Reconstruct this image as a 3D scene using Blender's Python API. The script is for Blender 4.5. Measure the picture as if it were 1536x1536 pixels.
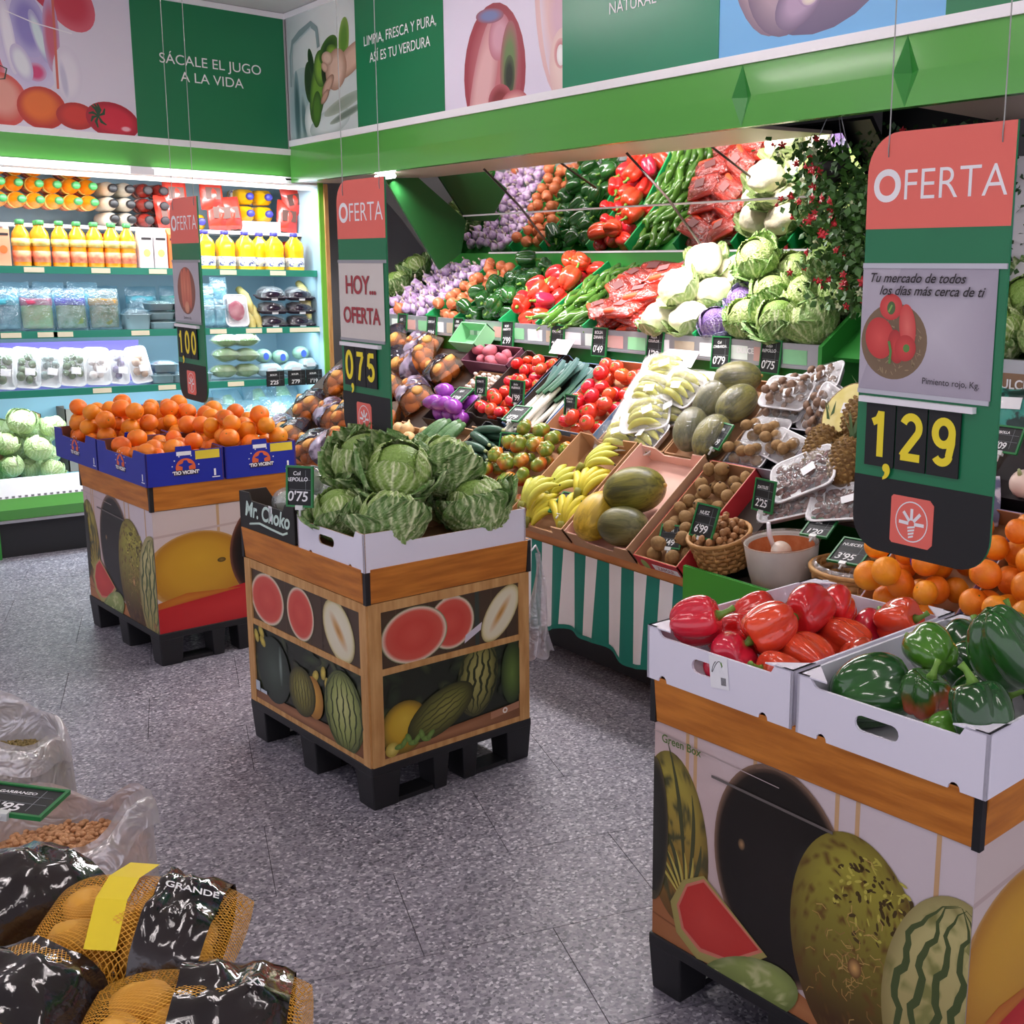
import bpy, math, random
import numpy as np
from mathutils import Vector, Matrix, Euler, noise

for o in list(bpy.data.objects): bpy.data.objects.remove(o)
SC = bpy.context.scene
COL = SC.collection
PI = math.pi
random.seed(7)
RND = random.Random(11)

# ------------------------------------------------------------ camera
cam = bpy.data.cameras.new('camera'); cam_o = bpy.data.objects.new('camera', cam); COL.objects.link(cam_o)
cam.sensor_width = 36; cam.lens = 1706 / 1536 * 36
cam.shift_x = (768 - 1005) / 1536; cam.shift_y = (729 - 768) / 1536
cam.clip_start = .05; cam.clip_end = 60
pit, rol, yaw = math.radians(10.43), math.radians(.89), math.radians(-41.2)
cp, sp, cr, sr = math.cos(pit), math.sin(pit), math.cos(rol), math.sin(rol)
RRm = np.array([[cr, -sr, 0], [sr, cr, 0], [0, 0, 1]]) @ np.array([[1, 0, 0], [0, cp, -sp], [0, sp, cp]])
L2W = np.array([[math.cos(yaw), 0, -math.sin(yaw)], [math.sin(yaw), 0, math.cos(yaw)], [0, -1, 0]])
Wm = L2W @ RRm.T
mw = Matrix.Identity(4)
for i in range(3):
    mw[i][0] = Wm[i, 0]; mw[i][1] = -Wm[i, 1]; mw[i][2] = -Wm[i, 2]
mw[2][3] = 1.6
cam_o.matrix_world = mw
SC.camera = cam_o
# ------------------------------------------------------------ world, exposure
SC.view_settings.view_transform = 'Standard'; SC.view_settings.look = 'None'
SC.view_settings.exposure = 0.45; SC.view_settings.gamma = 1; SC.view_settings.use_curve_mapping = False
wd = bpy.data.worlds.new('store_ambient'); SC.world = wd; wd.use_nodes = True
wd.node_tree.nodes['Background'].inputs[0].default_value = (.86, .82, .95, 1)
wd.node_tree.nodes['Background'].inputs[1].default_value = .85
SC.cycles.max_bounces = 6; SC.cycles.diffuse_bounces = 3; SC.cycles.glossy_bounces = 3; SC.cycles.transmission_bounces = 4; SC.cycles.transparent_max_bounces = 8
CEIL_LIGHT = 13.0
STAND_LIGHT = 12.0
FRIDGE_LIGHT = 7.0

def area_light(name, loc, rot, sx, sy, power, col=(1, 1, 1), parent=None):
    l = bpy.data.lights.new(name, 'AREA'); l.shape = 'RECTANGLE'; l.size = sx; l.size_y = sy; l.energy = power; l.color = col
    o = bpy.data.objects.new(name, l); COL.objects.link(o); o.location = loc; o.rotation_euler = rot
    if parent: o.parent = parent
    return o

# ------------------------------------------------------------ helpers: colour and materials
def lin(c):
    if isinstance(c, str):
        c = c.lstrip('#'); c = c if len(c) == 6 else ''.join(q * 2 for q in c); c = [int(c[i:i + 2], 16) / 255 for i in (0, 2, 4)]
    return tuple((v / 12.92 if v <= .04045 else ((v + .055) / 1.055) ** 2.4) for v in c)
MATS = {}
def mat(name, col='#808080', rough=.5, col2=None, nscale=8, bump=0, bscale=60, var=0, hvar=0, metal=0, spec=.5, coat=0,
        emit=0, attr=False, sss=0, sharp=(.35, .65), stretch=None, trans=0):
    if name in MATS: return MATS[name]
    m = bpy.data.materials.new(name); m.use_nodes = True; MATS[name] = m
    nt = m.node_tree; N = nt.nodes; L = nt.links; b = N['Principled BSDF']
    b.inputs['Roughness'].default_value = rough; b.inputs['Metallic'].default_value = metal
    b.inputs['Specular IOR Level'].default_value = spec
    if coat: b.inputs['Coat Weight'].default_value = coat; b.inputs['Coat Roughness'].default_value = .08
    if sss: b.inputs['Subsurface Weight'].default_value = sss; b.inputs['Subsurface Radius'].default_value = (.02, .012, .008)
    if trans: b.inputs['Transmission Weight'].default_value = trans
    tc = N.new('ShaderNodeTexCoord'); src = tc.outputs['Object']
    if stretch:
        mp = N.new('ShaderNodeMapping'); mp.inputs['Scale'].default_value = stretch; L.new(src, mp.inputs[0]); src = mp.outputs[0]
    out = None
    if attr:
        a = N.new('ShaderNodeAttribute'); a.attribute_name = 'Col'; out = a.outputs['Color']
    elif col2:
        n = N.new('ShaderNodeTexNoise'); n.inputs['Scale'].default_value = nscale; n.inputs['Detail'].default_value = 4
        L.new(src, n.inputs['Vector'])
        r = N.new('ShaderNodeValToRGB'); r.color_ramp.elements[0].position = sharp[0]; r.color_ramp.elements[1].position = sharp[1]
        r.color_ramp.elements[0].color = (*lin(col), 1); r.color_ramp.elements[1].color = (*lin(col2), 1)
        L.new(n.outputs['Fac'], r.inputs[0]); out = r.outputs[0]
    if var or hvar:
        oi = N.new('ShaderNodeObjectInfo'); h = N.new('ShaderNodeHueSaturation')
        if var:
            mr = N.new('ShaderNodeMapRange'); mr.inputs[3].default_value = 1 - var; mr.inputs[4].default_value = 1 + var
            L.new(oi.outputs['Random'], mr.inputs[0]); L.new(mr.outputs[0], h.inputs['Value'])
        if hvar:
            m2 = N.new('ShaderNodeMath'); m2.operation = 'FRACT'; m3 = N.new('ShaderNodeMath'); m3.operation = 'MULTIPLY'; m3.inputs[1].default_value = 7.31
            L.new(oi.outputs['Random'], m3.inputs[0]); L.new(m3.outputs[0], m2.inputs[0])
            mr = N.new('ShaderNodeMapRange'); mr.inputs[3].default_value = .5 - hvar; mr.inputs[4].default_value = .5 + hvar
            L.new(m2.outputs[0], mr.inputs[0]); L.new(mr.outputs[0], h.inputs['Hue'])
        if out is not None: L.new(out, h.inputs['Color'])
        else: h.inputs['Color'].default_value = (*lin(col), 1)
        out = h.outputs[0]
    if out is not None: L.new(out, b.inputs['Base Color'])
    else: b.inputs['Base Color'].default_value = (*lin(col), 1)
    if bump:
        n = N.new('ShaderNodeTexNoise'); n.inputs['Scale'].default_value = bscale; n.inputs['Detail'].default_value = 3
        L.new(src, n.inputs['Vector'])
        bp = N.new('ShaderNodeBump'); bp.inputs['Strength'].default_value = bump; bp.inputs['Distance'].default_value = .004
        L.new(n.outputs['Fac'], bp.inputs['Height']); L.new(bp.outputs[0], b.inputs['Normal'])
    if emit:
        b.inputs['Emission Color'].default_value = (*lin(col), 1); b.inputs['Emission Strength'].default_value = emit
    return m

def film(name, fac=.2, rough=.12, tint='#ffffff', bump=.6, bscale=25):
    """thin clear wrapping film: mostly see-through with crinkled highlights"""
    if name in MATS: return MATS[name]
    m = bpy.data.materials.new(name); m.use_nodes = True; MATS[name] = m
    nt = m.node_tree; N = nt.nodes; L = nt.links; N.remove(N['Principled BSDF'])
    t = N.new('ShaderNodeBsdfTransparent'); t.inputs[0].default_value = (*[min(1, .35 + .65 * c) for c in lin(tint)], 1)
    g = N.new('ShaderNodeBsdfGlossy'); g.inputs['Roughness'].default_value = rough
    d = N.new('ShaderNodeBsdfDiffuse'); d.inputs[0].default_value = (*lin(tint), 1)
    m1 = N.new('ShaderNodeMixShader'); m1.inputs[0].default_value = .45
    L.new(g.outputs[0], m1.inputs[1]); L.new(d.outputs[0], m1.inputs[2])
    mx = N.new('ShaderNodeMixShader'); mx.inputs[0].default_value = fac
    L.new(t.outputs[0], mx.inputs[1]); L.new(m1.outputs[0], mx.inputs[2]); L.new(mx.outputs[0], N['Material Output'].inputs[0])
    n = N.new('ShaderNodeTexNoise'); n.inputs['Scale'].default_value = bscale; n.inputs['Distortion'].default_value = 2
    tc = N.new('ShaderNodeTexCoord'); L.new(tc.outputs['Object'], n.inputs['Vector'])
    bp = N.new('ShaderNodeBump'); bp.inputs['Strength'].default_value = bump; bp.inputs['Distance'].default_value = .02
    L.new(n.outputs['Fac'], bp.inputs['Height']); L.new(bp.outputs[0], g.inputs['Normal']); L.new(bp.outputs[0], d.inputs['Normal'])
    return m

# ------------------------------------------------------------ helpers: meshes
class MB:
    """collects faces for ONE mesh"""
    def __init__(s): s.v = []; s.f = []; s.mi = []; s.sm = []; s.c = []
    def add(s, vs, fs, m=0, sm=False, cols=None):
        b = len(s.v); s.v += [tuple(p) for p in vs]
        for f in fs: s.f.append(tuple(i + b for i in f)); s.mi.append(m); s.sm.append(sm)
        s.c += list(cols) if cols is not None else [(1, 1, 1)] * len(vs)
        return s
    def box(s, x0, x1, y0, y1, z0, z1, m=0, M=None):
        vs = [Vector(p) for p in ((x0, y0, z0), (x1, y0, z0), (x1, y1, z0), (x0, y1, z0), (x0, y0, z1), (x1, y0, z1), (x1, y1, z1), (x0, y1, z1))]
        if M is not None: vs = [M @ p for p in vs]
        return s.add(vs, [(0, 3, 2, 1), (4, 5, 6, 7), (0, 1, 5, 4), (1, 2, 6, 5), (2, 3, 7, 6), (3, 0, 4, 7)], m)
    def prism(s, pts, z0, z1, m=0, M=None, sm=False, cap=True):
        n = len(pts); vs = [Vector((x, y, z0)) for x, y in pts] + [Vector((x, y, z1)) for x, y in pts]
        if M is not None: vs = [M @ p for p in vs]
        fs = [(i, (i + 1) % n, n + (i + 1) % n, n + i) for i in range(n)]
        if cap: fs += [tuple(range(n - 1, -1, -1)), tuple(range(n, 2 * n))]
        return s.add(vs, fs, m, sm)
    def tube(s, path, rad, n=8, m=0, caps=True, sm=True, flat=1):
        path = [Vector(p) for p in path]; k = len(path)
        if not hasattr(rad, '__len__'): rad = [rad] * k
        vs = []; up = Vector((0, 0, 1))
        t0 = (path[1] - path[0]).normalized()
        if abs(t0.dot(up)) > .95: up = Vector((1, 0, 0))
        for i, p in enumerate(path):
            t = (path[min(i + 1, k - 1)] - path[max(i - 1, 0)]).normalized()
            a = up - t * up.dot(t); a = a.normalized() if a.length > 1e-6 else t.orthogonal().normalized(); b = t.cross(a); up = a
            for j in range(n):
                an = 2 * PI * j / n; vs.append(p + a * (math.cos(an) * rad[i] * flat) + b * (math.sin(an) * rad[i]))
        fs = [(i * n + j, i * n + (j + 1) % n, (i + 1) * n + (j + 1) % n, (i + 1) * n + j) for i in range(k - 1) for j in range(n)]
        if caps: fs += [tuple(range(n - 1, -1, -1)), tuple((k - 1) * n + j for j in range(n))]
        return s.add(vs, fs, m, sm)
    def lathe(s, prof, n=20, m=0, M=None, sm=True, sq=0, caps=True):
        vs = []
        for r, z in prof:
            for j in range(n):
                a = 2 * PI * j / n; c, d = math.cos(a), math.sin(a)
                k = 1
                if sq: k = 1 / ((abs(c) ** sq + abs(d) ** sq) ** (1 / sq))
                p = Vector((c * r * k, d * r * k, z)); vs.append(M @ p if M is not None else p)
        k = len(prof)
        fs = [(i * n + j, i * n + (j + 1) % n, (i + 1) * n + (j + 1) % n, (i + 1) * n + j) for i in range(k - 1) for j in range(n)]
        if caps: fs += [tuple(range(n - 1, -1, -1)), tuple((k - 1) * n + j for j in range(n))]
        return s.add(vs, fs, m, sm)
    def blob(s, fn, nu=20, nv=12, m=0, colf=None):
        """closed surface, fn(theta, phi) with phi 0 at the top pole"""
        vs = [Vector(fn(0, 1e-4))]
        for i in range(1, nv):
            for j in range(nu): vs.append(Vector(fn(2 * PI * j / nu, PI * i / nv)))
        vs.append(Vector(fn(0, PI - 1e-4)))
        fs = [(0, 1 + j, 1 + (j + 1) % nu) for j in range(nu)]
        for i in range(nv - 2):
            for j in range(nu):
                a = 1 + i * nu; b = a + nu; fs.append((a + j, b + j, b + (j + 1) % nu, a + (j + 1) % nu))
        e = len(vs) - 1; a = 1 + (nv - 2) * nu
        fs += [(e, a + (j + 1) % nu, a + j) for j in range(nu)]
        return s.add(vs, fs, m, True, [colf(p) for p in vs] if colf else None)
    def grid(s, fn, nu, nv, m=0, sm=True, colf=None):
        vs = []; cs = []
        for i in range(nu + 1):
            for j in range(nv + 1):
                vs.append(Vector(fn(i / nu, j / nv)))
                if colf: cs.append(colf(i / nu, j / nv))
        w = nv + 1
        fs = [(i * w + j, (i + 1) * w + j, (i + 1) * w + j + 1, i * w + j + 1) for i in range(nu) for j in range(nv)]
        return s.add(vs, fs, m, sm, cs if colf else None)
    def mesh(s, name, mats, attr=False):
        me = bpy.data.meshes.new(name); me.from_pydata(s.v, [], s.f)
        me.polygons.foreach_set('material_index', s.mi); me.polygons.foreach_set('use_smooth', s.sm)
        if attr:
            a = me.color_attributes.new('Col', 'FLOAT_COLOR', 'POINT')
            a.data.foreach_set('color', [q for c in s.c for q in (*c[:3], 1)])
        for m in (mats if isinstance(mats, (list, tuple)) else [mats]): me.materials.append(m)
        me.update()
        return me
    def obj(s, name, mats, parent=None, M=None, bev=0, attr=False, kind=None, label=None):
        return OB(name, s.mesh(name, mats, attr), parent, M, bev, kind, label)

def OB(name, me, parent=None, M=None, bev=0, kind=None, label=None):
    o = bpy.data.objects.new(name, me); COL.objects.link(o)
    if parent: o.parent = parent
    if M is not None: o.matrix_basis = M
    if bev:
        md = o.modifiers.new('bevel', 'BEVEL'); md.width = bev; md.segments = 2; md.limit_method = 'ANGLE'; md.angle_limit = .6
    if kind: o['kind'] = kind
    if label: o['label'] = label
    return o
def TAG(o, label, cat, group=None):
    o['label'] = label; o['category'] = cat
    if group: o['group'] = group
    return o
def EMPTY(name, label, cat, M=None, group=None):
    o = bpy.data.objects.new(name, None); o.empty_display_size = .05; COL.objects.link(o)
    if M is not None: o.matrix_basis = M
    return TAG(o, label, cat, group)
def Tr(x, y, z): return Matrix.Translation((x, y, z))
def Rx(a): return Matrix.Rotation(a, 4, 'X')
def Ry(a): return Matrix.Rotation(a, 4, 'Y')
def Rz(a): return Matrix.Rotation(a, 4, 'Z')
def Sc(x, y=None, z=None): return Matrix.Diagonal((x, y if y is not None else x, z if z is not None else x, 1))
def FR(origin, right, up):
    """frame whose x runs right, y up and z out of a face"""
    r = Vector(right).normalized(); u = Vector(up); u = (u - r * u.dot(r)).normalized(); n = r.cross(u)
    M = Matrix.Identity(4)
    for i in range(3): M[i][0], M[i][1], M[i][2], M[i][3] = r[i], u[i], n[i], origin[i]
    return M
def faceX(x, y, z): return FR((x, y, z), (0, -1, 0), (0, 0, 1))     # looks towards -X; x runs to -Y
def faceY(x, y, z): return FR((x, y, z), (1, 0, 0), (0, 0, 1))      # looks towards -Y; x runs to +X
def rotm(a, b, c): return Euler((a, b, c)).to_matrix().to_4x4()
def rnd(a, b): return RND.uniform(a, b)

PROTO = {}
def spawn(key, M, label, cat, group=None, name=None):
    """one more individual of a kind: own objects, shared mesh data"""
    nm, me, kids = PROTO[key]
    r = bpy.data.objects.new(name or nm, me); COL.objects.link(r); r.matrix_basis = M
    TAG(r, label, cat, group)
    for kn, km, kM in kids:
        k = bpy.data.objects.new(kn, km); COL.objects.link(k); k.parent = r
        if kM is not None: k.matrix_basis = kM
    return r
def drop(n, w, l, r, seed=1, tries=24, zmax=9, jit=.12, peak=0.0, cx=.5, cy=.5):
    """settle n balls in a tray w x l: each rests on the floor or on balls below"""
    R_ = random.Random(seed); out = []
    for _ in range(n):
        rr = r * R_.uniform(1 - jit, 1 + jit); best = None
        for _t in range(tries):
            x = R_.uniform(rr, max(rr, w - rr)); y = R_.uniform(rr, max(rr, l - rr)); z = rr
            for (a, b, c, q) in out:
                d2 = (a - x) ** 2 + (b - y) ** 2; s2 = (q + rr) ** 2
                if d2 < s2: z = max(z, c + math.sqrt(s2 - d2))
            k = z + peak * math.hypot(x - cx * w, y - cy * l)
            if best is None or k < best[0]: best = (k, x, y, z)
        _, x, y, z = best
        if z - rr > zmax: continue
        out.append((x, y, z, rr))
    return out

# ------------------------------------------------------------ helpers: lettering and flat print
TXT = {}
def text_mesh(s, size, weight=0, shear=0, sp=1, align='CENTER', ls=1, wx=1):
    k = (s, size, weight, shear, sp, align, ls, wx)
    if k in TXT: return TXT[k]
    c = bpy.data.curves.new('lettering', 'FONT'); c.body = s; c.size = size; c.offset = weight; c.shear = shear
    c.space_character = sp; c.align_x = align; c.align_y = 'CENTER'; c.space_line = ls; c.resolution_u = 8 if size > .05 else 4; c.fill_mode = 'FRONT'
    o = bpy.data.objects.new('lettering', c); COL.objects.link(o)
    dg = bpy.context.evaluated_depsgraph_get()
    me = bpy.data.meshes.new_from_object(o.evaluated_get(dg)); bpy.data.objects.remove(o)
    me.materials.clear()
    TXT[k] = me
    return me
def text(s, size, m, parent, M, name='lettering', **k):
    me = text_mesh(s, size, **k).copy(); me.materials.append(m)
    return OB(name, me, parent, M)
def clip(pts, w, h):
    for ax, val, sg in ((0, 0, 1), (0, w, -1), (1, 0, 1), (1, h, -1)):
        out = []
        for i in range(len(pts)):
            a, b = pts[i - 1], pts[i]; da, db = sg * (a[ax] - val), sg * (b[ax] - val)
            if (da >= 0) != (db >= 0):
                t = da / (da - db); out.append((a[0] + (b[0] - a[0]) * t, a[1] + (b[1] - a[1]) * t))
            if db >= 0: out.append(b)
        pts = out
        if not pts: return []
    return pts
STEP_Z = .00009
def mixc(a, b, t): t = min(1, max(0, t)); return tuple(a[i] * (1 - t) + b[i] * t for i in range(3))
def ramp(*st):
    st = [(p, lin(c)) for p, c in st]
    def f(t):
        if t <= st[0][0]: return st[0][1]
        for (p, c), (q, d) in zip(st[:-1], st[1:]):
            if t <= q: return mixc(c, d, (t - p) / (q - p))
        return st[-1][1]
    return f
class Print(MB):
    """flat printed picture: coloured shapes on one sheet, w x h, origin lower left"""
    def __init__(s, w, h, bg): MB.__init__(s); s.w = w; s.h = h; s.z = 0; s.poly([(0, 0), (w, 0), (w, h), (0, h)], bg)
    def poly(s, pts, col, mid=None, cen=None):
        pts = clip(list(pts), s.w, s.h)
        if len(pts) < 3: return s
        c = lin(col); c2 = lin(mid) if mid else c; n = len(pts)
        g = cen or (sum(p[0] for p in pts) / n, sum(p[1] for p in pts) / n)
        g = (min(max(g[0], 0), s.w), min(max(g[1], 0), s.h))
        vs = [(x, y, s.z) for x, y in pts] + [(g[0], g[1], s.z)]
        MB.add(s, vs, [(i, (i + 1) % n, n) for i in range(n)], 0, False, [c] * n + [c2]); s.z += STEP_Z
        return s
    def ell(s, cx, cy, rx, ry, col, mid=None, rot=0, n=36, wob=0, cen=None):
        p = []
        for i in range(n):
            a = 2 * PI * i / n; k = 1 + wob * math.sin(3 * a + cx * 9) ; x, y = rx * math.cos(a) * k, ry * math.sin(a) * k
            p.append((cx + x * math.cos(rot) - y * math.sin(rot), cy + x * math.sin(rot) + y * math.cos(rot)))
        return s.poly(p, col, mid, cen or (cx, cy))
    def soft(s, cx, cy, rx, ry, colf, rot=0, nr=10, ns=36, ox=0, oy=0):
        """ellipse whose printed colour is colf(radius 0..1, angle, x, y); ox, oy move the centre of the shading"""
        cr_, sr_ = math.cos(rot), math.sin(rot); z = s.z
        def pt(r, a):
            k = 1 - r; x, y = rx * (r * math.cos(a) + ox * k), ry * (r * math.sin(a) + oy * k); return (cx + x * cr_ - y * sr_, cy + x * sr_ + y * cr_)
        for i in range(nr):
            for j in range(ns):
                r0, r1, a0, a1 = i / nr, (i + 1) / nr, 2 * PI * j / ns, 2 * PI * (j + 1) / ns
                ps = [(r0, a0), (r1, a0), (r1, a1), (r0, a1)] if i else [(r0, a0), (r1, a0), (r1, a1)]
                xy = [pt(*q) for q in ps]
                if all(0 <= x <= s.w and 0 <= y <= s.h for x, y in xy): vs, cs = xy, [colf(q[0], q[1], *p) for q, p in zip(ps, xy)]
                else:
                    vs = clip(xy, s.w, s.h)
                    if len(vs) < 3: continue
                    c = colf((r0 + r1) / 2, (a0 + a1) / 2, *vs[0]); cs = [c] * len(vs)
                MB.add(s, [(x, y, z) for x, y in vs], [tuple(range(len(vs)))], 0, False, cs)
        s.z += STEP_Z
        return s
    def glow(s, cx, cy, rx, ry, *st, rot=0, ox=0, oy=0, nr=8, ns=28):
        f = ramp(*st); return s.soft(cx, cy, rx, ry, lambda r, a, x, y: f(r), rot, nr, ns, ox, oy)
    def line(s, pts, wd, col, taper=False):
        n = len(pts); L_ = []; R_ = []
        for i, (x, y) in enumerate(pts):
            a = pts[max(i - 1, 0)]; b = pts[min(i + 1, n - 1)]; dx, dy = b[0] - a[0], b[1] - a[1]; q = math.hypot(dx, dy) or 1
            k = wd / 2 * (math.sin(PI * (i + .35) / (n - .3)) if taper else 1)
            L_.append((x - dy / q * k, y + dx / q * k)); R_.append((x + dy / q * k, y - dx / q * k))
        z0 = s.z
        for i in range(n - 1): s.poly([R_[i], R_[i + 1], L_[i + 1], L_[i]], col); s.z = z0
        s.z += STEP_Z
        return s
    def stripes(s, cx, cy, rx, ry, rot, k, col, wd, spread=.92):
        """meridian stripes of a melon"""
        for i in range(k):
            f = (-spread + 2 * spread * i / (k - 1)); pts = []
            for j in range(25):
                t = -1 + 2 * j / 24; x = f * rx * math.sqrt(max(0, 1 - t * t)); y = t * ry * .96
                x += wd * .45 * math.sin(j * .95 + i * 2) + wd * .2 * math.sin(j * 2.3 + i)
                pts.append((cx + x * math.cos(rot) - y * math.sin(rot), cy + x * math.sin(rot) + y * math.cos(rot)))
            s.line(pts, wd, col, True)
        return s
    def specks(s, cx, cy, rx, ry, rot, k, col, a, b, seed=1):
        R_ = random.Random(seed)
        for i in range(k):
            t = R_.uniform(0, 2 * PI); q = math.sqrt(R_.random()) * .92; x, y = rx * q * math.cos(t), ry * q * math.sin(t)
            z0 = s.z; s.ell(cx + x * math.cos(rot) - y * math.sin(rot), cy + x * math.sin(rot) + y * math.cos(rot), a * R_.uniform(.4, 1.3), b * R_.uniform(.4, 1.3), col, rot=R_.uniform(0, 3), n=6); s.z = z0
        s.z += STEP_Z
        return s
    def sheet(s, name, m, parent, M): return s.obj(name, m, parent, M, attr=True)
def ellipts(cx, cy, rx, ry, n=24, a0=0, a1=2 * PI):
    return [(cx + rx * math.cos(a0 + (a1 - a0) * i / (n - 1 if a1 - a0 < 6.28 else n)), cy + ry * math.sin(a0 + (a1 - a0) * i / (n - 1 if a1 - a0 < 6.28 else n))) for i in range(n)]
# ============================================================ materials
def terrazzo():
    m = bpy.data.materials.new('speckled_floor'); m.use_nodes = True; nt = m.node_tree; N = nt.nodes; L = nt.links; b = N['Principled BSDF']
    g = N.new('ShaderNodeNewGeometry')
    v = N.new('ShaderNodeTexVoronoi'); v.inputs['Scale'].default_value = 130; L.new(g.outputs['Position'], v.inputs['Vector'])
    r = N.new('ShaderNodeValToRGB'); e = r.color_ramp.elements
    e[0].position = 0; e[0].color = (*lin('#585660'), 1); e[1].position = 1; e[1].color = (*lin('#d2cfd6'), 1)
    for p, c in ((.18, '#74717c'), (.5, '#8d8994'), (.85, '#a19da6')): q = e.new(p); q.color = (*lin(c), 1)
    s = N.new('ShaderNodeSeparateColor'); L.new(v.outputs['Color'], s.inputs[0]); L.new(s.outputs[0], r.inputs[0])
    n = N.new('ShaderNodeTexNoise'); n.inputs['Scale'].default_value = 3; n.inputs['Detail'].default_value = 5; L.new(g.outputs['Position'], n.inputs['Vector'])
    mr = N.new('ShaderNodeMapRange'); mr.inputs[1].default_value = .3; mr.inputs[2].default_value = .7; mr.inputs[3].default_value = .86; mr.inputs[4].default_value = 1.1; L.new(n.outputs['Fac'], mr.inputs[0])
    h = N.new('ShaderNodeHueSaturation'); L.new(r.outputs[0], h.inputs['Color']); L.new(mr.outputs[0], h.inputs['Value'])
    L.new(h.outputs[0], b.inputs['Base Color']); b.inputs['Roughness'].default_value = .42; b.inputs['Specular IOR Level'].default_value = .4
    MATS['floor'] = m
    return m
M_FLOOR = terrazzo()
M_JOINT = mat('floor_joint', '#3f3b44', .8)
M_WALL = mat('painted_wall', '#c9c5c6', .8)
M_CEIL = mat('ceiling_board', '#d0cdcb', .8)
M_PRINT = mat('print', attr=True, rough=.38)
M_PRINTM = mat('print_matte', attr=True, rough=.6)
M_GREEN = mat('green_lacquer', '#56a344', .22, coat=.3)
M_GREEND = mat('green_lacquer_deep', '#2f8a33', .4)
M_SIGNG = mat('sign_green', '#14794c', .4)
M_TEALG = mat('teal_rail', '#1d8a72', .4)
M_WHITE = mat('white_plastic', '#f3f1f4', .35)
M_BLACK = mat('black_plastic', '#1c1c1f', .45)
M_BLACKB = mat('black_board', '#17191b', .6)
M_INK = mat('dark_ink', '#2a2326', .6)
M_CHALK = mat('chalk_white', '#f2f2f2', .7)
M_WHITEL = mat('white_lettering', '#f6f4f6', .5)
M_YEL = mat('yellow_lettering', '#f7e32a', .5)
M_CORAL = mat('coral_board', '#f07062', .45)
M_STEEL = mat('brushed_steel', '#b9b9be', .35, metal=.7)
M_MIRROR = mat('mirror_glass', '#d6d3d0', .03, metal=1)
M_WOOD = mat('orange_wood', '#b0651e', .45, col2='#d2822f', nscale=5, stretch=(1, 1, 9), bump=.1, bscale=30)
M_PINE = mat('pine_wood', '#b9854a', .6, col2='#d2a267', nscale=6, stretch=(7, 7, 1), bump=.1, bscale=30)
M_EDGE = mat('shelf_edge_wood', '#b4703c', .5, col2='#c98a55', nscale=6, stretch=(6, 1, 6))
M_CARD = mat('brown_cardboard', '#b98a62', .8, col2='#c79a72', nscale=4)
M_CARDD = mat('dark_cardboard', '#3c3029', .8)
M_PINKP = mat('pink_paper', '#f2c0b0', .8)
M_WCRATE = mat('white_cardboard', '#e9e6f2', .55)
M_NAVY = mat('navy_cardboard', '#1b2ba0', .45)
M_CORD = mat('grey_cord', '#9a9a98', .6)
M_TUBE = mat('lamp_tube', '#fff8fc', .4, emit=STAND_LIGHT)
M_FTUBE = mat('cold_lamp_tube', '#f2f6ff', .4, emit=FRIDGE_LIGHT)
M_CTUBE = mat('ceiling_diffuser', '#fff6f4', .4, emit=CEIL_LIGHT)

# ============================================================ room
def struct(o): o['kind'] = 'structure'; return o
fl = MB().box(-3.5, 6, -3, 9, -.05, -.003).obj('floor', M_JOINT); struct(fl)
OUTER = [(-3.5, 0, -3, 9), (3.35, 6, -3, 9), (0, 3.35, -3, .7), (0, 3.35, 7.15, 9)]
b = MB()
for x0, x1, y0, y1 in OUTER: b.box(x0, x1, y0, y1, -.003, 0)
b.obj('floor_border', M_FLOOR, fl)
ta = math.radians(-17.5); tu = Vector((math.cos(ta), math.sin(ta))); tv = Vector((-math.sin(ta), math.cos(ta)))
def clip_to(pts, x0, x1, y0, y1):
    q = clip([(x - x0, y - y0) for x, y in pts], x1 - x0, y1 - y0); return [(x + x0, y + y0) for x, y in q]
for r in range(-14, 18):
    for c in range(-12, 12):
        a = c * .62 + (.31 if r % 2 == 0 else 0.01); g = .0011
        cor = [(a + g, r * .41 + g), (a + .62 - g, r * .41 + g), (a + .62 - g, r * .41 + .41 - g), (a + g, r * .41 + .41 - g)]
        pts = [(1.488 + tu.x * p + tv.x * q, 2.13 + tu.y * p + tv.y * q) for p, q in cor]
        pts = clip_to(pts, 0, 3.35, .7, 7.15)
        if len(pts) < 3: continue
        ar = abs(sum(pts[i - 1][0] * pts[i][1] - pts[i][0] * pts[i - 1][1] for i in range(len(pts)))) / 2
        if ar < .002: continue
        MB().prism(pts, -.003, 0).obj('floor_tile', M_FLOOR, fl)
struct(MB().box(-3.5, 6, 7.95, 8.05, 0, 3.2).obj('wall_back', M_WALL))
struct(MB().box(4.6, 4.7, -3, 8, 0, 3.2).obj('wall_right', M_WALL))
ce = struct(MB().box(-3.5, 6, -3, 8.05, 3.125, 3.2).obj('ceiling', M_CEIL))
k = 0
for x in (.25, 1.95):
    for y in (-1.2, .9, 3.0, 5.1):
        k += 1
        o = EMPTY('ceiling_lamp', 'long fluorescent ceiling lamp above the shop aisle', 'ceiling lamp', Tr(x, y, 3.125), 'ceiling lamps above the aisle')
        MB().box(-.1, .1, -.65, .65, -.05, 0).obj('housing', M_WHITE, o)
        for s in (-.05, .05):
            MB().tube([(s, -.6, -.07), (s, .6, -.07)], .016, 10).obj('tube', M_CTUBE, o)

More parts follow.
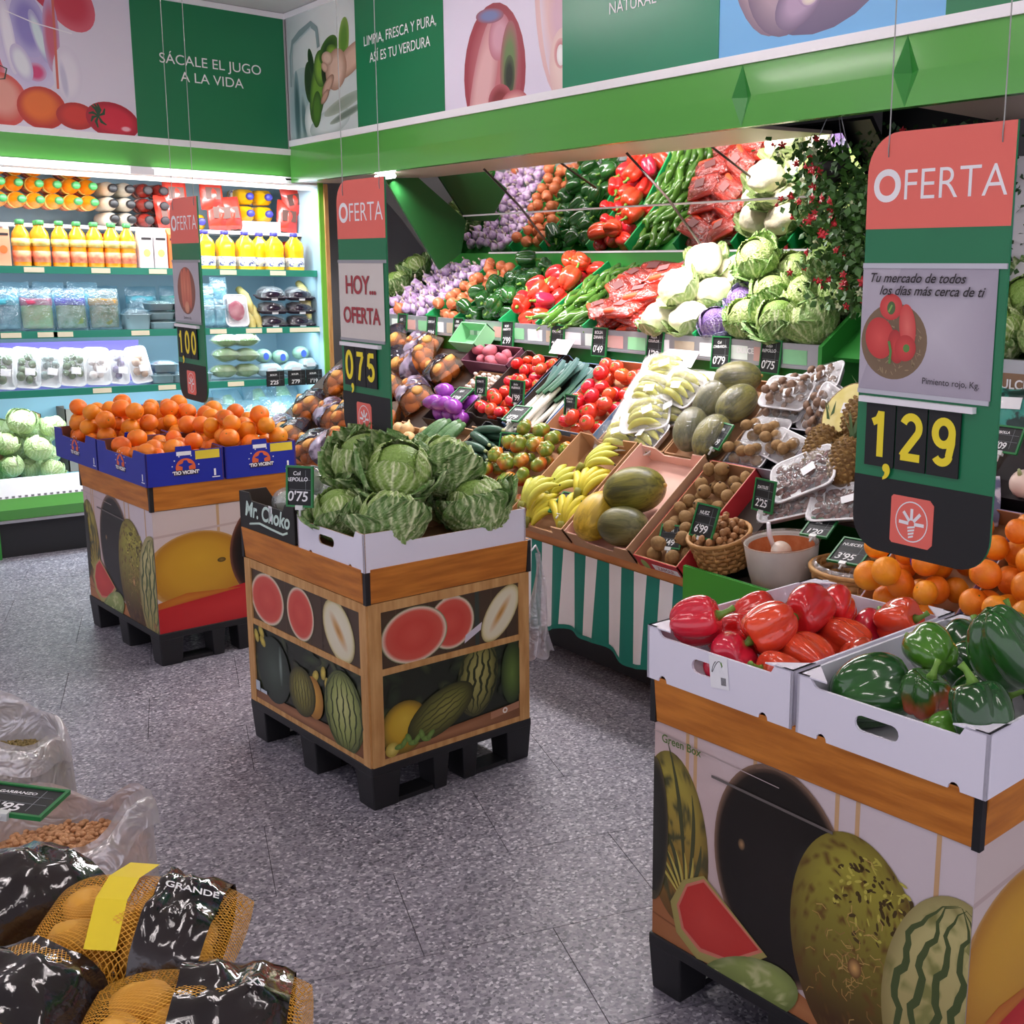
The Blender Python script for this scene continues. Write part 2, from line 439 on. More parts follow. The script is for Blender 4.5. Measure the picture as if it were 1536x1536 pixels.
# ---- sign boards above
def bokeh(P, w, h, blobs):
    for (x, y, rx, ry, c, m, rot) in blobs: P.ell(x * w, y * h, rx * w, ry * h, c, m, rot)
SG = EMPTY('wall_sign', 'long printed sign board above the refrigerated shelves', 'sign board', Tr(0, 0, 0))
yb = 7.03
MB().box(.2, 3.0, yb, yb + .03, 2.30, 3.125).obj('backboard', M_WALL, SG)
w, h = 1.09, .765
P = Print(w, h, '#e6dfee')
def U(px): return w * (.37 + .62 * px / 203)
def V(py): return h * (200 - py) / 236
def blobs(P, lst):
    for (x, y, rx, ry, c0, c1, rot, ox, oy) in lst: P.glow(U(x), V(y), rx * w * .62 / 203, ry * h / 236, (0, c0), (.55, c0), (.9, c1), (1, c1), rot=rot, ox=ox, oy=oy)
blobs(P, [(50, -20, 70, 40, '#c8304a', '#d8526a', 0, 0, 0), (115, -5, 34, 48, '#d03a50', '#dc6072', .5, 0, 0), (2, 70, 14, 80, '#d9465c', '#e08494', 0, 0, 0), (50, 70, 46, 78, '#c4b4e0', '#dcd4ee', .05, 0, 0), (52, 40, 26, 50, '#8f84cc', '#bcb2e0', .1, 0, 0), (66, 55, 9, 42, '#e0f0f4', '#b8b0dc', .25, 0, 0), (22, 60, 9, 60, '#f4f0fa', '#e4dcf0', .1, 0, 0), (84, 50, 12, 60, '#d0607a', '#c8a0c8', 0, 0, 0),
          (58, 112, 15, 15, '#d83a78', '#d0a0c8', 0, 0, 0), (38, 100, 14, 30, '#eef0f8', '#cfc6e4', .3, 0, 0), (104, 110, 22, 46, '#efe9f4', '#e4dcec', 0, 0, 0), (98, 120, 6, 34, '#cfcae0', '#e8e2f0', .1, 0, 0), (8, 160, 34, 42, '#eaa090', '#d85048', .2, 0, .3), (62, 168, 36, 34, '#f0742c', '#c43226', 0, -.2, .3), (112, 176, 30, 22, '#d83a30', '#b82a2a', 0, 0, .2), (168, 178, 42, 30, '#dc2a44', '#b01c34', -.2, .2, .2), (188, 190, 9, 5, '#f6b8c4', '#dc4258', 0, 0, 0)])
P.line([(U(88), V(135)), (U(89), V(60)), (U(90), V(-5))], .012, '#d86a5a'); P.line([(U(20), V(22)), (U(60), V(35)), (U(115), V(44))], .006, '#f4f0f8')
for a in (1.2, 1.9, 2.7, .4, 3.4, 1.55, 5.2, 4.2): P.line([(U(146), V(172)), (U(146) + .03 * math.cos(a), V(172) + .035 * math.sin(a)), (U(146) + .05 * math.cos(a + .4), V(172) + .065 * math.sin(a + .3))], .016, '#1c4a2e', True)
P.line([(U(0), V(105)), (U(16), V(112)), (U(12), V(128)), (U(2), V(130))], .009, '#28382c', True)
P.sheet('photo_panel', M_PRINT, SG, faceY(1.02, yb - .004, 2.335)); 
MB().box(2.11, 2.985, yb - .006, yb, 2.335, 3.1).obj('green_panel', M_SIGNG, SG)
text('SÁCALE EL JUGO\nA LA VIDA', .078, M_WHITEL, SG, faceY(2.545, yb - .008, 2.73), ls=1.15, wx=1)
MB().box(.2, 3.0, yb - .012, yb, 2.30, 2.335).obj('trim', M_WHITE, SG)
MB().box(.2, 3.0, yb - .012, yb, 3.09, 3.122).obj('trim', M_WHITE, SG)

SR = EMPTY('wall_sign', 'long printed sign board above the green canopy of the produce stand', 'sign board', Tr(0, 0, 0))
xs = 3.0
MB().box(xs, xs + .03, .3, 7.02, 2.35, 3.122).obj('backboard', M_WALL, SR)
Z0, HH = 2.385, .735
def panel(y1, y0): return abs(y1 - y0), faceX(xs - .003, y1, Z0)
w, Mx = panel(7.0, 6.09)
P = Print(w, HH, '#c6cfce')
def gl(P, lst):
    for (x, y, rx, ry, c0, c1, rot) in lst: P.glow(x * w, y * HH, rx * w, ry * HH, (0, c0), (.5, c0), (1, c1), rot=rot)
gl(P, [(.55, .7, .6, .5, '#dfe4e2', '#c6cfce', 0), (.2, .2, .3, .35, '#9fb6b8', '#c0cccb', 0), (.12, .22, .05, .32, '#4a686a', '#8aa4a6', 0), (.22, .15, .05, .2, '#5f7c7e', '#a4b8b8', .1), (.35, .12, .12, .16, '#e2eaea', '#b0c0c0', .3), (.6, .08, .3, .1, '#d0dada', '#a8b8b6', .1), (.8, .2, .28, .05, '#8f9a8c', '#aab4a8', .16), (.85, .12, .25, .03, '#6f7c70', '#a0aca2', .16),
       (.32, .42, .07, .16, '#22381a', '#2f4c22', .1), (.36, .56, .04, .12, '#20361a', '#35522a', .3), (.44, .34, .11, .26, '#6f9a34', '#2f5020', -.35), (.42, .2, .07, .14, '#4f7a28', '#31501e', -.2), (.5, .5, .1, .14, '#7ea83c', '#3a5c22', .2), (.62, .62, .14, .09, '#28441c', '#4c7428', .3), (.68, .58, .1, .07, '#86a83e', '#40641f', -.3), (.84, .66, .07, .16, '#5c8a2e', '#8aac4a', -.2), (.78, .52, .08, .06, '#35541f', '#5c8030', .4),
       (.57, .46, .06, .1, '#18260f', '#24361a', 0), (.92, .5, .24, .1, '#d2ae9a', '#a8806c', .28), (.72, .46, .15, .15, '#d9b7a4', '#a87e6a', .2), (.6, .56, .08, .05, '#dcbca8', '#b48c78', -.2), (.56, .5, .05, .035, '#d4ae9a', '#a47c68', -.4), (.6, .36, .1, .05, '#cda592', '#8f6a58', .5), (.55, .28, .07, .035, '#c49a86', '#8a6452', .5)])
P.line([(.05 * w, .42 * HH), (.055 * w, .66 * HH), (.09 * w, .76 * HH), (.2 * w, .81 * HH), (.38 * w, .85 * HH), (.46 * w, .8 * HH), (.48 * w, .66 * HH)], .04, '#8ba0a1'); P.line([(.06 * w, .42 * HH), (.068 * w, .66 * HH), (.1 * w, .74 * HH), (.38 * w, .83 * HH)], .01, '#c0cecf')
P.sheet('photo_panel', M_PRINT, SR, Mx)
MB().box(xs - .006, xs, 5.15, 6.09, Z0, Z0 + HH).obj('green_panel', M_SIGNG, SR)
text('LIMPIA, FRESCA Y PURA,\nASÍ ES TU VERDURA', .073, M_WHITEL, SR, faceX(xs - .008, 5.60, 2.775), ls=1.25)
w, Mx = panel(5.15, 4.16)
P = Print(w, HH, '#e6def0')
gl(P, [(.45, .17, .265, .42, '#b0505a', '#a24450', 0), (.45, .16, .23, .38, '#c87a80', '#a84e58', 0), (.36, .12, .1, .42, '#e2b4b4', '#c88a8e', -.35), (.5, .38, .09, .14, '#d8a4b4', '#c07a86', -.3), (.42, .52, .12, .045, '#7d86b4', '#a2606a', -.1), (.58, .2, .075, .26, '#6f8a58', '#a8626a', -.08), (.58, .14, .045, .12, '#2f3a30', '#5a6a48', -.05), (.5, .0, .1, .1, '#8a3a3c', '#b86068', 0), (.62, -.05, .12, .1, '#e2a8a4', '#b86068', 0),
       (.99, .55, .2, .62, '#ecc9c6', '#e4bcbc', .06), (.93, .5, .1, .5, '#e6c0c0', '#e6d4e0', .1), (.99, .42, .1, .2, '#d9b0c0', '#e4bcbc', 0), (1.0, .14, .1, .2, '#f0d4cc', '#e6c4c0', 0), (.985, .2, .05, .085, '#c86a72', '#e2b0ae', .1), (.985, .19, .03, .06, '#fbf8f6', '#f0e6e4', .1)])
P.sheet('photo_panel', M_PRINT, SR, Mx)
MB().box(xs - .006, xs, 3.19, 4.16, Z0, Z0 + HH).obj('green_panel', mat('sign_green_pale', '#2a8a66', .3), SR)
text('NATURAL', .066, M_WHITEL, SR, faceX(xs - .008, 3.69, 2.655))
w, Mx = panel(3.19, 2.195)
P = Print(w, HH, '#78b8ea')
gl(P, [(.46, .55, .42, .52, '#8f7e98', '#6f6280', 0), (.22, .45, .17, .4, '#c8aeb0', '#8a7488', .25), (.3, .3, .16, .26, '#b09aa8', '#7a6880', .4), (.45, .75, .3, .36, '#9c6c7a', '#80687f', 0), (.44, .52, .16, .14, '#d8908a', '#9a7484', .1), (.78, .6, .19, .42, '#9a8498', '#6c5e78', .3), (.68, .32, .16, .18, '#7f7088', '#66587a', .3), (.4, .2, .13, .11, '#b49cb8', '#7c6c88', .55),
       (.435, .27, .065, .12, '#d6bcd6', '#a88eae', .12), (.535, .36, .062, .12, '#d2b8d2', '#a48aac', .1), (.625, .32, .058, .11, '#c8acc8', '#9a82a2', .05), (.44, .19, .035, .03, '#e6dccc', '#cbb8c0', 0), (.54, .28, .035, .03, '#e2d8c8', '#c8b4c0', 0), (.63, .25, .03, .028, '#d8ccc0', '#bca8b8', 0)])
P.sheet('photo_panel', M_PRINT, SR, Mx)
MB().box(xs - .006, xs, .3, 2.195, Z0, Z0 + HH).obj('green_panel', M_SIGNG, SR)
MB().box(xs - .012, xs, .3, 7.02, 2.35, Z0).obj('trim', M_WHITE, SR)
MB().box(xs - .012, xs, .3, 7.02, 3.09, 3.122).obj('trim', M_WHITE, SR)

# ---- canopy of the produce stand
CN = EMPTY('stand_canopy', 'green lacquered canopy with tilted mirrors over the produce stand', 'canopy', Tr(0, 0, 0))
zt, zb, zm = 2.35, 2.135, 2.24
nd = .05
segs = [(7.03, 3.065), (3.065, 2.335), (2.335, .3)]
for i, (y1, y0) in enumerate(segs):
    m0 = nd if i > 0 else 0; m1 = nd if i < 2 else 0
    b = MB(); xf = 2.998; xm = 2.9955
    b.add([(xf, y1, zt), (xf, y0, zt), (xm, y0 + m1, zm), (xm, y1 - m0, zm), (xf, y0, zb), (xf, y1, zb)], [(0, 3, 2, 1), (3, 5, 4, 2)], 0)
    b.add([(xf, y1, zb), (xf, y0, zb), (xf + .03, y0, zb), (xf + .03, y1, zb)], [(0, 1, 2, 3)], 0)
    if m1: MB().add([(xf, y0, zt), (xm, y0 + m1, zm), (xf, y0, zb), (xf + .03, y0, zm)], [(0, 1, 3), (1, 2, 3)], 0).obj('joint_facet', M_GREEND, CN)  # notch facets: their shade is put into the colour with the deeper green
    if m0: MB().add([(xf, y1, zt), (xm, y1 - m0, zm), (xf, y1, zb), (xf + .03, y1, zm)], [(0, 3, 1), (1, 3, 2)], 0).obj('joint_facet', M_GREEND, CN)
    b.obj('fascia', M_GREEN, CN)
MB().box(3.03, 3.06, .3, 7.03, 2.14, 2.36).obj('fascia_back', M_GREEND, CN)
A_, B_, C_ = (3.9, 1.727), (3.72, 1.944), (3.5, 2.157)
YA, YB = 6.98, 3.07
M_SOF = mat('soffit_panel', '#bfada4', .38, metal=.25)
MB().add([(3.03, YA, 2.137), (3.03, YB, 2.137), (C_[0], YB, C_[1]), (C_[0], YA, C_[1]), (3.03, YA, 2.15), (3.03, YB, 2.15), (C_[0], YB, C_[1] + .013), (C_[0], YA, C_[1] + .013)],
         [(0, 3, 2, 1), (4, 5, 6, 7), (0, 1, 5, 4), (1, 2, 6, 5), (2, 3, 7, 6), (3, 0, 4, 7)]).obj('soffit', M_SOF, CN)
MB().box(3.03, 3.5, .3, 2.33, 2.14, 2.155).obj('soffit', M_SOF, CN)
def slab(p, q, y0, y1, t, mats, name, par, mi=0):
    d = Vector((q[0] - p[0], q[1] - p[1])).normalized(); n = Vector((-d.y, d.x))
    if n.x < 0: n = -n
    vs = []
    for k in (0, t):
        vs += [(p[0] + n.x * k, y0, p[1] + n.y * k), (p[0] + n.x * k, y1, p[1] + n.y * k), (q[0] + n.x * k, y1, q[1] + n.y * k), (q[0] + n.x * k, y0, q[1] + n.y * k)]
    return MB().add(vs, [(0, 1, 2, 3), (7, 6, 5, 4), (0, 4, 5, 1), (1, 5, 6, 2), (2, 6, 7, 3), (3, 7, 4, 0)]).obj(name, mats, par)
slab(A_, (B_[0] + .002, B_[1] - .002), 3.02, 6.98, .006, M_MIRROR, 'mirror', CN)
slab((B_[0] - .002, B_[1] + .002), C_, 3.02, 6.98, .006, M_MIRROR, 'mirror', CN)
for p in (A_, B_): MB().box(p[0] - .006, p[0] + .002, 3.02, 6.2, p[1] - .004, p[1] + .004).obj('mirror_edge', M_WHITE, CN)
MB().box(3.9, 3.94, 2.9, 6.9, 0, 1.75).obj('back_panel', M_GREEND, CN)
slab((3.93, 1.74), (3.52, 2.2), 2.9, 6.9, .02, M_BLACK, 'mirror_backing', CN)
M_ROD = mat('dark_rod', '#3b2f2b', .4)
for (yr, s) in ((5.29, 1), (4.1, 1)):
    MB().tube([(3.3, yr, 2.14), (3.46, yr - .1, 1.95), (3.6, yr - .17, 1.75)], .006, 8).obj('mirror_stay', M_ROD, CN)
# lamp tubes behind the fascia
MB().tube([(3.06, 6.02, 2.118), (3.06, 5.82, 2.118)], .014, 10).obj('lamp_tube', M_TUBE, CN)
area_light('stand_lamp', (3.1, 4.7, 2.1), (0, math.radians(18), 0), .12, 3.2, 42, (1, .95, .97), CN)
for yy, e in ((4.0, 13), (3.55, 8), (5.0, 8), (6.2, 6)):
    l = bpy.data.lights.new('stand_spot', 'SPOT'); l.energy = e * 3.4; l.spot_size = 1.2; l.spot_blend = .6; l.shadow_soft_size = .04; l.color = (1, .95, .96)
    o = bpy.data.objects.new('stand_spot', l); COL.objects.link(o); o.parent = CN; o.location = (3.25, yy, 2.12); o.rotation_euler = (0, math.radians(-28), 0)
# end gusset, left
g = MB()
g.prism([(3.2, 2.135), (3.42, 2.15), (3.74, 1.92), (3.70, 1.72), (3.55, 1.62)], 0, .02, 0, FR((0, 6.22, 0), (1, 0, 0), (0, 0, 1)))
g.obj('end_gusset', mat('gusset_green', '#12501f', .5), CN)
# ============================================================ produce kinds (shared meshes)
def sph(r, sx=1, sy=1, sz=1):
    return lambda t, p: (r * sx * math.sin(p) * math.cos(t), r * sy * math.sin(p) * math.sin(t), r * sz * math.cos(p))
def star(n, r, h=.002, inner=.4, bend=0.0):
    b = MB(); vs = []
    for i in range(2 * n):
        a = PI * i / n; q = r if i % 2 == 0 else r * inner; vs.append((q * math.cos(a), q * math.sin(a), bend if i % 2 == 0 else 0))
    vs.append((0, 0, h)); b.add(vs, [(i, (i + 1) % (2 * n), 2 * n) for i in range(2 * n)], 0, True)
    return b
def nz(x, y, z, s=1): return noise.noise(Vector((x * s, y * s, z * s)))

M_ORANGE = mat('orange_peel', '#f08a1c', .42, col2='#f57f14', nscale=20, bump=.25, bscale=260, var=.1, hvar=.012)
M_CALYX = mat('calyx_green', '#5d7a34', .7)
M_LEAFG = mat('leaf_green', '#4d8a2e', .5, col2='#6ea53c', nscale=12)
def mk_orange(key, r, m, sz=.94, nav=True):
    def f(t, p):
        q = r * (1 - .10 * math.exp(-(p / .22) ** 2) - .05 * math.exp(-((PI - p) / .2) ** 2)) * (1 + .012 * nz(math.cos(t), math.sin(t), p, 2))
        return (q * math.sin(p) * math.cos(t), q * math.sin(p) * math.sin(t), q * sz * math.cos(p))
    me = MB().blob(f, 22, 14).mesh(key, m)
    cm = star(5, r * .13, .001, .6).mesh('calyx', M_CALYX)
    PROTO[key] = (key.split('/')[0], me, [('calyx', cm, Tr(0, 0, r * sz * .905))])
mk_orange('orange', .037, M_ORANGE)
mk_orange('orange/big', .041, mat('orange_peel_bright', '#ff9a1e', .42, col2='#fb8a18', nscale=20, bump=.25, bscale=260, var=.08, hvar=.01))
mk_orange('mandarin', .033, mat('mandarin_peel', '#f07a26', .45, col2='#e8641c', nscale=16, bump=.3, bscale=220, var=.12, hvar=.015), .85)
M_TOM = mat('tomato_red', '#d8301f', .22, col2='#e0452c', nscale=10, var=.08, hvar=.012, coat=.3)
M_TOMG = mat('tomato_mixed', '#7a8a2c', .25, col2='#c9662c', nscale=9, sharp=(.42, .62), var=.15, hvar=.02, coat=.2)
def mk_tomato(key, r, m, sz=.8, lob=0, amp=0, seed=0):
    def f(t, p):
        q = r * (1 - .22 * math.exp(-(p / .3) ** 2)) * (1 + amp * math.cos(lob * t + seed) * math.sin(p) * (1 + .4 * math.cos(p)))
        return (q * math.sin(p) * math.cos(t), q * math.sin(p) * math.sin(t), q * sz * math.cos(p))
    me = MB().blob(f, 30 if lob else 20, 14).mesh(key, m)
    cm = star(5, r * .42, .004, .25, .004).mesh('calyx', M_LEAFG)
    PROTO[key] = (key.split('/')[0], me, [('calyx', cm, Tr(0, 0, r * sz * .8))])
mk_tomato('tomato', .036, M_TOM)
mk_tomato('ribbed_tomato', .042, M_TOMG, .74, 6, .07)
mk_tomato('ribbed_tomato/b', .04, M_TOMG, .8, 5, .09, 1)
M_ONION = mat('onion_skin', '#d98458', .35, col2='#c86a40', nscale=5, stretch=(6, 6, 1), var=.12)
M_WONION = mat('pale_onion_skin', '#e2bf8c', .4, col2='#d3a870', nscale=5, stretch=(6, 6, 1), var=.08)
def mk_onion(key, r, m):
    pr = [(.0005, -.9 * r), (.12 * r, -.9 * r), (.5 * r, -.78 * r), (.85 * r, -.45 * r), (1 * r, 0), (.9 * r, .4 * r), (.6 * r, .72 * r), (.28 * r, .95 * r), (.14 * r, 1.2 * r), (.1 * r, 1.4 * r), (.0005, 1.42 * r)]
    me = MB().lathe(pr, 18).mesh(key, m)
    rm = star(7, r * .2, -.004, .5).mesh('root_tuft', M_WONION)
    PROTO[key] = (key, me, [('root_tuft', rm, Tr(0, 0, -.91 * r))])
mk_onion('onion', .034, M_ONION); mk_onion('white_onion', .034, M_WONION)
M_GARL = mat('garlic_skin', '#d9c3dd', .5, col2='#9a6aa8', nscale=14, stretch=(3, 3, .7), sharp=(.42, .68), var=.1, bump=.15, bscale=60)
def mk_garlic(key, r, ph):
    def f(t, p):
        z = math.cos(p); lob = abs(math.sin(4.5 * t + ph)) ** .6
        q = r * (1 + .11 * lob * math.sin(p)) ; neck = math.exp(-(p / .35) ** 2)
        return (q * math.sin(p) * math.cos(t) * (1 - .3 * neck), q * math.sin(p) * math.sin(t) * (1 - .3 * neck), r * (.82 * z + .55 * neck))
    me = MB().blob(f, 27, 14).mesh(key, M_GARL)
    st = MB().tube([(0, 0, 0), (.002, 0, .012), (.004, .002, .022)], [.006, .005, .0045], 7).mesh('garlic_neck', mat('garlic_neck', '#cfc0b0', .7))
    PROTO[key] = ('garlic_bulb', me, [('neck', st, Tr(0, 0, r * 1.25))])
mk_garlic('garlic', .03, 0); mk_garlic('garlic/b', .028, .7)
# peppers
M_RPEP = mat('red_pepper_skin', '#dc2a22', .2, col2='#d02428', nscale=6, var=.1, hvar=.012, coat=.6)
M_OPEP = mat('orange_red_pepper_skin', '#f0542e', .16, col2='#d63020', nscale=4, var=.06, coat=.6)
M_MPEP = mat('ripening_pepper_skin', '#d9482a', .16, col2='#7c8f1e', nscale=5, sharp=(.5, .66), coat=.6)
M_MPEP2 = mat('ripening_green_pepper_skin', '#2c5a20', .16, col2='#c8502a', nscale=6, sharp=(.5, .62), coat=.6)
M_GPEP = mat('green_pepper_skin', '#1d4a1e', .14, col2='#2c6326', nscale=6, var=.2, coat=.7)
M_GPEPL = mat('light_green_pepper_skin', '#3f7a22', .16, col2='#5f9a30', nscale=5, var=.12, coat=.6)
M_STEM = mat('pepper_stem', '#6f9a3a', .5)
M_LPEP = mat('long_pepper_skin', '#3f6f26', .18, col2='#5d8a32', nscale=5, var=.18, coat=.5)
def mk_pepper(key, m, r=.045, h=.1, lob=4, seed=0, amp=.27, name='bell_pepper'):
    R_ = random.Random(seed); la = [R_.uniform(.75, 1.25) for _ in range(lob)]; ph = R_.uniform(0, 6); tw = R_.uniform(-.4, .4); bx, by = R_.uniform(-.15, .15), R_.uniform(-.15, .15)
    def f(t, p):
        z = math.cos(p); k = la[int(((t + ph) / (2 * PI) * lob)) % lob]
        groove = abs(math.sin(lob / 2 * (t + ph + tw * z))) ** .8
        body = math.sin(p) ** .72 * (1.0 + .06 * z)
        q = r * body * (1 - amp + amp * groove * k)
        zz = h / 2 * (z - .22 * math.exp(-(p / .45) ** 2) + .10 * (1 - groove) * (math.exp(-((PI - p) / .6) ** 2)))
        return (q * math.cos(t) + bx * r * z * z, q * math.sin(t) + by * r * z * z, zz)
    me = MB().blob(f, 36, 18).mesh(key, m)
    sm = MB().tube([(0, 0, -.004), (.001, 0, .008), (.005, .002, .02), (.011, .004, .029)], [.012, .0065, .005, .0068], 8).mesh('stem', M_STEM)
    PROTO[key] = (name, me, [('stem', sm, Tr(0, 0, h / 2 * .82))])
for i in range(3):
    mk_pepper('red_pepper%d' % i, M_RPEP, .048, .1 + .014 * i, 4 if i < 2 else 3, i + 3)
    mk_pepper('orange_pepper%d' % i, M_OPEP, .052, .112, 4, i + 13)
    mk_pepper('green_pepper%d' % i, M_GPEP, .048, .105 + .01 * i, 4 if i != 1 else 3, i + 23)
mk_pepper('mixed_pepper', M_MPEP, .05, .098, 4, 31); mk_pepper('mixed_green_pepper', M_MPEP2, .046, .09, 4, 35); mk_pepper('light_pepper', M_GPEPL, .044, .095, 4, 37, .2)
def mk_long(key, seed, L_=.17, r=.017):
    R_ = random.Random(seed); a = R_.uniform(.5, 1.1); n = 12; path = []; rad = []
    for i in range(n):
        s = i / (n - 1); path.append((L_ * (s - .5), .05 * a * math.sin(s * 2.4) + .006 * math.sin(s * 9 + seed) - .03, .006 * math.sin(s * 5 + seed)))
        rad.append(r * (.62 + .5 * math.sin(min(1, s * 2.2) * PI / 2) - .95 * max(0, s - .45) ** 1.3) * (1 + .08 * math.sin(s * 17 + seed)))
    rad[0] = r * .55; rad[-1] = .002
    me = MB().tube(path, rad, 10).mesh(key, M_LPEP)
    p0 = Vector(path[0])
    sm = MB().tube([p0 + Vector((.004, 0, 0)), p0 + Vector((-.008, -.002, 0)), p0 + Vector((-.024, -.008, .004))], [.009, .004, .0035], 7).mesh('stem', M_STEM)
    PROTO[key] = ('long_green_pepper', me, [('stem', sm, None)])
for i in range(3): mk_long('long_pepper%d' % i, i + 1)
# leafy heads
def veined(name, base, dark, vein, rough=.5):
    if name in MATS: return MATS[name]
    m = mat(name, attr=True, rough=rough, var=.1); nt = m.node_tree; N = nt.nodes; L = nt.links; b = N['Principled BSDF']
    tc = N.new('ShaderNodeTexCoord'); v = N.new('ShaderNodeTexVoronoi'); v.feature = 'DISTANCE_TO_EDGE'; v.inputs['Scale'].default_value = 70; L.new(tc.outputs['Object'], v.inputs['Vector'])
    mr = N.new('ShaderNodeMapRange'); mr.inputs[1].default_value = 0; mr.inputs[2].default_value = .07; mr.inputs[3].default_value = .22; mr.inputs[4].default_value = 0; L.new(v.outputs[0], mr.inputs[0])
    mx = N.new('ShaderNodeMix'); mx.data_type = 'RGBA'; mx.inputs[7].default_value = (*lin('#cdd8a0'), 1); L.new(mr.outputs[0], mx.inputs[0])
    old = b.inputs['Base Color'].links[0].from_socket; L.new(old, mx.inputs[6]); L.new(mx.outputs[2], b.inputs['Base Color'])
    bp = N.new('ShaderNodeBump'); bp.inputs['Strength'].default_value = .55; bp.inputs['Distance'].default_value = .01; L.new(v.outputs[0], bp.inputs['Height']); L.new(bp.outputs[0], b.inputs['Normal'])
    return m
M_SAVOY = veined('savoy_leaf', 0, 0, 0)
def leaf_patch(R, span_u, span_v, c_in, c_out, c_vein, ruffle=.02, open_=.0, seed=0, nu=26, nv=22, th=.0):
    """a cupped leaf: midrib along u, side veins branching off; colours in Col"""
    b = MB(); ci, co, cv = lin(c_in), lin(c_out), lin(c_vein)
    def vm(u, v):
        s = abs(v - .5) * 2; rib = max(0, 1.25 - s / (.07 * (1.25 - u)))
        q = (u * 5.5 - s * 3.4 + (.5 if v > .5 else 0)); d = abs(q - round(q)); side = max(0, 1.2 - d / .15) * (1 - .35 * s)
        q2 = (u * 13 + s * 6 + seed); d2 = abs(q2 - round(q2)); fine = max(0, 1 - d2 / .2) * .22
        return min(1, max(rib, side * .9, fine))
    def fn(u, v):
        a = (u - .12) * span_u; s = (v - .5) * span_v * (max(0, 1 - abs(2 * u - 1.02) ** 2.6) ** .5 * .92 + .08)
        k = vm(u, v); edge = max(0, u - .55) * 2.2; e2 = abs(v - .5) * 2
        r = R * (1 + open_ * edge * edge + ruffle * 1.4 * (edge ** 2 + .5 * e2 ** 3) * math.sin(v * 26 + seed * 2) + ruffle * .8 * math.sin(u * 23 + seed) * e2 + .03 * k - .012 * math.sin(u * 50) * math.sin(v * 44))
        r *= 1 + .03 * nz(u * 3 + seed, v * 3, 0)
        # start at bottom (a=0) and climb over the top
        x = math.sin(a) * math.cos(s); y = math.sin(s); z = -math.cos(a) * math.cos(s)
        return (r * x, r * y, r * z)
    def cf(u, v):
        k = vm(u, v); e = min(1, max(0, (u - .1) * 1.15)) * .75 + .25 * abs(v - .5) * 2
        return tuple((ci[i] * (1 - e) + co[i] * e) * (1 - k) + cv[i] * k for i in range(3))
    b.grid(fn, nu, nv, 0, True, cf)
    return b
def mk_cabbage(key, R, cols, n_out=5, seed=0, openness=.35, name='savoy_cabbage', core=None, ruffle=.02, leafname='outer_leaf', mm=None, coresz=.93):
    rr = random.Random(seed); mm = mm or M_SAVOY
    cb = MB()
    for i in range(4):
        a = i * PI / 2 + rr.uniform(-.3, .3)
        lp = leaf_patch(R * (coresz - .02 * i), 2.9, 2.5, cols[0], cols[1], cols[2], ruffle * .7, .06, seed + i, 36, 32)
        Mx = Rz(a) @ Rx(rr.uniform(-.1, .1)); cb.add([Mx @ Vector(v) for v in lp.v], lp.f, 0, True, lp.c)
    cb.blob(sph(R * coresz * .9), 14, 10, 0, lambda p: lin(cols[1]))
    me = cb.mesh(key, mm, True)
    kids = []
    for i in range(n_out):
        lp = leaf_patch(R * 1.03, rr.uniform(2.0, 2.7), rr.uniform(1.9, 2.5), cols[3], cols[4], cols[5], ruffle * 1.8, openness * rr.uniform(.3, 1.4), seed * 3 + i, 34, 30)
        kids.append((leafname, lp.mesh('leaf', mm, True), Rz(i * 2 * PI / n_out + rr.uniform(-.3, .3)) @ Ry(rr.uniform(.0, .25))))
    PROTO[key] = (name, me, kids)
SAV = ('#98b856', '#7fa246', '#eaf0c0', '#7fa44a', '#4f7c34', '#e0e9b8')
for i in range(3): mk_cabbage('cabbage%d' % i, .105, SAV, 7, i + 1, .34, ruffle=.03)
SAV2 = ('#a8bd6c', '#a2ba68', '#d8dfa6', '#86a854', '#6f9848', '#ccd8a0')
for i in range(2): mk_cabbage('pale_cabbage%d' % i, .1, SAV2, 6, i + 11, .25, ruffle=.03)
RCAB = ('#7a5a9a', '#6a4a8c', '#c9b6d8', '#6d5c94', '#8a86b0', '#d8d0e2')
mk_cabbage('red_cabbage', .085, RCAB, 4, 21, .12, 'red_cabbage', ruffle=.008)
ICE = ('#d9e6b4', '#c3d894', '#eef2d4', '#b8d08a', '#a3c078', '#e4ecc4')
mk_cabbage('lettuce', .075, ICE, 3, 25, .1, 'iceberg_lettuce', ruffle=.012)
# cauliflower
M_CURD = mat('cauliflower_curd', '#f4efd8', .6, col2='#eee6c4', nscale=30, bump=.7, bscale=70)
CAUL = ('#a8bf78', '#8faf60', '#e2e8c0', '#a5bd78', '#8aa860', '#dfe6bc')
def mk_caul(key, seed):
    rr = random.Random(seed); b = MB(); R = .082
    bumps = [(rr.uniform(0, 2 * PI), math.acos(rr.uniform(-.1, 1))) for _ in range(46)]
    def f(t, p):
        d = min(math.acos(max(-1, min(1, math.cos(p) * math.cos(q) + math.sin(p) * math.sin(q) * math.cos(t - a)))) for a, q in bumps)
        r = R * (1 + .07 * math.cos(min(d * 6.0, PI)))
        return (r * math.sin(p) * math.cos(t), r * math.sin(p) * math.sin(t), r * .8 * math.cos(p))
    me = b.blob(f, 40, 22).mesh(key, M_CURD)
    kids = []
    for i in range(7):
        lp = leaf_patch(R * 1.12, rr.uniform(1.7, 2.2), rr.uniform(1.1, 1.5), CAUL[3], CAUL[4], CAUL[5], .025, .25, seed + i, 16, 12)
        kids.append(('leaf', lp.mesh('leaf', M_SAVOY, True), Rz(i * 2 * PI / 7 + rr.uniform(-.2, .2)) @ Ry(.12)))
    PROTO[key] = ('cauliflower', me, kids)
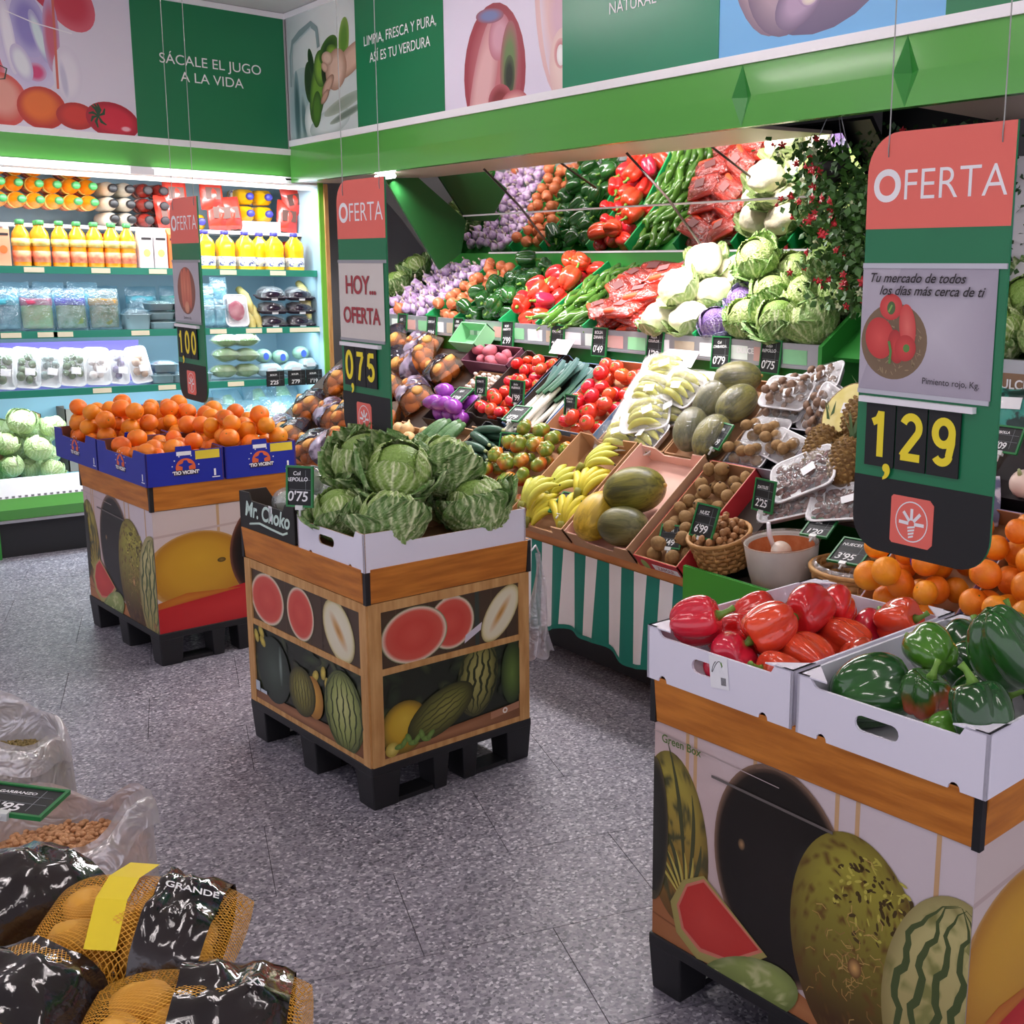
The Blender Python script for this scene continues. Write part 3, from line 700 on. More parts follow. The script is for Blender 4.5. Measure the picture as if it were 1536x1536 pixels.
mk_caul('cauliflower0', 3); mk_caul('cauliflower1', 8)
# long things
M_ZUC = mat('courgette_skin', '#3f6a36', .35, col2='#62855a', nscale=18, stretch=(.3, 3, 3), var=.1)
M_CUC = mat('cucumber_skin', '#2c4a36', .35, col2='#3f6250', nscale=14, bump=.3, bscale=90, var=.15)
M_PALE = mat('pale_stub', '#b9c58a', .6)
def mk_cyl(key, name, m, L_, r, bend):
    n = 10; path = []; rad = []
    for i in range(n):
        s = i / (n - 1); path.append((0, L_ * (s - .5), bend * math.sin(s * PI))); rad.append(r * (1 - .55 * abs(2 * s - 1) ** 5))
    me = MB().tube(path, rad, 12).mesh(key, m)
    st = MB().tube([(0, -L_ / 2 + .003, 0), (0, -L_ / 2 - .014, 0)], [r * .42, r * .34], 8).mesh('stub', M_PALE)
    PROTO[key] = (name, me, [('stem_stub', st, None)])
mk_cyl('courgette', 'courgette', M_ZUC, .24, .026, .01); mk_cyl('cucumber', 'cucumber', M_CUC, .2, .021, .012)
M_EGG = mat('purple_skin', '#8a3aa0', .2, col2='#a24ab4', nscale=5, var=.12, coat=.4)
def mk_egg():
    pr = [(.0005, -.07), (.02, -.067), (.036, -.05), (.041, -.02), (.037, .015), (.028, .045), (.018, .068), (.008, .078), (.0005, .08)]
    me = MB().lathe(pr, 18, M=Rx(-PI / 2)).mesh('purple_aubergine', M_EGG)
    cm = star(6, .02, .006, .5, -.004).mesh('calyx', M_LEAFG)
    PROTO['aubergine'] = ('aubergine', me, [('calyx', cm, Tr(0, .079, 0) @ Rx(-PI / 2))])
mk_egg()
M_POT = mat('potato_skin', '#d9a055', .6, col2='#c4883c', nscale=10, bump=.25, bscale=50, var=.1)
M_RPOT = mat('red_potato_skin', '#b04a5c', .5, col2='#c8707a', nscale=10, var=.1)
def mk_potato(key, m, seed, r=.032):
    def f(t, p):
        q = r * (1 + .14 * nz(math.cos(t) * math.sin(p), math.sin(t) * math.sin(p), math.cos(p) + seed, 1.6))
        return (q * 1.3 * math.sin(p) * math.cos(t), q * math.sin(p) * math.sin(t), q * .9 * math.cos(p))
    PROTO[key] = ('potato', MB().blob(f, 16, 10).mesh(key, m), [])
for i in range(2): mk_potato('potato%d' % i, M_POT, i * 3.3); mk_potato('red_potato%d' % i, M_RPOT, i * 2.2 + 9)
M_KIWI = mat('kiwi_skin', '#8a6840', .8, col2='#a3804f', nscale=40, bump=.4, bscale=200, var=.12)
def mk_kiwi():
    me = MB().blob(lambda t, p: (.03 * math.sin(p) * math.cos(t), .026 * math.sin(p) * math.sin(t), .025 * math.cos(p)), 18, 12).mesh('kiwi', M_KIWI)
    st = MB().tube([(.029, 0, 0), (.0325, 0, 0)], [.0055, .004], 8).mesh('stub', mat('kiwi_stub', '#55402a', .8))
    PROTO['kiwi'] = ('kiwi', me, [('stem_stub', st, None)])
mk_kiwi()
def melon_mat(name, a, b, c, nl=16):
    m = bpy.data.materials.new(name); m.use_nodes = True; nt = m.node_tree; N = nt.nodes; L = nt.links; bs = N['Principled BSDF']
    tc = N.new('ShaderNodeTexCoord'); mp = N.new('ShaderNodeMapping'); mp.inputs['Scale'].default_value = (3.2, 26, 26); L.new(tc.outputs['Object'], mp.inputs[0])
    n = N.new('ShaderNodeTexNoise'); n.inputs['Scale'].default_value = 1.6; n.inputs['Detail'].default_value = 5; n.inputs['Distortion'].default_value = .6; L.new(mp.outputs[0], n.inputs['Vector'])
    r = N.new('ShaderNodeValToRGB'); e = r.color_ramp.elements; e[0].position = .36; e[0].color = (*lin(a), 1); e[1].position = .62; e[1].color = (*lin(b), 1); q = e.new(.72); q.color = (*lin(c), 1)
    L.new(n.outputs['Fac'], r.inputs[0]); L.new(r.outputs[0], bs.inputs['Base Color']); bs.inputs['Roughness'].default_value = .4
    bp = N.new('ShaderNodeBump'); bp.inputs['Strength'].default_value = .4; bp.inputs['Distance'].default_value = .004; L.new(n.outputs['Fac'], bp.inputs['Height']); L.new(bp.outputs[0], bs.inputs['Normal'])
    MATS[name] = m
    return m
M_MEL = melon_mat('melon_rind', '#47471a', '#8a8432', '#646026'); M_MELY = melon_mat('yellow_melon_rind', '#a88a1e', '#dcb83a', '#c09a28'); M_MELG = melon_mat('grey_melon_rind', '#4a4c28', '#7a7648', '#5f5a30')
for key, m in (('melon', M_MEL), ('yellow_melon', M_MELY), ('grey_melon', M_MELG)):
    me = MB().blob(lambda t, p: (.115 * math.cos(p), .082 * math.sin(p) ** .93 * math.cos(t), .082 * math.sin(p) ** .93 * math.sin(t)), 24, 18).mesh(key, m)
    st = MB().tube([(.112, 0, 0), (.122, 0, .002)], [.009, .006], 8).mesh('stub', mat('melon_stub', '#c09a50', .7))
    PROTO[key] = ('melon', me, [('stem_stub', st, None)])
# bananas
M_BAN = mat('banana_peel', '#e8d23e', .45, col2='#cfc93a', nscale=6, var=.05)
M_BANG = mat('greenish_banana_peel', '#c3c94e', .45, col2='#dcd050', nscale=6, var=.05)
M_BTIP = mat('banana_tip', '#4c4a22', .8)
def banana_mb(L_=.17, r=.017, curve=1.5):
    b = MB(); n = 12; path = []; rad = []
    for i in range(n):
        s = i / (n - 1); a = (s - .5) * curve; R = L_ / curve
        path.append((R * math.sin(a), 0, R * math.cos(a) - R)); rad.append(r * min(1, .38 + 2.2 * s) * min(1, .25 + 3.2 * (1 - s)))
    b.tube(path, rad, 7, 0)
    b.tube([path[-1], Vector(path[-1]) + (Vector(path[-1]) - Vector(path[-2])).normalized() * .006], [r * .24, r * .2], 6, 1)
    return b
BAN = banana_mb().mesh('banana', [M_BAN, M_BTIP]); BANG = banana_mb().mesh('banana', [M_BANG, M_BTIP])
def mk_bunch(key, n, me, spread=.32):
    crown = MB().tube([(-.108, 0, -.028), (-.088, 0, -.012), (-.074, 0, -.004)], [.012, .014, .012], 8).mesh('crown', mat('banana_crown', '#8a8a3a', .7))
    kids = []
    for i in range(n):
        a = (i - (n - 1) / 2); kids.append(('banana', me, Tr(-.08, 0, -.008) @ Rz(a * spread) @ Rx(a * .35) @ Tr(.082, 0, .004 - .004 * abs(a))))
    PROTO[key] = ('banana_bunch', crown, kids)
mk_bunch('bunch', 5, BAN); mk_bunch('bunch_green', 4, BANG)
# trays with film
def tray_mb(w, l, h, t=.004, flare=1.12):
    b = MB()
    def ring(sx, sy, z, n=8):
        c = .22 * min(sx, sy); pts = []
        for qx, qy, a0 in ((1, 1, 0), (-1, 1, PI / 2), (-1, -1, PI), (1, -1, 1.5 * PI)):
            for i in range(5):
                a = a0 + PI / 2 * i / 4; pts.append((qx * (sx / 2 - c) + c * math.cos(a), qy * (sy / 2 - c) + c * math.sin(a), z))
        return pts
    rs = [ring(w, l, 0), ring(w * flare, l * flare, h), ring(w * flare + .012, l * flare + .012, h), ring(w * flare + .012, l * flare + .012, h - .004), ring(w * flare - .006, l * flare - .006, h - .001), ring(w - .008, l - .008, t)]
    n = 20; vs = [p for r in rs for p in r]
    fs = [(i * n + j, i * n + (j + 1) % n, (i + 1) * n + (j + 1) % n, (i + 1) * n + j) for i in range(5) for j in range(n)]
    fs += [tuple(range(n - 1, -1, -1)), tuple(5 * n + j for j in range(n))]
    return b.add(vs, fs, 0, True)
M_TRAY = mat('white_foam_tray', '#f2f0f2', .5)
M_FILM = film('clear_film', .16); M_FILMM = film('milky_film', .3); M_FILMB = film('bluish_film', .28, tint='#c8e6f2')
M_LABEL = mat('paper_label', '#f4f4f6', .6)
def dome(w, l, h, k=1.0):
    def f(u, v):
        x, y = (u - .5) * 2, (v - .5) * 2; e = (1 - abs(x) ** 4) * (1 - abs(y) ** 4)
        return (x * w / 2, y * l / 2, h * (max(0, e) ** .6) + .004 * nz(x * 3, y * 3, k, 1.3))
    return MB().grid(f, 10, 10, 0, True)
M_FILMC = {}
def mk_tray(key, name, w, l, h, fill, dz, labelm=True, traym=None):
    """fill: list of (part name, mesh, matrix)"""
    me = tray_mb(w, l, h).mesh(name, traym or M_TRAY); kids = list(fill)
    kids.append(('wrap_film', dome(w * 1.12, l * 1.12, dz, w).mesh('film', M_FILM), Tr(0, 0, h)))
    if labelm: kids.append(('label', MB().box(-.024, .024, -.017, .017, 0, .0008).mesh('label', M_LABEL), Tr(w * .18, -l * .12, h + dz + .006) @ Rz(.3)))
    PROTO[key] = (name, me, kids)
mk_tray('banana_tray', 'banana_tray', .2, .14, .025, [('banana', BANG, Tr(.0, -.045 + .03 * i, .042 + .006 * (i % 2)) @ Rx(-.5) @ Rz(.1 * (i - 1))) for i in range(4)], .05)
M_MUSH = mat('brown_mushroom', '#7a5c48', .6, col2='#9a7a62', nscale=20)
M_WMUSH = mat('white_mushroom', '#e6dcd8', .6, col2='#d6c6c2', nscale=20)
def balls(n, w, l, r, seed, zmax=9, sz=1, stem=False):
    b = MB()
    for x, y, z, q in drop(n, w, l, r, seed, zmax=zmax): 
        b.blob(lambda t, p: (x - w / 2 + q * math.sin(p) * math.cos(t), y - l / 2 + q * math.sin(p) * math.sin(t), z + sz * q * math.cos(p)), 10, 7)
    return b
def stuffmesh(b, name, m): return b.mesh(name, m)
for key, name, m, n, r, w, l in (('mushroom_tray', 'mushroom_tray', M_MUSH, 16, .02, .2, .13), ('white_mushroom_tray', 'mushroom_tray', M_WMUSH, 14, .021, .18, .13)):
    D = drop(n, w - .01, l - .01, r, 5)
    cap = MB().lathe([(.0005, -.5 * r), (.4 * r, -.5 * r), (.45 * r, -.1 * r), (1 * r, -.05 * r), (.95 * r, .35 * r), (.6 * r, .75 * r), (.0005, .9 * r)], 12).mesh('mushroom', m)
    mk_tray(key, name, w, l, .03, [('mushroom', cap, Tr(x - w / 2, y - l / 2, z + .003) @ rotm(rnd(-.8, .8), rnd(-.8, .8), 0)) for x, y, z, q in D], .03)
D = drop(9, .19, .13, .027, 8)
mk_tray('kiwi_tray', 'kiwi_tray', .2, .14, .03, [('kiwi', PROTO['kiwi'][1], Tr(x - .095, y - .065, z + .003) @ Rz(rnd(0, 3))) for x, y, z, q in D], .045)
M_DATE = mat('date_skin', '#5c2a20', .25, col2='#7a3c2c', nscale=20, var=.15, coat=.3)
datem = MB().blob(lambda t, p: (.017 * math.cos(p), .0095 * math.sin(p) * math.cos(t), .0095 * math.sin(p) * math.sin(t)), 10, 8).mesh('date', M_DATE)
D = drop(48, .19, .14, .0105, 9)
mk_tray('date_tray', 'date_tray', .2, .15, .028, [('date', datem, Tr(x - .095, y - .07, z + .004) @ Rz(rnd(0, 3))) for x, y, z, q in D], .02)
# pineapple
M_PINE_ = mat('pineapple_skin', '#6f4c24', .6, col2='#8f6a30', nscale=30, bump=.4, bscale=80)
M_PEYE = mat('pineapple_eye', '#a58248', .6, col2='#6a4a22', nscale=60)
def mk_pine():
    b = MB(); H_, R = .2, .066
    def rad(z): return R * (max(0.02, 1 - abs(2 * z / H_) ** 3.2) ** .5)
    b.blob(lambda t, p: (rad(math.cos(p) * H_ / 2) * .94 * math.cos(t), rad(math.cos(p) * H_ / 2) * .94 * math.sin(t), math.cos(p) * H_ / 2), 20, 16)
    rows = 11
    for i in range(rows):
        z = -H_ / 2 * .86 + H_ * .86 * i / (rows - 1); k = 13
        for j in range(k):
            a = 2 * PI * (j + .5 * (i % 2)) / k; r = rad(z); c = Vector((r * .97 * math.cos(a), r * .97 * math.sin(a), z)); n = Vector((math.cos(a), math.sin(a), z / H_ * .8)).normalized()
            tx = Vector((-math.sin(a), math.cos(a), 0)); tz = n.cross(tx) * -1; s = .5 * 2 * PI * r / k * .96; q = .0105
            b.add([c + tx * s, c + tz * q, c - tx * s, c - tz * q, c + n * .009], [(0, 1, 4), (1, 2, 4), (2, 3, 4), (3, 0, 4)], 1)
    me = b.mesh('pineapple', [M_PINE_, M_PEYE]); kids = []
    lm = mat('pineapple_leaf', '#4f7046', .5, col2='#6f8a58', nscale=8)
    for i in range(14):
        t_ = MB().grid(lambda u, v: ((v - .5) * .02 * (1 - u) ** .7, .03 * u + .05 * u * u * (i / 14), u * (.12 - .003 * i)), 5, 2); kids.append(('crown_leaf', t_.mesh('crown_leaf', lm), Tr(0, 0, H_ / 2 - .01) @ Rz(i * 2.4)))
    PROTO['pineapple'] = ('pineapple', me, kids)
mk_pine()
# leek
M_LEEK = mat('leek', attr=True, rough=.4)
def mk_leek(key, seed):
    rr = random.Random(seed); b = MB(); n = 12; L_ = .30; cols = []
    path = [(.006 * math.sin(i * .6 + seed), -.22 + L_ * i / (n - 1), .0) for i in range(n)]
    rad = [.014 + (.004 if i == 0 else 0) for i in range(n)]
    v0 = len(b.v); b.tube(path, rad, 10)
    def cc(y):
        s = min(1, max(0, (y + .0) / .12)); a, c = lin('#f6f3e6'), lin('#8aa862'); return tuple(a[i] * (1 - s) + c[i] * s for i in range(3))
    b.c = [cc(v[1]) for v in b.v]
    me = b.mesh(key, M_LEEK, True); kids = []
    for i in range(5):
        ln = rr.uniform(.16, .24); a = (i - 2) * .13 + rr.uniform(-.05, .05); bd = rr.uniform(-.02, .05)
        d, e = lin('#3f6a48'), lin('#5a7f7c')
        lp = MB().grid(lambda u, v: ((v - .5) * (.03 + .02 * u) * (1 - .25 * u ** 6), ln * u, .012 * math.cos((v - .5) * 2.6) + bd * u * u + .004 * i), 8, 4, 0, True, lambda u, v: tuple(d[k] * (1 - u) + e[k] * u for k in range(3)))
        kids.append(('leaf_blade', lp.mesh('leek_leaf', M_LEEK, True), Tr(.004 * (i - 2), .03, -.008 + .003 * i) @ Rz(-a)))
    PROTO[key] = ('leek', me, kids)
for i in range(2): mk_leek('leek%d' % i, i + 2)
# carrot bag
M_CARR = mat('carrot_skin', '#e8542a', .4, col2='#d9421f', nscale=8, var=.1)
carm = MB().tube([(-.08, 0, 0), (-.07, 0, 0), (-.02, .002, .001), (.04, 0, 0), (.085, 0, 0)], [.006, .015, .0145, .01, .003], 9).mesh('carrot', M_CARR)
M_RFILM = film('red_printed_film', .42, tint='#e8604e', bump=.8, bscale=30)
def pillow(w, l, h, seed=0, n=12):
    def f(u, v):
        x, y = (u - .5) * 2, (v - .5) * 2; e = max(0, (1 - x * x)) ** .5 * max(0, (1 - y * y)) ** .45
        return e, x, y
    b = MB()
    for sg in (1, -1):
        b.grid(lambda u, v: (f(u, v)[1] * w / 2 * (1 - .06 * f(u, v)[2] ** 2), f(u, v)[2] * l / 2 + .006 * nz(u * 4, seed, 0), sg * (h / 2 * f(u, v)[0] * (1 + .25 * nz(u * 3 + seed, v * 3, sg * 2)) + .0005)), n, n, 0, True)
    return b
kids = [('carrot', carm, Tr(.006 * (-1) ** i, -.045 + .03 * (i % 4), -.012 if i < 4 else .012) @ Rz(rnd(-.1, .1) + (PI if i % 2 else 0))) for i in range(7)]
kids.append(('print_patch', MB().box(-.03, .03, -.025, .025, 0, .0006).mesh('patch', mat('grey_print', '#8a5a58', .5)), Tr(0, 0, .034)))
PROTO['carrot_bag'] = ('carrot_bag', pillow(.2, .13, .066, 2).mesh('carrot_bag', M_RFILM), kids)
# ============================================================ crates, cards, hanging signs, bins
def keyhole(outer, hole):
    i = min(range(len(outer)), key=lambda k: (outer[k][0] - hole[0][0]) ** 2 + (outer[k][1] - hole[0][1]) ** 2)
    return outer[:i + 1] + hole + [hole[0]] + outer[i:]
def slot(cx, cy, w, h, n=6):
    r = h / 2; p = []
    for i in range(n + 1): a = -PI / 2 + PI * i / n; p.append((cx + w / 2 - r + r * math.cos(a), cy + r * math.sin(a)))
    for i in range(n + 1): a = PI / 2 + PI * i / n; p.append((cx - w / 2 + r + r * math.cos(a), cy + r * math.sin(a)))
    return p[::-1]
def wall_pts(L_, H_, top, notch=()):
    """outline, counter-clockwise: bottom with half-round notches, then the top profile from right to left"""
    p = [(0, 0)]
    for c in notch:
        for i in range(7): a = PI - PI * i / 6; p.append((c * L_ + .012 * math.cos(a), .014 * math.sin(a)))
    p.append((L_, 0))
    return p + [(x * L_, y * H_) for x, y in reversed(top)]
FLAT = [(0, 1), (1, 1)]
W_LONG = [(0, 1), (.24, .99), (.28, .66), (.76, .66), (.80, .98), (1, 1)]
W_SHORT = [(0, 1), (.07, 1), (.10, .87), (.12, .84), (.86, .84), (.89, 1.02), (.93, 1.0), (1, 1)]
B_FRONT = [(0, .94), (.38, .94), (.39, 1.08), (.58, 1.08), (.59, .94), (1, .94)]
B_SIDE = [(0, .95), (.17, .97), (.19, .74), (.74, .72), (.78, .97), (1, .95)]
STEP = [(0, 1), (.16, 1), (.2, .7), (.8, .7), (.84, 1), (1, 1)]
def crate(label, M, w, l, h, m_out, m_in=None, front=FLAT, side=FLAT, hole=False, notch=(), t=.006, group=None, name='cardboard_crate', cat='crate', flaps=False):
    """open crate, origin at its near left lower corner: w along x, l along y"""
    m_in = m_in or m_out
    o = EMPTY(name, label, cat, M, group)
    MB().box(t, w - t, t, l - t, 0, .006).obj('base', m_in, o)
    def wall(nm, L_, top, Mx, hl, nt):
        pts = wall_pts(L_, h, top, nt)
        if hl: pts = keyhole(pts, slot(L_ * .45, h * .52, .095, .03))
        b = MB().prism(pts, -t, -.0001, 0, Mx); b.prism(pts, 0, .0002, 1, Mx, cap=True)
        b2 = MB().prism(pts, -t, -t * .5, 1, Mx); b2.prism(pts, -t * .5 + .0001, 0, 0, Mx)
        return b2.obj(nm, [m_out, m_in], o)
    wall('front_wall', w, front, FR((0, 0, 0), (1, 0, 0), (0, 0, 1)), False, ())
    wall('back_wall', w, front, FR((w, l, 0), (-1, 0, 0), (0, 0, 1)), False, ())
    wall('left_wall', l, side, FR((0, l, 0), (0, -1, 0), (0, 0, 1)), hole, notch)
    wall('right_wall', l, side, FR((w, 0, 0), (0, 1, 0), (0, 0, 1)), hole, notch)
    if flaps:
        for x in (0, w):
            for y in (0, l):
                s1 = 1 if x == 0 else -1; s2 = 1 if y == 0 else -1; z = h * 1.0
                MB().add([(x, y, z), (x + s1 * .07, y, z), (x, y + s2 * .07, z), (x, y, z - .003), (x + s1 * .07, y, z - .003), (x, y + s2 * .07, z - .003)], [(0, 1, 2), (5, 4, 3), (0, 3, 4, 1), (1, 4, 5, 2), (2, 5, 3, 0)]).obj('corner_flap', m_out, o)
    return o

M_FRAMEG = mat('card_frame_green', '#1f7a3c', .4)
M_CLIP = mat('clear_clip', '#d9dcd9', .3)
_cardm = {}
def card(lines, price, M, label, w=.078, h=.1, clipdn=True, plain=False):
    """chalk price card: x right, y up, z out, origin at the lower middle"""
    k = (w, h, plain)
    if k not in _cardm:
        fr = MB()
        if not plain:
            e = .006
            for x0, x1, y0, y1 in ((-w / 2, w / 2, 0, e), (-w / 2, w / 2, h - e, h), (-w / 2, -w / 2 + e, e, h - e), (w / 2 - e, w / 2, e, h - e)): fr.box(x0, x1, y0, y1, -.004, .004)
        ln = MB()
        for f in (.42, .66): ln.box(-w * .38, w * .4, h * f, h * f + .0008, .0012, .0014)
        ln.box(w * .22, w * .228, h * .18, h * .9, .0012, .0014)
        _cardm[k] = (MB().box(-w / 2 + .002, w / 2 - .002, .002, h - .002, -.002, .001).mesh('board', M_BLACKB), None if plain else fr.mesh('frame', M_FRAMEG), ln.mesh('grid_lines', mat('grid_grey', '#8f9499', .7)),
                     MB().tube([(0, -.028, 0), (0, .004, 0)], .004, 8).box(-.012, .012, -.008, .006, -.007, .007).mesh('clip', M_CLIP))
    bm, fm, lm, cm = _cardm[k]
    o = OB('price_card', bm, None, M); TAG(o, label, 'price card')
    if fm: OB('frame', fm, o)
    OB('grid_lines', lm, o)
    if clipdn: OB('clip', cm, o)
    mxl = max(len(q) for q in lines.split('\n')); text(lines, h * .15 * min(1, 6.2 / mxl), M_CHALK, o, Tr(-w * .1, h * .74, .0016) @ Rz(.04), ls=1.1, shear=.1, weight=.0003)
    text(price, h * .34, M_CHALK, o, Tr(-w * .08, h * .25, .0016), shear=.12, weight=.0006, sp=.95)
    return o

# ---- hanging signs
def arc(cx, cy, rx, ry, a0, a1, n=14): return [(cx + rx * math.cos(math.radians(a0 + (a1 - a0) * i / n)), cy + ry * math.sin(math.radians(a0 + (a1 - a0) * i / n))) for i in range(n + 1)]
DIG = {'0': [arc(.025, .045, .019, .039, 0, 360, 28)], '1': [[(.008, .066), (.020, .072), (.027, .086)], [(.027, .0885), (.027, 0)]],
       '2': [arc(.025, .064, .018, .020, 160, -35, 14) + [(.012, .016), (.007, .008)], [(.004, .0075), (.047, .0075)]], '7': [[(.004, .081), (.046, .081)], [(.044, .078), (.028, .045), (.018, 0)]],
       '5': [[(.044, .081), (.012, .081)], [(.014, .084), (.009, .046)], arc(.024, .029, .018, .0215, 140, -150, 18)], '9': [arc(.025, .062, .018, .0215, 0, 360, 24), [(.043, .064), (.043, .045), (.038, .020)] + arc(.024, .024, .016, .0165, -20, -150, 10)]}
def digit(ch, par, M, wd=.0150):
    b = MB()
    for k_, st in enumerate(DIG[ch]):
        n = len(st); vs = []
        for i, (x, y) in enumerate(st):
            cl = math.hypot(st[0][0] - st[-1][0], st[0][1] - st[-1][1]) < 1e-4
            p = st[i - 1] if i else (st[-2] if cl else st[0]); q = st[i + 1] if i < n - 1 else (st[1] if cl else st[-1]); dx, dy = q[0] - p[0], q[1] - p[1]; L_ = math.hypot(dx, dy) or 1
            vs += [(x - dy / L_ * wd / 2, y + dx / L_ * wd / 2, .0003 * k_), (x + dy / L_ * wd / 2, y - dx / L_ * wd / 2, .0003 * k_)]
        b.add(vs, [(2 * i + 1, 2 * i + 3, 2 * i + 2, 2 * i) for i in range(n - 1)])
    return b.obj('lettering', M_YEL, par, M)
def rr_pts(w, h, tl, br, bl, n=8):
    p = []
    for cx, cy, r, a0 in ((0, 0, bl, PI), (w, 0, br, 1.5 * PI)):
        sx = r if cx == 0 else -r
        if r:
            for i in range(n + 1): a = a0 + PI / 2 * i / n; p.append((cx + sx + r * math.cos(a), cy + r + r * math.sin(a)))
        else: p.append((cx, cy))
    p.append((w, h))
    for i in range(n + 1): a = PI / 2 + PI / 2 * i / n; p.append((tl + tl * math.cos(a), h - tl + tl * math.sin(a)))
    return p
def hanging_sign(label, M, ztop, digits, poster):
    """x right, y up, z out; origin lower left; .34 x .84 m"""
    W_, H_ = .335, .84
    o = EMPTY('hanging_sign', label, 'sign', M)
    full = rr_pts(W_, H_, .075, .07, .07)
    MB().prism(full, -.006, 0).obj('board', M_SIGNG, o)
    top = [p for p in full if p[1] > .655]; top = [(W_, .655)] + [p for p in top] + [(0, .655)]
    MB().prism(top, 0, .001).obj('coral_top', M_CORAL, o)
    bot = [p for p in full if p[1] < .152]; bot = [(0, .155)] + bot + [(W_, .155)]
    MB().prism(bot, 0, .001).obj('black_foot', M_BLACKB, o)
    text('O', .084, M_WHITEL, o, Tr(.05, .735, .0015), weight=.0026)
    text('FERTA', .084, M_WHITEL, o, Tr(.205, .735, .0015), sp=1.0, weight=-.0006)
    MB().box(0, W_, .578, .588, 0, .004).obj('upper_strip', M_STEEL, o)
    MB().box(0, W_ - .02, .325, .334, 0, .004).obj('lower_strip', M_STEEL, o)
    poster(o, Tr(0, .334, .002), W_ - .018, .244)
    MB().box(.012, .012 + .275, .308, .32, 0, .014).obj('digit_rail', M_WHITE, o)
    for i, d in enumerate(digits):
        dp = MB().box(.028 + i * .078, .028 + i * .078 + .074, .178, .306, .003, .006).obj('digit_plate', M_BLACKB, o)
        digit(d[0], dp, Tr(.028 + i * .078 + .0095, .198, .0066) @ Sc(1.1, 1.06, 1))
        if len(d) > 1: text(',', .12, M_YEL, dp, Tr(.028 + i * .078 + .058, .205, .007), weight=.002)
    lg = MB().prism(slot(.155, .078, .01, .01) and [(.105, .025), (.195, .025), (.205, .035), (.205, .115), (.195, .125), (.105, .125), (.1, .12), (.1, .03)], .001, .002).obj('emblem', M_CORAL, o)
    P_ = MB(); cx, cy = .153, .075
    n = 32
    P_.add([(cx + q * math.cos(2 * PI * i / n), cy + q * 1.05 * math.sin(2 * PI * i / n), .0026) for q in (.04, .0375) for i in range(n)], [(i, (i + 1) % n, n + (i + 1) % n, n + i) for i in range(n)])
    for a in (.02, .82, 1.57, 2.3, 3.1):
        d = Vector((math.cos(a), math.sin(a))); e = Vector((-d.y, d.x)) * .0035; c = Vector((cx, cy - .004)); p0, p1 = c + d * .007, c + d * .031
        P_.add([(*(p0 - e), .0026), (*(p1 - e), .0026), (*(p1 + e), .0026), (*(p0 + e), .0026)], [(0, 1, 2, 3)])
    for i in range(4):
        y = cy - .01 - i * .0065; P_.add([(cx - .009 + .001 * i, y - .005, .0026), (cx + .009 - .001 * i, y - .001, .0026), (cx + .009 - .001 * i, y + .003, .0026), (cx - .009 + .001 * i, y - .001, .0026)], [(0, 1, 2, 3)])
    P_.obj('emblem_wheat', M_WHITEL, lg)
    for x, y in ((.05, .805), (W_ - .028, .815)):
        MB().tube([(x, y - .012, .001), (x, y + .004, .003), (x, y + .03, .001), (x * .98 + .003, ztop, .0)], .0014, 5).obj('cord', M_CORD, o)
    return o
def post_pepper(o, M, w, h):
    P = Print(w, h, '#b9b2bd'); P.poly([(0, 0), (w, 0), (w, h), (w * .3, h)], '#aaa2b0', '#c6c0ca')
    P.ell(.085, .1, .082, .076, '#7d6548', '#6a5238'); P.specks(.085, .1, .078, .072, 0, 90, '#a08a64', .006, .0012, 3)
    P.ell(.05, .105, .036, .042, '#c8302c', '#e05048', .3); P.ell(.092, .09, .02, .034, '#b02624', '#d84038', .2); P.ell(.075, .168, .028, .026, '#cc3230', '#e45a50'); P.ell(.118, .13, .02, .045, '#d2423a', '#e87066', .15); P.ell(.115, .088, .026, .026, '#be2c2a', '#dc4a42')
    P.ell(.118, .088, .008, .008, '#5a8a3a'); P.ell(.076, .166, .01, .013, '#4a6a30'); P.line([(.07, .158), (.078, .172)], .004, '#86b050'); P.line([(.074, .1), (.08, .08), (.078, .055)], .006, '#5a9040')
    s = P.sheet('poster', M_PRINT, o, M)
    text('Tu mercado de todos', .026, M_INK, s, Tr(w * .42, h * .92, .004), shear=.35, weight=.0003, sp=1.0); text('los días más cerca de ti', .026, M_INK, s, Tr(w * .53, h * .82, .004), shear=.35, weight=.0003, sp=1.0)
    text('Pimiento rojo, Kg.', .018, M_INK, s, Tr(w * .72, h * .11, .004))
def post_hoy(o, M, w, h):
    s = Print(w, h, '#dcd4cc').sheet('poster', M_PRINT, o, M); m = mat('dark_red_ink', '#a8343c', .5)
    text('HOY...', .082, m, s, Tr(w * .5, h * .7, .002), weight=.0016, sp=.95); text('OFERTA', .072, m, s, Tr(w * .5, h * .3, .002), weight=.0016, sp=.98)
def post_carrot(o, M, w, h):
    P = Print(w, h, '#b9b4bc'); P.ell(w * .5, h * .52, w * .34, h * .4, '#8a5240', '#a5604a')
    for i, (x, r) in enumerate(((.36, .1), (.5, .12), (.63, .1), (.44, .0), (.57, -.1))): P.ell(w * x, h * (.55 + .03 * (i % 2)), w * .07, h * .33, '#c8624a', '#e08a68', r * .6)
    P.ell(w * .5, h * .24, w * .09, h * .1, '#d88a68', '#e8a884')
    s = P.sheet('poster', M_PRINT, o, M); text('Zanahoria, Kg.', .016, M_INK, s, Tr(w * .5, h * .06, .002))
hanging_sign('large hanging offer sign with red pepper poster and price 1,29', faceX(1.85, 1.522, 1.045), 3.12 - 1.045, [('1', ','), ('2',), ('9',)], post_pepper)
hanging_sign('hanging offer sign with HOY OFERTA poster and price 0,75', faceX(1.70, 3.632, 1.05), 3.12 - 1.05, [('0', ','), ('7',), ('5',)], post_hoy)
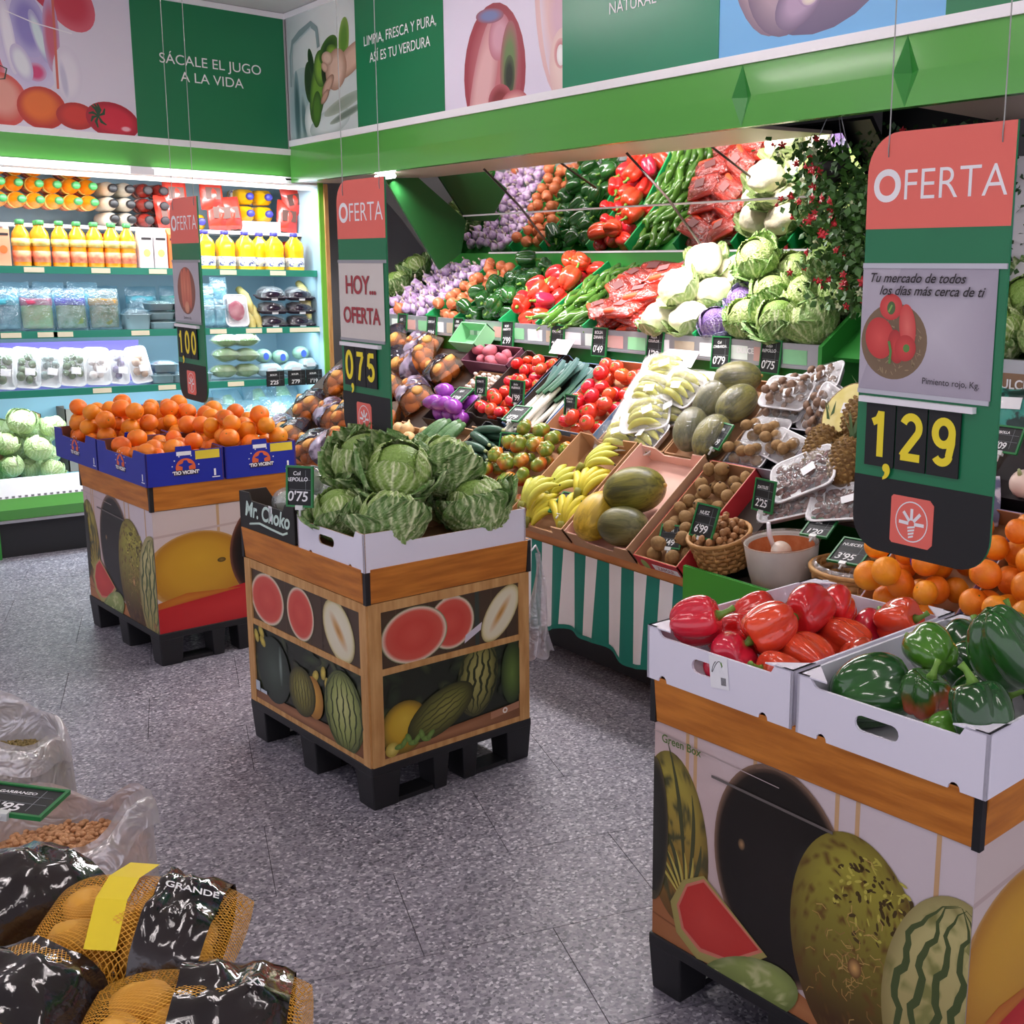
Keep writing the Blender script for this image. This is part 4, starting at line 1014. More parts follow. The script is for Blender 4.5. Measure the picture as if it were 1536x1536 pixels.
hanging_sign('hanging offer sign with orange roots poster and price 1,00 by the fridge', faceX(1.65, 5.138, 1.05), 3.12 - 1.05, [('1', ','), ('0',), ('0',)], post_carrot)

# ---- half pallets and display bins
def pallet(label, M):
    o = EMPTY('plastic_pallet', label, 'pallet', M)
    MB().box(0, .6, 0, .8, .112, .139).obj('deck', M_BLACK, o, bev=.003)
    for y in (0, .35, .7):
        for x, w in ((0, .1), (.215, .06), (.325, .06), (.5, .1)):
            b = MB(); b.add([(x, y, .115), (x + w, y, .115), (x + w, y + .1, .115), (x, y + .1, .115), (x + .008, y + .006, 0), (x + w - .008, y + .006, 0), (x + w - .008, y + .094, 0), (x + .008, y + .094, 0)],
                            [(0, 1, 2, 3), (7, 6, 5, 4), (0, 4, 5, 1), (1, 5, 6, 2), (2, 6, 7, 3), (3, 7, 4, 0)]); b.obj('foot', M_BLACK, o, bev=.004)
        for x0, x1 in ((.095, .22), (.38, .505)): MB().box(x0, x1, y + .012, y + .088, .001, .016).obj('skid', M_BLACK, o)
    return o
BW, BL, BZ0, BZ1 = .6, .8, .139, .645
BH = BZ1 - BZ0
def melon_col(c_top, c_bot, c_spot, thr, sc, edge):
    a, b, c, e = lin(c_top), lin(c_bot), lin(c_spot), lin(edge)
    def f(cy, ry):
        def g(r, t, x, y):
            k = .5 - (y - cy) / (2.2 * ry); q = mixc(a, b, k * 1.3 - .15); n_ = nz(x * sc, y * sc, 1.7) + .5 * nz(x * sc * 2.3, y * sc * 2.3, 4)
            q = mixc(q, c, (n_ - thr) * 4); return mixc(q, e, (r - .72) * 2.2)
        return g
    return f
def wedge_stripes(P, x, y, lst, col):
    for a, r0, r1, wd, bend in lst:
        pts = []
        for i in range(9):
            t = i / 8; r = r0 + (r1 - r0) * t; b_ = a + bend * t * t; pts.append((x + r * math.cos(b_), y + r * math.sin(b_)))
        P.line(pts, wd, col, True)
def print_melons(W_, H_, flip=False):
    P = Print(W_, H_, '#cdb8b0')
    bgc = (lin('#c9a69a'), lin('#d6c9cc')); P.soft(W_ / 2, H_ / 2, W_, H_ * 1.2, lambda r, a, x, y: mixc(bgc[0], bgc[1], .2 + .8 * x / W_ + .2 * y / H_), 0, 10, 40)
    for x in (.12, .15, .36, .62, .68, .9): P.poly([(W_ * x, 0), (W_ * x + .01, 0), (W_ * x + .01, H_), (W_ * x, H_)], '#cfa678')
    P.poly([(0, 0), (W_ * .8, 0), (W_ * .5, .12 * H_), (0, .22 * H_)], '#a8683c', '#c08452'); P.line([(0, .1 * H_), (W_ * .5, .03 * H_)], .004, '#8a5028')
    ml = melon_col('#b0a244', '#8a5a26', '#4a4a2a', .1, 34, '#5a4a24')
    P.soft(W_ * .085, H_ * .50, W_ * .125, H_ * .39, ml(H_ * .5, H_ * .39), .12, 16, 48)
    wedge_stripes(P, W_ * .13, H_ * .22, [(1.2 + .22 * i, .05, .16 + .1 * (i % 3), .012, .1) for i in range(6)], '#4a4c2c'); wedge_stripes(P, W_ * .13, H_ * .22, [(1.3 + .22 * i, .02, .12, .008, .1) for i in range(6)], '#c4b458')
    P.glow(W_ * .0, H_ * .50, W_ * .06, H_ * .34, (0, '#34342e'), (.85, '#26251f'), (1, '#5a5038'))
    P.glow(W_ * .46, H_ * .56, W_ * .225, H_ * .455, (0, '#221c18'), (.86, '#17120e'), (.93, '#251a12'), (1, '#8a6c58'), rot=.15, nr=24, ns=56); P.glow(W_ * .33, H_ * .62, .010, .013, (0, '#b08a60'), (1, '#3a2c20')); P.glow(W_ * .57, H_ * .52, .05, .12, (0, '#3c3838'), (1, '#1d1814'), rot=.3)
    m2 = melon_col('#a8a03a', '#43240e', '#6a4a1c', .22, 60, '#5c421e')
    P.soft(W_ * .70, H_ * .40, W_ * .2, H_ * .47, m2(H_ * .42, H_ * .42), .12, 26, 72)
    P.specks(W_ * .74, H_ * .62, W_ * .13, H_ * .2, 0, 70, '#4c3a18', .008, .004, 4); P.specks(W_ * .74, H_ * .62, W_ * .14, H_ * .2, 0, 40, '#c2b850', .009, .003, 14)
    for i in range(70):
        a = rnd(0, 6.28); q = abs(RND.gauss(0, .5)); x0, y0 = W_ * .69 + W_ * .15 * q * math.cos(a), H_ * .36 + H_ * .3 * q * math.sin(a); b_ = rnd(0, 6.28); P.line([(x0, y0), (x0 + .012 * math.cos(b_), y0 + .012 * math.sin(b_)), (x0 + .024 * math.cos(b_ + .5), y0 + .024 * math.sin(b_ + .5))], .0018, RND.choice(['#b8904e', '#9a7440', '#c8a460'])); P.z -= STEP_Z
    P.z += STEP_Z; P.glow(W_ * .70, H_ * .34, .016, .02, (0, '#e0b06a'), (1, '#6a4420'))
    m3 = melon_col('#c8bf80', '#a8965c', '#8a8a4c', .2, 26, '#7a6a3a')
    P.soft(W_ * .95, H_ * .36, W_ * .17, H_ * .44, m3(H_ * .38, H_ * .4), -.1, 18, 56)
    P.stripes(W_ * .95, H_ * .36, W_ * .16, H_ * .43, -.1, 6, '#4c5a30', .016, .8); P.glow(W_ * .96, H_ * .05, .016, .016, (0, '#b87a54'), (1, '#7a6a3c'))
    P.poly([(W_ * .20, H_ * .40), (W_ * .12, H_ * .33), (W_ * .075, H_ * .2), (W_ * .10, H_ * .07), (W_ * .18, H_ * .0), (W_ * .3, H_ * .03), (W_ * .43, H_ * .19)], '#a89a54', '#c8bc7c')
    P.poly([(W_ * .20, H_ * .385), (W_ * .135, H_ * .32), (W_ * .10, H_ * .2), (W_ * .12, H_ * .1), (W_ * .19, H_ * .04), (W_ * .3, H_ * .07), (W_ * .415, H_ * .2)], '#d8806a', '#d03a30'); P.poly([(W_ * .20, H_ * .37), (W_ * .14, H_ * .31), (W_ * .11, H_ * .2), (W_ * .13, H_ * .11), (W_ * .195, H_ * .06), (W_ * .3, H_ * .085), (W_ * .40, H_ * .2)], '#c8342c', '#d4443a')
    m4 = melon_col('#9aa85c', '#5f7030', '#c0c488', .15, 40, '#54642c')
    P.soft(W_ * .36, H_ * .0, W_ * .19, H_ * .13, m4(H_ * .02, H_ * .1), .45, 10, 36)
    P.line([(W_ * .0, H_ * .96), (W_ * .45, H_ * .93)], .002, '#b8a8a4'); P.line([(W_ * .22, H_ * .86), (W_ * .62, H_ * .84)], .006, '#6a625e')
    return P
def print_half(W_, H_):
    P = Print(W_, H_, '#d0bfba'); P.poly([(W_ * .44, H_ * .6), (W_ * .46, H_ * .6), (W_ * .46, H_), (W_ * .44, H_)], '#c4a078')
    P.poly([(0, H_ * .78), (W_, H_ * .84), (W_, H_ * .86), (0, H_ * .8)], '#bfa9a4')
    P.glow(W_ * .30, H_ * .48, W_ * .37, H_ * .32, (0, '#d2a02c'), (.6, '#c8942a'), (.92, '#b07820'), (1, '#c49a60'), oy=.3, nr=14, ns=48); P.ell(W_ * .46, H_ * .53, .018, .01, '#4a3a1a', '#8a6a2a')
    P.glow(W_ * .88, H_ * .55, W_ * .36, H_ * .47, (0, '#241c18'), (.85, '#17110e'), (.94, '#3a2018'), (1, '#7a4a3a'), nr=16, ns=48); P.ell(W_ * .7, H_ * .46, .006, .012, '#cfc6bc')
    P.poly([(0, H_ * .2), (W_, H_ * .36), (W_, 0), (0, 0)], '#b81e22', '#c83030'); P.poly([(0, H_ * .2), (W_ * .6, H_ * .27), (W_ * .2, H_ * .3), (0, H_ * .25)], '#b8601c', '#c47a24'); P.poly([(W_ * .8, 0), (W_, 0), (W_, H_ * .06)], '#c9bfae')
    return P
def half_melon(P, x, y, rx, ry, rot):
    P.glow(x, y, rx, ry, (0, '#e6e0c8'), (.8, '#e2dabc'), (.93, '#d8cc98'), (1, '#a89a5c'), rot=rot, nr=10); P.glow(x, y, rx * .3, ry * .74, (0, '#b07a38'), (.35, '#d0a060'), (1, '#e4dcc0'), rot=rot)
def half_wm(P, x, y, rx, ry, rot=0):
    P.glow(x, y, rx, ry, (0, '#d8584a'), (.5, '#d04a3e'), (.86, '#d65a4a'), (.93, '#e8cdb8'), (.98, '#d8d0b4'), (1, '#6a7a4a'), rot=rot, nr=18, ns=40)
def print_mid_top(W_, H_, long_):
    P = Print(W_, H_, '#4a3829')
    for i in range(9): P.poly([(W_ * i / 9, 0), (W_ * i / 9 + .003, 0), (W_ * i / 9 + .003, H_), (W_ * i / 9, H_)], ('#34271d', '#5c4834')[i % 2])
    if long_:
        half_wm(P, W_ * .16, H_ * .5, W_ * .165, H_ * .5, .08); half_wm(P, W_ * .475, H_ * .5, W_ * .125, H_ * .5, .1); half_melon(P, W_ * .81, H_ * .5, W_ * .115, H_ * .6, .75)
    else:
        half_wm(P, W_ * .49, H_ * .54, W_ * .165, H_ * .48, -.25); half_wm(P, W_ * .235, H_ * .48, W_ * .225, H_ * .5)
        P.poly([(W_ * .66, 0), (W_ * .69, 0), (W_ * .69, H_), (W_ * .66, H_)], '#39423a'); half_melon(P, W_ * .85, H_ * .5, W_ * .105, H_ * .58, -.65)
        P.poly([(W_ * .58, H_ * .10), (W_ * .70, H_ * .28), (W_ * .71, H_ * .42), (W_ * .59, H_ * .25)], '#d2ccd6')
    return P
def whole(P, x, y, rx, ry, rot, c0, c1, c2, st, k, wd):
    P.glow(x, y, rx, ry, (0, c0), (.6, c1), (1, c2), rot=rot, oy=.2, nr=10)
    if k: P.stripes(x, y, rx * .97, ry, rot, k, st, wd)
def print_mid_low(W_, H_, long_):
    P = Print(W_, H_, '#1f2419'); R9 = random.Random(4)
    for i in range(40): P.glow(W_ * R9.random(), H_ * R9.uniform(.3, 1.05), W_ * R9.uniform(.05, .1), H_ * R9.uniform(.05, .1), (0, R9.choice(['#3c4a2a', '#2c3824', '#4a5230'])), (1, '#20261a'), rot=R9.uniform(0, 3), nr=3, ns=10)
    P.poly([(0, 0), (W_, 0), (W_, H_ * .2), (0, H_ * .1)], '#7a4c2c', '#a8724a')
    if long_:
        P.glow(W_ * .2, H_ * .5, W_ * .16, H_ * .44, (0, '#465448'), (.6, '#2f3c30'), (1, '#1f2a20')); P.glow(W_ * .27, H_ * .6, .012, .07, (0, '#8a9a90'), (1, '#3c4a40'))
        for x, y in ((.04, .86), (.09, .94), (.1, .82), (.6, .72), (.67, .8), (.7, .68)): P.glow(W_ * x, H_ * y, .016, .024, (0, '#dcc858'), (1, '#a08a34'), rot=x * 9, nr=3, ns=10)
        P.glow(W_ * .575, H_ * .42, W_ * .085, H_ * .27, (0, '#e0aa3c'), (1, '#9a661e'), rot=.12); whole(P, W_ * .47, H_ * .42, W_ * .125, H_ * .32, .12, '#9a944c', '#75702f', '#33311a', '#4c491f', 9, .005)
        whole(P, W_ * .84, H_ * .45, W_ * .165, H_ * .5, .1, '#c2c47e', '#9aa45a', '#4a5428', '#3a4622', 7, .009)
        P.poly([(.01, .03), (.04, .03), (.04, .065), (.01, .065)], '#b9c4cc'); P.poly([(.045, .03), (.09, .03), (.09, .042), (.045, .042)], '#b9c4cc')
    else:
        P.glow(W_ * .15, H_ * .32, W_ * .16, H_ * .32, (0, '#d4b43a'), (.6, '#c29c26'), (1, '#6a5418'), oy=.3)
        whole(P, W_ * .67, H_ * .66, W_ * .15, H_ * .48, -.15, '#b0a866', '#888446', '#3c3c20', '#2e3418', 6, .010); P.glow(W_ * .93, H_ * .6, W_ * .085, H_ * .4, (0, '#66803a'), (1, '#26331a'))
        whole(P, W_ * .40, H_ * .38, W_ * .13, H_ * .5, -1.15, '#8f8c40', '#6a6a2c', '#2c2d14', '#45461c', 8, .005)
        P.glow(W_ * .06, H_ * .09, .024, .024, (0, '#e0d070'), (1, '#a89030'), nr=3, ns=12)
        for i in range(8): P.ell(W_ * (.11 + .03 * i), H_ * (.1 + .035 * (i % 3)), .018, .009, '#5c7a34', '#7a9a48', i)
        P.poly([(W_ * .76, H_ * .08), (W_ * .98, H_ * .12), (W_ * .98, H_ * .21), (W_ * .76, H_ * .17)], '#b07c5c'); P.ell(W_ * .87, H_ * .145, .010, .010, '#efe6dc'); P.ell(W_ * .87, H_ * .145, .005, .005, '#b07c5c')
    return P
def display_bin(label, M, kind):
    o = EMPTY('display_bin', label, 'display bin', M)
    i = .006; Wd, Ln = BW - 2 * i, BL - 2 * i
    faces = [(FR((i, BL - i, BZ0), (0, -1, 0), (0, 0, 1)), Ln, True), (FR((i, i, BZ0), (1, 0, 0), (0, 0, 1)), Wd, False),
             (FR((BW - i, i, BZ0), (0, 1, 0), (0, 0, 1)), Ln, True), (FR((BW - i, BL - i, BZ0), (-1, 0, 0), (0, 0, 1)), Wd, False)]
    MB().box(i + .02, BW - i - .02, i + .02, BL - i - .02, BZ0 + .002, BZ0 + .012).obj('bin_floor', M_CARD, o)
    MB().box(i + .01, BW - i - .01, i + .01, BL - i - .01, BZ1 + .02, BZ1 + .035).obj('tray_board', M_CARD, o)
    for Mf, L_, lg in faces:
        sd = MB().box(.001, L_ - .001, 0, BH, -.012, -.0002, 0, Mf).obj('side_panel', M_CARD, o)
        if Mf.translation.x > .3 and not (Mf.translation.y < .1 and not lg): continue
        if kind == 'melons':
            (print_melons(L_, BH) if lg else print_half(L_, BH)).sheet('printed_picture', M_PRINT, sd, Mf)
        else:
            e = .03; post = .04
            print_mid_top(L_ - 2 * post + .012, .178, lg).sheet('printed_picture', M_PRINT, sd, Mf @ Tr(post - .006, .298, .0005))
            print_mid_low(L_ - 2 * post + .012, .262, lg).sheet('printed_picture', M_PRINT, sd, Mf @ Tr(post - .006, .018, .0005))
            for x0 in (0, L_ - post): MB().box(x0, x0 + post, 0, BH, 0, .006, 0, Mf).obj('corner_post', M_PINE, o)
            for y0, hh in ((0, .018), (.28, .02), (.476, .03)): MB().box(post, L_ - post, y0, y0 + hh, 0, .004, 0, Mf).obj('cross_rail', M_PINE, o)
    for Mf, L_, lg in faces:
        Mc = Mf @ Tr(0, BH, 0)
        MB().prism([(-.012, .002), (-.002, .107), (.014, .107), (.004, .002)], -(L_ - .008), -.008, 0, Mc @ FR((0, 0, 0), (0, 0, 1), (0, 1, 0))).obj('collar_board', M_WOOD, o, bev=.0015)
    for x in (i, BW - i):
        for y in (i, BL - i): MB().box(x - .008, x + .008, y - .008, y + .008, BZ1 - .0, BZ1 + .105).obj('corner_strip', M_BLACK, o)
    return o
A4 = math.radians(4)
MID = Tr(1.437, 2.972, 0) @ Rz(A4); LEFT = Tr(1.36, 4.684, 0) @ Rz(A4); RIGHT = Tr(1.582, .995, 0) @ Rz(A4)
pallet('black plastic pallet under the wooden melon bin in the middle', MID); pallet('black plastic pallet under the orange bin near the fridge', LEFT); pallet('black plastic pallet under the bell pepper bin', RIGHT)
display_bin('wooden framed display bin with melon pictures carrying cabbages', MID, 'mid')
display_bin('display bin with melon print carrying blue crates of oranges', LEFT, 'melons')
rb = display_bin('display bin with large melon print carrying bell pepper crates', RIGHT, 'melons')
text('Green Box', .026, mat('green_ink', '#55702e', .6), rb, FR((-.004, .705, .617), (0, -1, 0), (0, 0, 1)), weight=.0004)
TOP = .752
# crates on the bins
c = crate('white cardboard crate full of green cabbages', MID @ Tr(-.005, -.004, TOP - .008), .585, .395, .115, M_WCRATE, M_CARD, W_LONG, W_SHORT, True, (.2, .8))
bc = crate('black cardboard crate with script lettering beside the cabbages', MID @ Tr(-.004, .41, TOP - .008), .58, .385, .13, mat('black_cardboard', '#24221f', .6), M_CARDD, STEP, [(0, 1), (.18, 1.02), (.22, .82), (.8, .82), (.84, 1), (1, 1)])
text('Mr. Choko', .07, mat('mint_print', '#cfe6da', .6), bc, FR((-.0015, .19, .075), (0, -1, 0), (0, 0, 1)), shear=.25, weight=.002)
MB().tube([(-.001, .31, .028), (-.001, .24, .04), (-.001, .16, .034), (-.001, .08, .03), (-.001, .05, .04)], .004, 6, flat=1).obj('underline_swash', mat('mint_print', '#cfe6da'), bc)
MB().box(-.0015, -.0008, .15, .172, .06, .11).obj('barcode_label', M_LABEL, bc)
crate('white cardboard crate of red bell peppers', RIGHT @ Tr(-.01, .405, TOP - .006), .58, .4, .118, M_WCRATE, M_WCRATE, FLAT, W_SHORT, True, (.12, .82), flaps=True)
crate('white cardboard crate of dark green bell peppers', RIGHT @ Tr(-.012, -.012, TOP - .006), .58, .405, .118, M_WCRATE, M_WCRATE, FLAT, W_SHORT, True, (.15, .85), flaps=True)
lb = MB().box(0, .05, 0, .068, 0, .0006).obj('barcode_label', M_LABEL, None, RIGHT @ Tr(-.0115, .615, .775) @ FR((0, 0, 0), (0, -1, 0), (0, 0, 1)) @ Rz(.12)); TAG(lb, 'white barcode sticker on the red pepper crate', 'sticker')
for i in range(7): MB().box(.03 + .002 * i, .0312 + .002 * i, .008, .024, .0006, .0008).obj('bar', M_INK, lb)
MB().tube([(.02 + .014 * math.cos(a / 5), .045 + .012 * math.sin(a / 3.1), .0008) for a in range(24)], .0007, 4).obj('scribble', M_INK, lb)
def blue_crate(label, M, w, l):
    o = crate(label, M, w, l, .142, M_NAVY, mat('brown_inner', '#7a4a3a', .8), B_FRONT, B_SIDE)
    mo, mw = mat('logo_orange', '#e8683a', .5), M_WHITEL
    for Mf, L_ in ((FR((0, 0, 0), (1, 0, 0), (0, 0, 1)), w), (FR((0, l, 0), (0, -1, 0), (0, 0, 1)), l)):
        cx, cy = L_ * .5, .066
        sun = MB().prism(ellipts(cx, cy, .04, .038, 20, -.25, PI + .25), .0006, .0012, 0, Mf).obj('logo_sun', mo, o)
        fig = MB().prism([(cx - .03, cy + .012), (cx - .012, cy + .018), (cx - .006, cy + .03), (cx + .006, cy + .03), (cx + .012, cy + .018), (cx + .03, cy + .012), (cx + .012, cy + .004), (cx + .014, cy - .014), (cx - .014, cy - .014), (cx - .012, cy + .004)], .0012, .0018, 0, Mf).obj('logo_figure', M_NAVY, o)
        MB().prism([(cx - .048, cy - .03), (cx + .048, cy - .03), (cx + .052, cy - .01), (cx - .052, cy - .01)], .0018, .0022, 0, Mf).obj('logo_ribbon', mat('ribbon_dark', '#3a2f3c', .6), o)
        text('TIO VICENT', .019, mw, o, Mf @ Tr(cx, cy - .02, .0026), weight=.0008)
        for k in range(9):
            a = -.3 + (PI + .6) * k / 8; MB().prism(ellipts(cx + .054 * math.cos(a), cy + .052 * math.sin(a), .003, .003, 6), .0006, .001, 0, Mf).obj('logo_star', mw, o)
        MB().box(L_ - .05, L_ - .018, .014, .018, .0004, .001, 0, Mf).box(L_ - .042, L_ - .034, .022, .05, .0004, .001, 0, Mf @ Tr(0, 0, 0)).obj('print_mark', mw, o)
        if L_ == w:
            MB().box(L_ * .60 + .01, L_ * .95, .095, .13, .0006, .001, 0, Mf).obj('yellow_sticker', mat('yellow_paper', '#e8cf3a', .6), o); MB().box(L_ * .39, L_ * .58, .116, .132, .0006, .001, 0, Mf).obj('white_sticker', M_LABEL, o)
    return o
BLUE = [('near left', 0, 0), ('near right', .318, 0), ('far left', 0, .54), ('far right', .318, .54)]
lbl = {'near left': 'navy blue crate of oranges at the near left corner of the bin', 'near right': 'navy blue crate of oranges with yellow sticker nearest the cabbage bin', 'far left': 'navy blue crate of oranges behind the near left crate', 'far right': 'navy blue crate of oranges behind, closest to the fridge corner'}
for nm, x, y in BLUE:
    Mb = LEFT @ Tr(-.012 + x, -.012 + y, TOP - .004)
    blue_crate(lbl[nm], Mb, .312, .53)
    n, pk = (34, .1) if nm == 'near left' else (56, .2)
    for x_, y_, z_, r_ in drop(n, .296, .51, .037, len(nm) * 7, peak=pk * .3, cy=.5):
        lift = 0
        spawn('orange', Mb @ Tr(.008 + x_, .01 + y_, .008 + lift + z_) @ rotm(rnd(0, 6), rnd(0, 6), rnd(0, 6)) @ Sc(r_ / .037), 'orange lying in the %s navy blue crate' % nm, 'orange', 'oranges in the %s blue crate' % nm)
# ============================================================ produce on the bins
CB = [(.14, .085, .838, 'front cabbage at the near corner of the white crate', .95), (.455, .085, .838, 'cabbage at the right end of the white crate, leaning on the low wall', 1.0), (.085, .285, .838, 'cabbage half hidden at the left edge of the white crate', .85),
      (.30, .30, .845, 'cabbage wedged low in the middle of the white crate', .9), (.49, .30, .84, 'cabbage at the far right corner of the white crate', .9),
      (.245, .20, .955, 'large cabbage on top in the middle of the heap', 1.05), (.43, .215, .96, 'dark leafed cabbage on top at the right of the heap', 1.0), (.24, .385, .965, 'pale cabbage on top at the back left with a spread leaf', 1.1)]
for i, (x, y, z, lb_, s) in enumerate(CB):
    spawn('cabbage%d' % (i % 3), MID @ Tr(x, y, z + .03) @ rotm(rnd(-.5, .5), rnd(-.5, .5), rnd(0, 6)) @ Sc(s * .98), 'savoy green ' + lb_, 'cabbage', 'cabbages in the white crate')
card('Col\nREPOLLO', "0'75", MID @ Tr(-.045, .29, .90) @ FR((0, 0, 0), (.55, -.83, 0), (0, 0, 1)) @ Rx(-.08), 'green framed chalk price card clipped to the cabbage crate', .088, .125)
card('Col', "0'75", MID @ Tr(.56, .37, .9) @ FR((0, 0, 0), (.75, -.65, 0), (.2, .3, 1)) @ Rx(-.5), 'tilted chalk price card behind the right hand cabbages', .085, .1)
M_GLASSB = film('clear_bulb_pack', .34, tint='#e4e8ea', bump=.5, bscale=18)
for i, (x, y, z) in enumerate(((.09, .52, .84), (.2, .55, .84), (.1, .66, .84), (.22, .68, .845), (.33, .58, .84), (.16, .6, .91))):
    b = MB().blob(lambda t, p: (.05 * math.sin(p) * math.cos(t) * (1 + .06 * math.sin(3 * t)), .05 * math.sin(p) * math.sin(t), .05 * math.cos(p) + .02 * math.exp(-(p / .3) ** 2)), 18, 12)
    o = b.obj('wrapped_endive', M_GLASSB, None, MID @ Tr(x, y, z) @ rotm(rnd(-.6, .6), rnd(-.6, .6), rnd(0, 6))); TAG(o, 'film wrapped white endive in the black script crate', 'vegetable', 'wrapped endives in the black crate')
    MB().blob(sph(.038, 1, .9, 1.05), 14, 10).obj('endive_head', mat('endive', '#dfe3d0', .5, col2='#c6d2b4', nscale=10), o); MB().prism(ellipts(0, 0, .022, .02, 14), .0, .001).obj('label', M_LABEL, o, Rx(1.0) @ Tr(0, 0, .0515))
# red peppers
RP = [q for q in drop(24, .555, .375, .05, 4, peak=.1) if q[2] < .13]
for i, (x, y, z, r) in enumerate(RP):
    key = ('mixed_pepper' if i in (9, 17, 24) else 'orange_pepper%d' % (i % 3) if i % 3 == 1 else 'red_pepper%d' % (i % 3))
    spawn(key, RIGHT @ Tr(.0 + x, .415 + y, .758 + z) @ rotm(rnd(.9, 2.2), rnd(-.4, .4), rnd(0, 6)) @ Sc(r / .046), 'glossy %s bell pepper in the white crate of red peppers' % ('half green' if 'mixed' in key else 'orange red' if 'orange' in key else 'deep red'), 'bell pepper', 'red peppers in the white crate')
GP = [(.10, .31, .83, 1.6, 'green_pepper0', (1.4, .2, .9), 'long dark green pepper lying along the crate wall'), (.12, .205, .842, 1.05, 'mixed_green_pepper', (.25, .1, 0), 'green pepper with an orange patch, stem up'),
      (.06, .06, .86, 1.2, 'green_pepper1', (.3, .3, 2), 'dark green pepper standing at the near corner'), (.21, .1, .935, 1.35, 'green_pepper2', (2.6, .2, 1), 'big dark green pepper on top of the heap'), (.24, .27, .885, 1.2, 'light_pepper', (1.5, .4, 2.6), 'light green pepper at the back of the heap'),
      (.075, .13, .80, 1.0, 'light_pepper', (1.9, .5, 1.5), 'lobed green pepper low at the front wall')]
for x, y, z, s, key, e, lb_ in GP:
    spawn(key, RIGHT @ Tr(x, y - .01, z) @ rotm(*e) @ Sc(s), lb_ + ' of the green pepper crate', 'bell pepper', 'green peppers in the white crate')
for i, (x, y, z, r) in enumerate([q for q in drop(18, .555, .38, .056, 12, peak=.1) if q[2] < .15]):
    if any((x - g[0]) ** 2 + (y - g[1]) ** 2 + (z + .758 - g[2]) ** 2 < (.078 * g[3] ** .5) ** 2 for g in GP): continue
    spawn('light_pepper' if i % 5 == 2 else 'green_pepper%d' % (i % 3), RIGHT @ Tr(.0 + x, y, .758 + z) @ rotm(rnd(.6, 2.4), rnd(-.5, .5), rnd(0, 6)) @ Sc(r / .048), 'plain dark green bell pepper heaped in the green pepper crate', 'bell pepper', 'green peppers in the white crate')
bag = MB().grid(lambda u, v: (.02 + .05 * (u - .5) * (.3 + 1.0 * v ** 1.5) * 2 + .008 * math.sin(v * 8 + u * 5), .012 * math.sin(u * 15) * (.3 + v), -.36 * v - .01 * math.sin(u * 12) * v), 18, 14)
bg = bag.obj('plastic_bag', film('white_bag_film', .55, tint='#e6dfe6', rough=.3), None, Tr(2.055, 3.02, .70)); TAG(bg, 'thin white plastic bag hanging from the cabbage bin', 'plastic bag')
MB().tube([(.02, 0, 0), (.0, -.01, .03), (-.03, -.03, .02)], .003, 6).obj('knot', M_WHITE, bg)

# ============================================================ refrigerated cabinet
FX0, FX1 = 1.25, 3.17
FG = EMPTY('refrigerated_cabinet', 'open refrigerated shelf cabinet with green frame at the back', 'refrigerator', Tr(0, 0, 0))
M_FWALL = mat('cabinet_lining', '#a9ccdc', .4); M_FSHELF = mat('cabinet_shelf', '#c3d6dc', .35); M_LED = mat('tub_blue', '#a8d8ea', .4)
MB().box(FX0, FX1, 7.8, 7.84, .3, 2.2).obj('back_panel', M_FWALL, FG)
MB().box(FX0, FX1, 7.03, 7.84, 2.15, 2.17).obj('cabinet_roof', M_WHITE, FG)
MB().box(FX1, FX1 + .022, 7.03, 7.84, 0, 2.16).obj('side_panel', M_FWALL, FG)
MB().box(FX1 - .004, FX1 + .026, 7.015, 7.03, .0, 2.155).obj('side_trim', mat('bright_green_edge', '#6fb83a', .4), FG)
MB().box(FX1 + .026, FX1 + .05, 7.0, 7.05, .0, 2.14).obj('side_trim', M_PINE, FG)
MB().prism([(7.03, .0), (7.03, .5), (7.2, .62), (7.84, .62), (7.84, 0)], FX0 - .045, FX0 - .001, 0, FR((0, 0, 0), (0, 1, 0), (0, 0, 1)) @ Matrix.Identity(4)).obj('side_panel', M_GREEND, FG)
MB().box(FX0 - .6, 3.0, 7.035, 7.05, 2.16, 2.30).obj('fascia', M_GREEN, FG)
MB().add([(FX0 - .6, 7.03, 2.13), (FX1, 7.03, 2.13), (FX1, 7.12, 2.10), (FX0 - .6, 7.12, 2.10), (FX0 - .6, 7.03, 2.16), (FX1, 7.03, 2.16), (FX1, 7.12, 2.16), (FX0 - .6, 7.12, 2.16)], [(0, 3, 2, 1), (4, 5, 6, 7), (0, 1, 5, 4), (1, 2, 6, 5), (2, 3, 7, 6), (3, 0, 4, 7)]).obj('lamp_housing', M_WHITE, FG)
MB().tube([(FX0 - .2, 7.015, 2.145), (2.95, 7.015, 2.145)], .013, 10).obj('lamp_tube', M_FTUBE, FG)
MB().box(2.05, 2.18, 7.0, 7.03, 2.125, 2.16).obj('lamp_holder', M_WHITE, FG)
area_light('cabinet_lamp', (2.2, 7.02, 2.1), (math.radians(28), 0, 0), 1.8, .08, 15, (.95, .97, 1), FG)
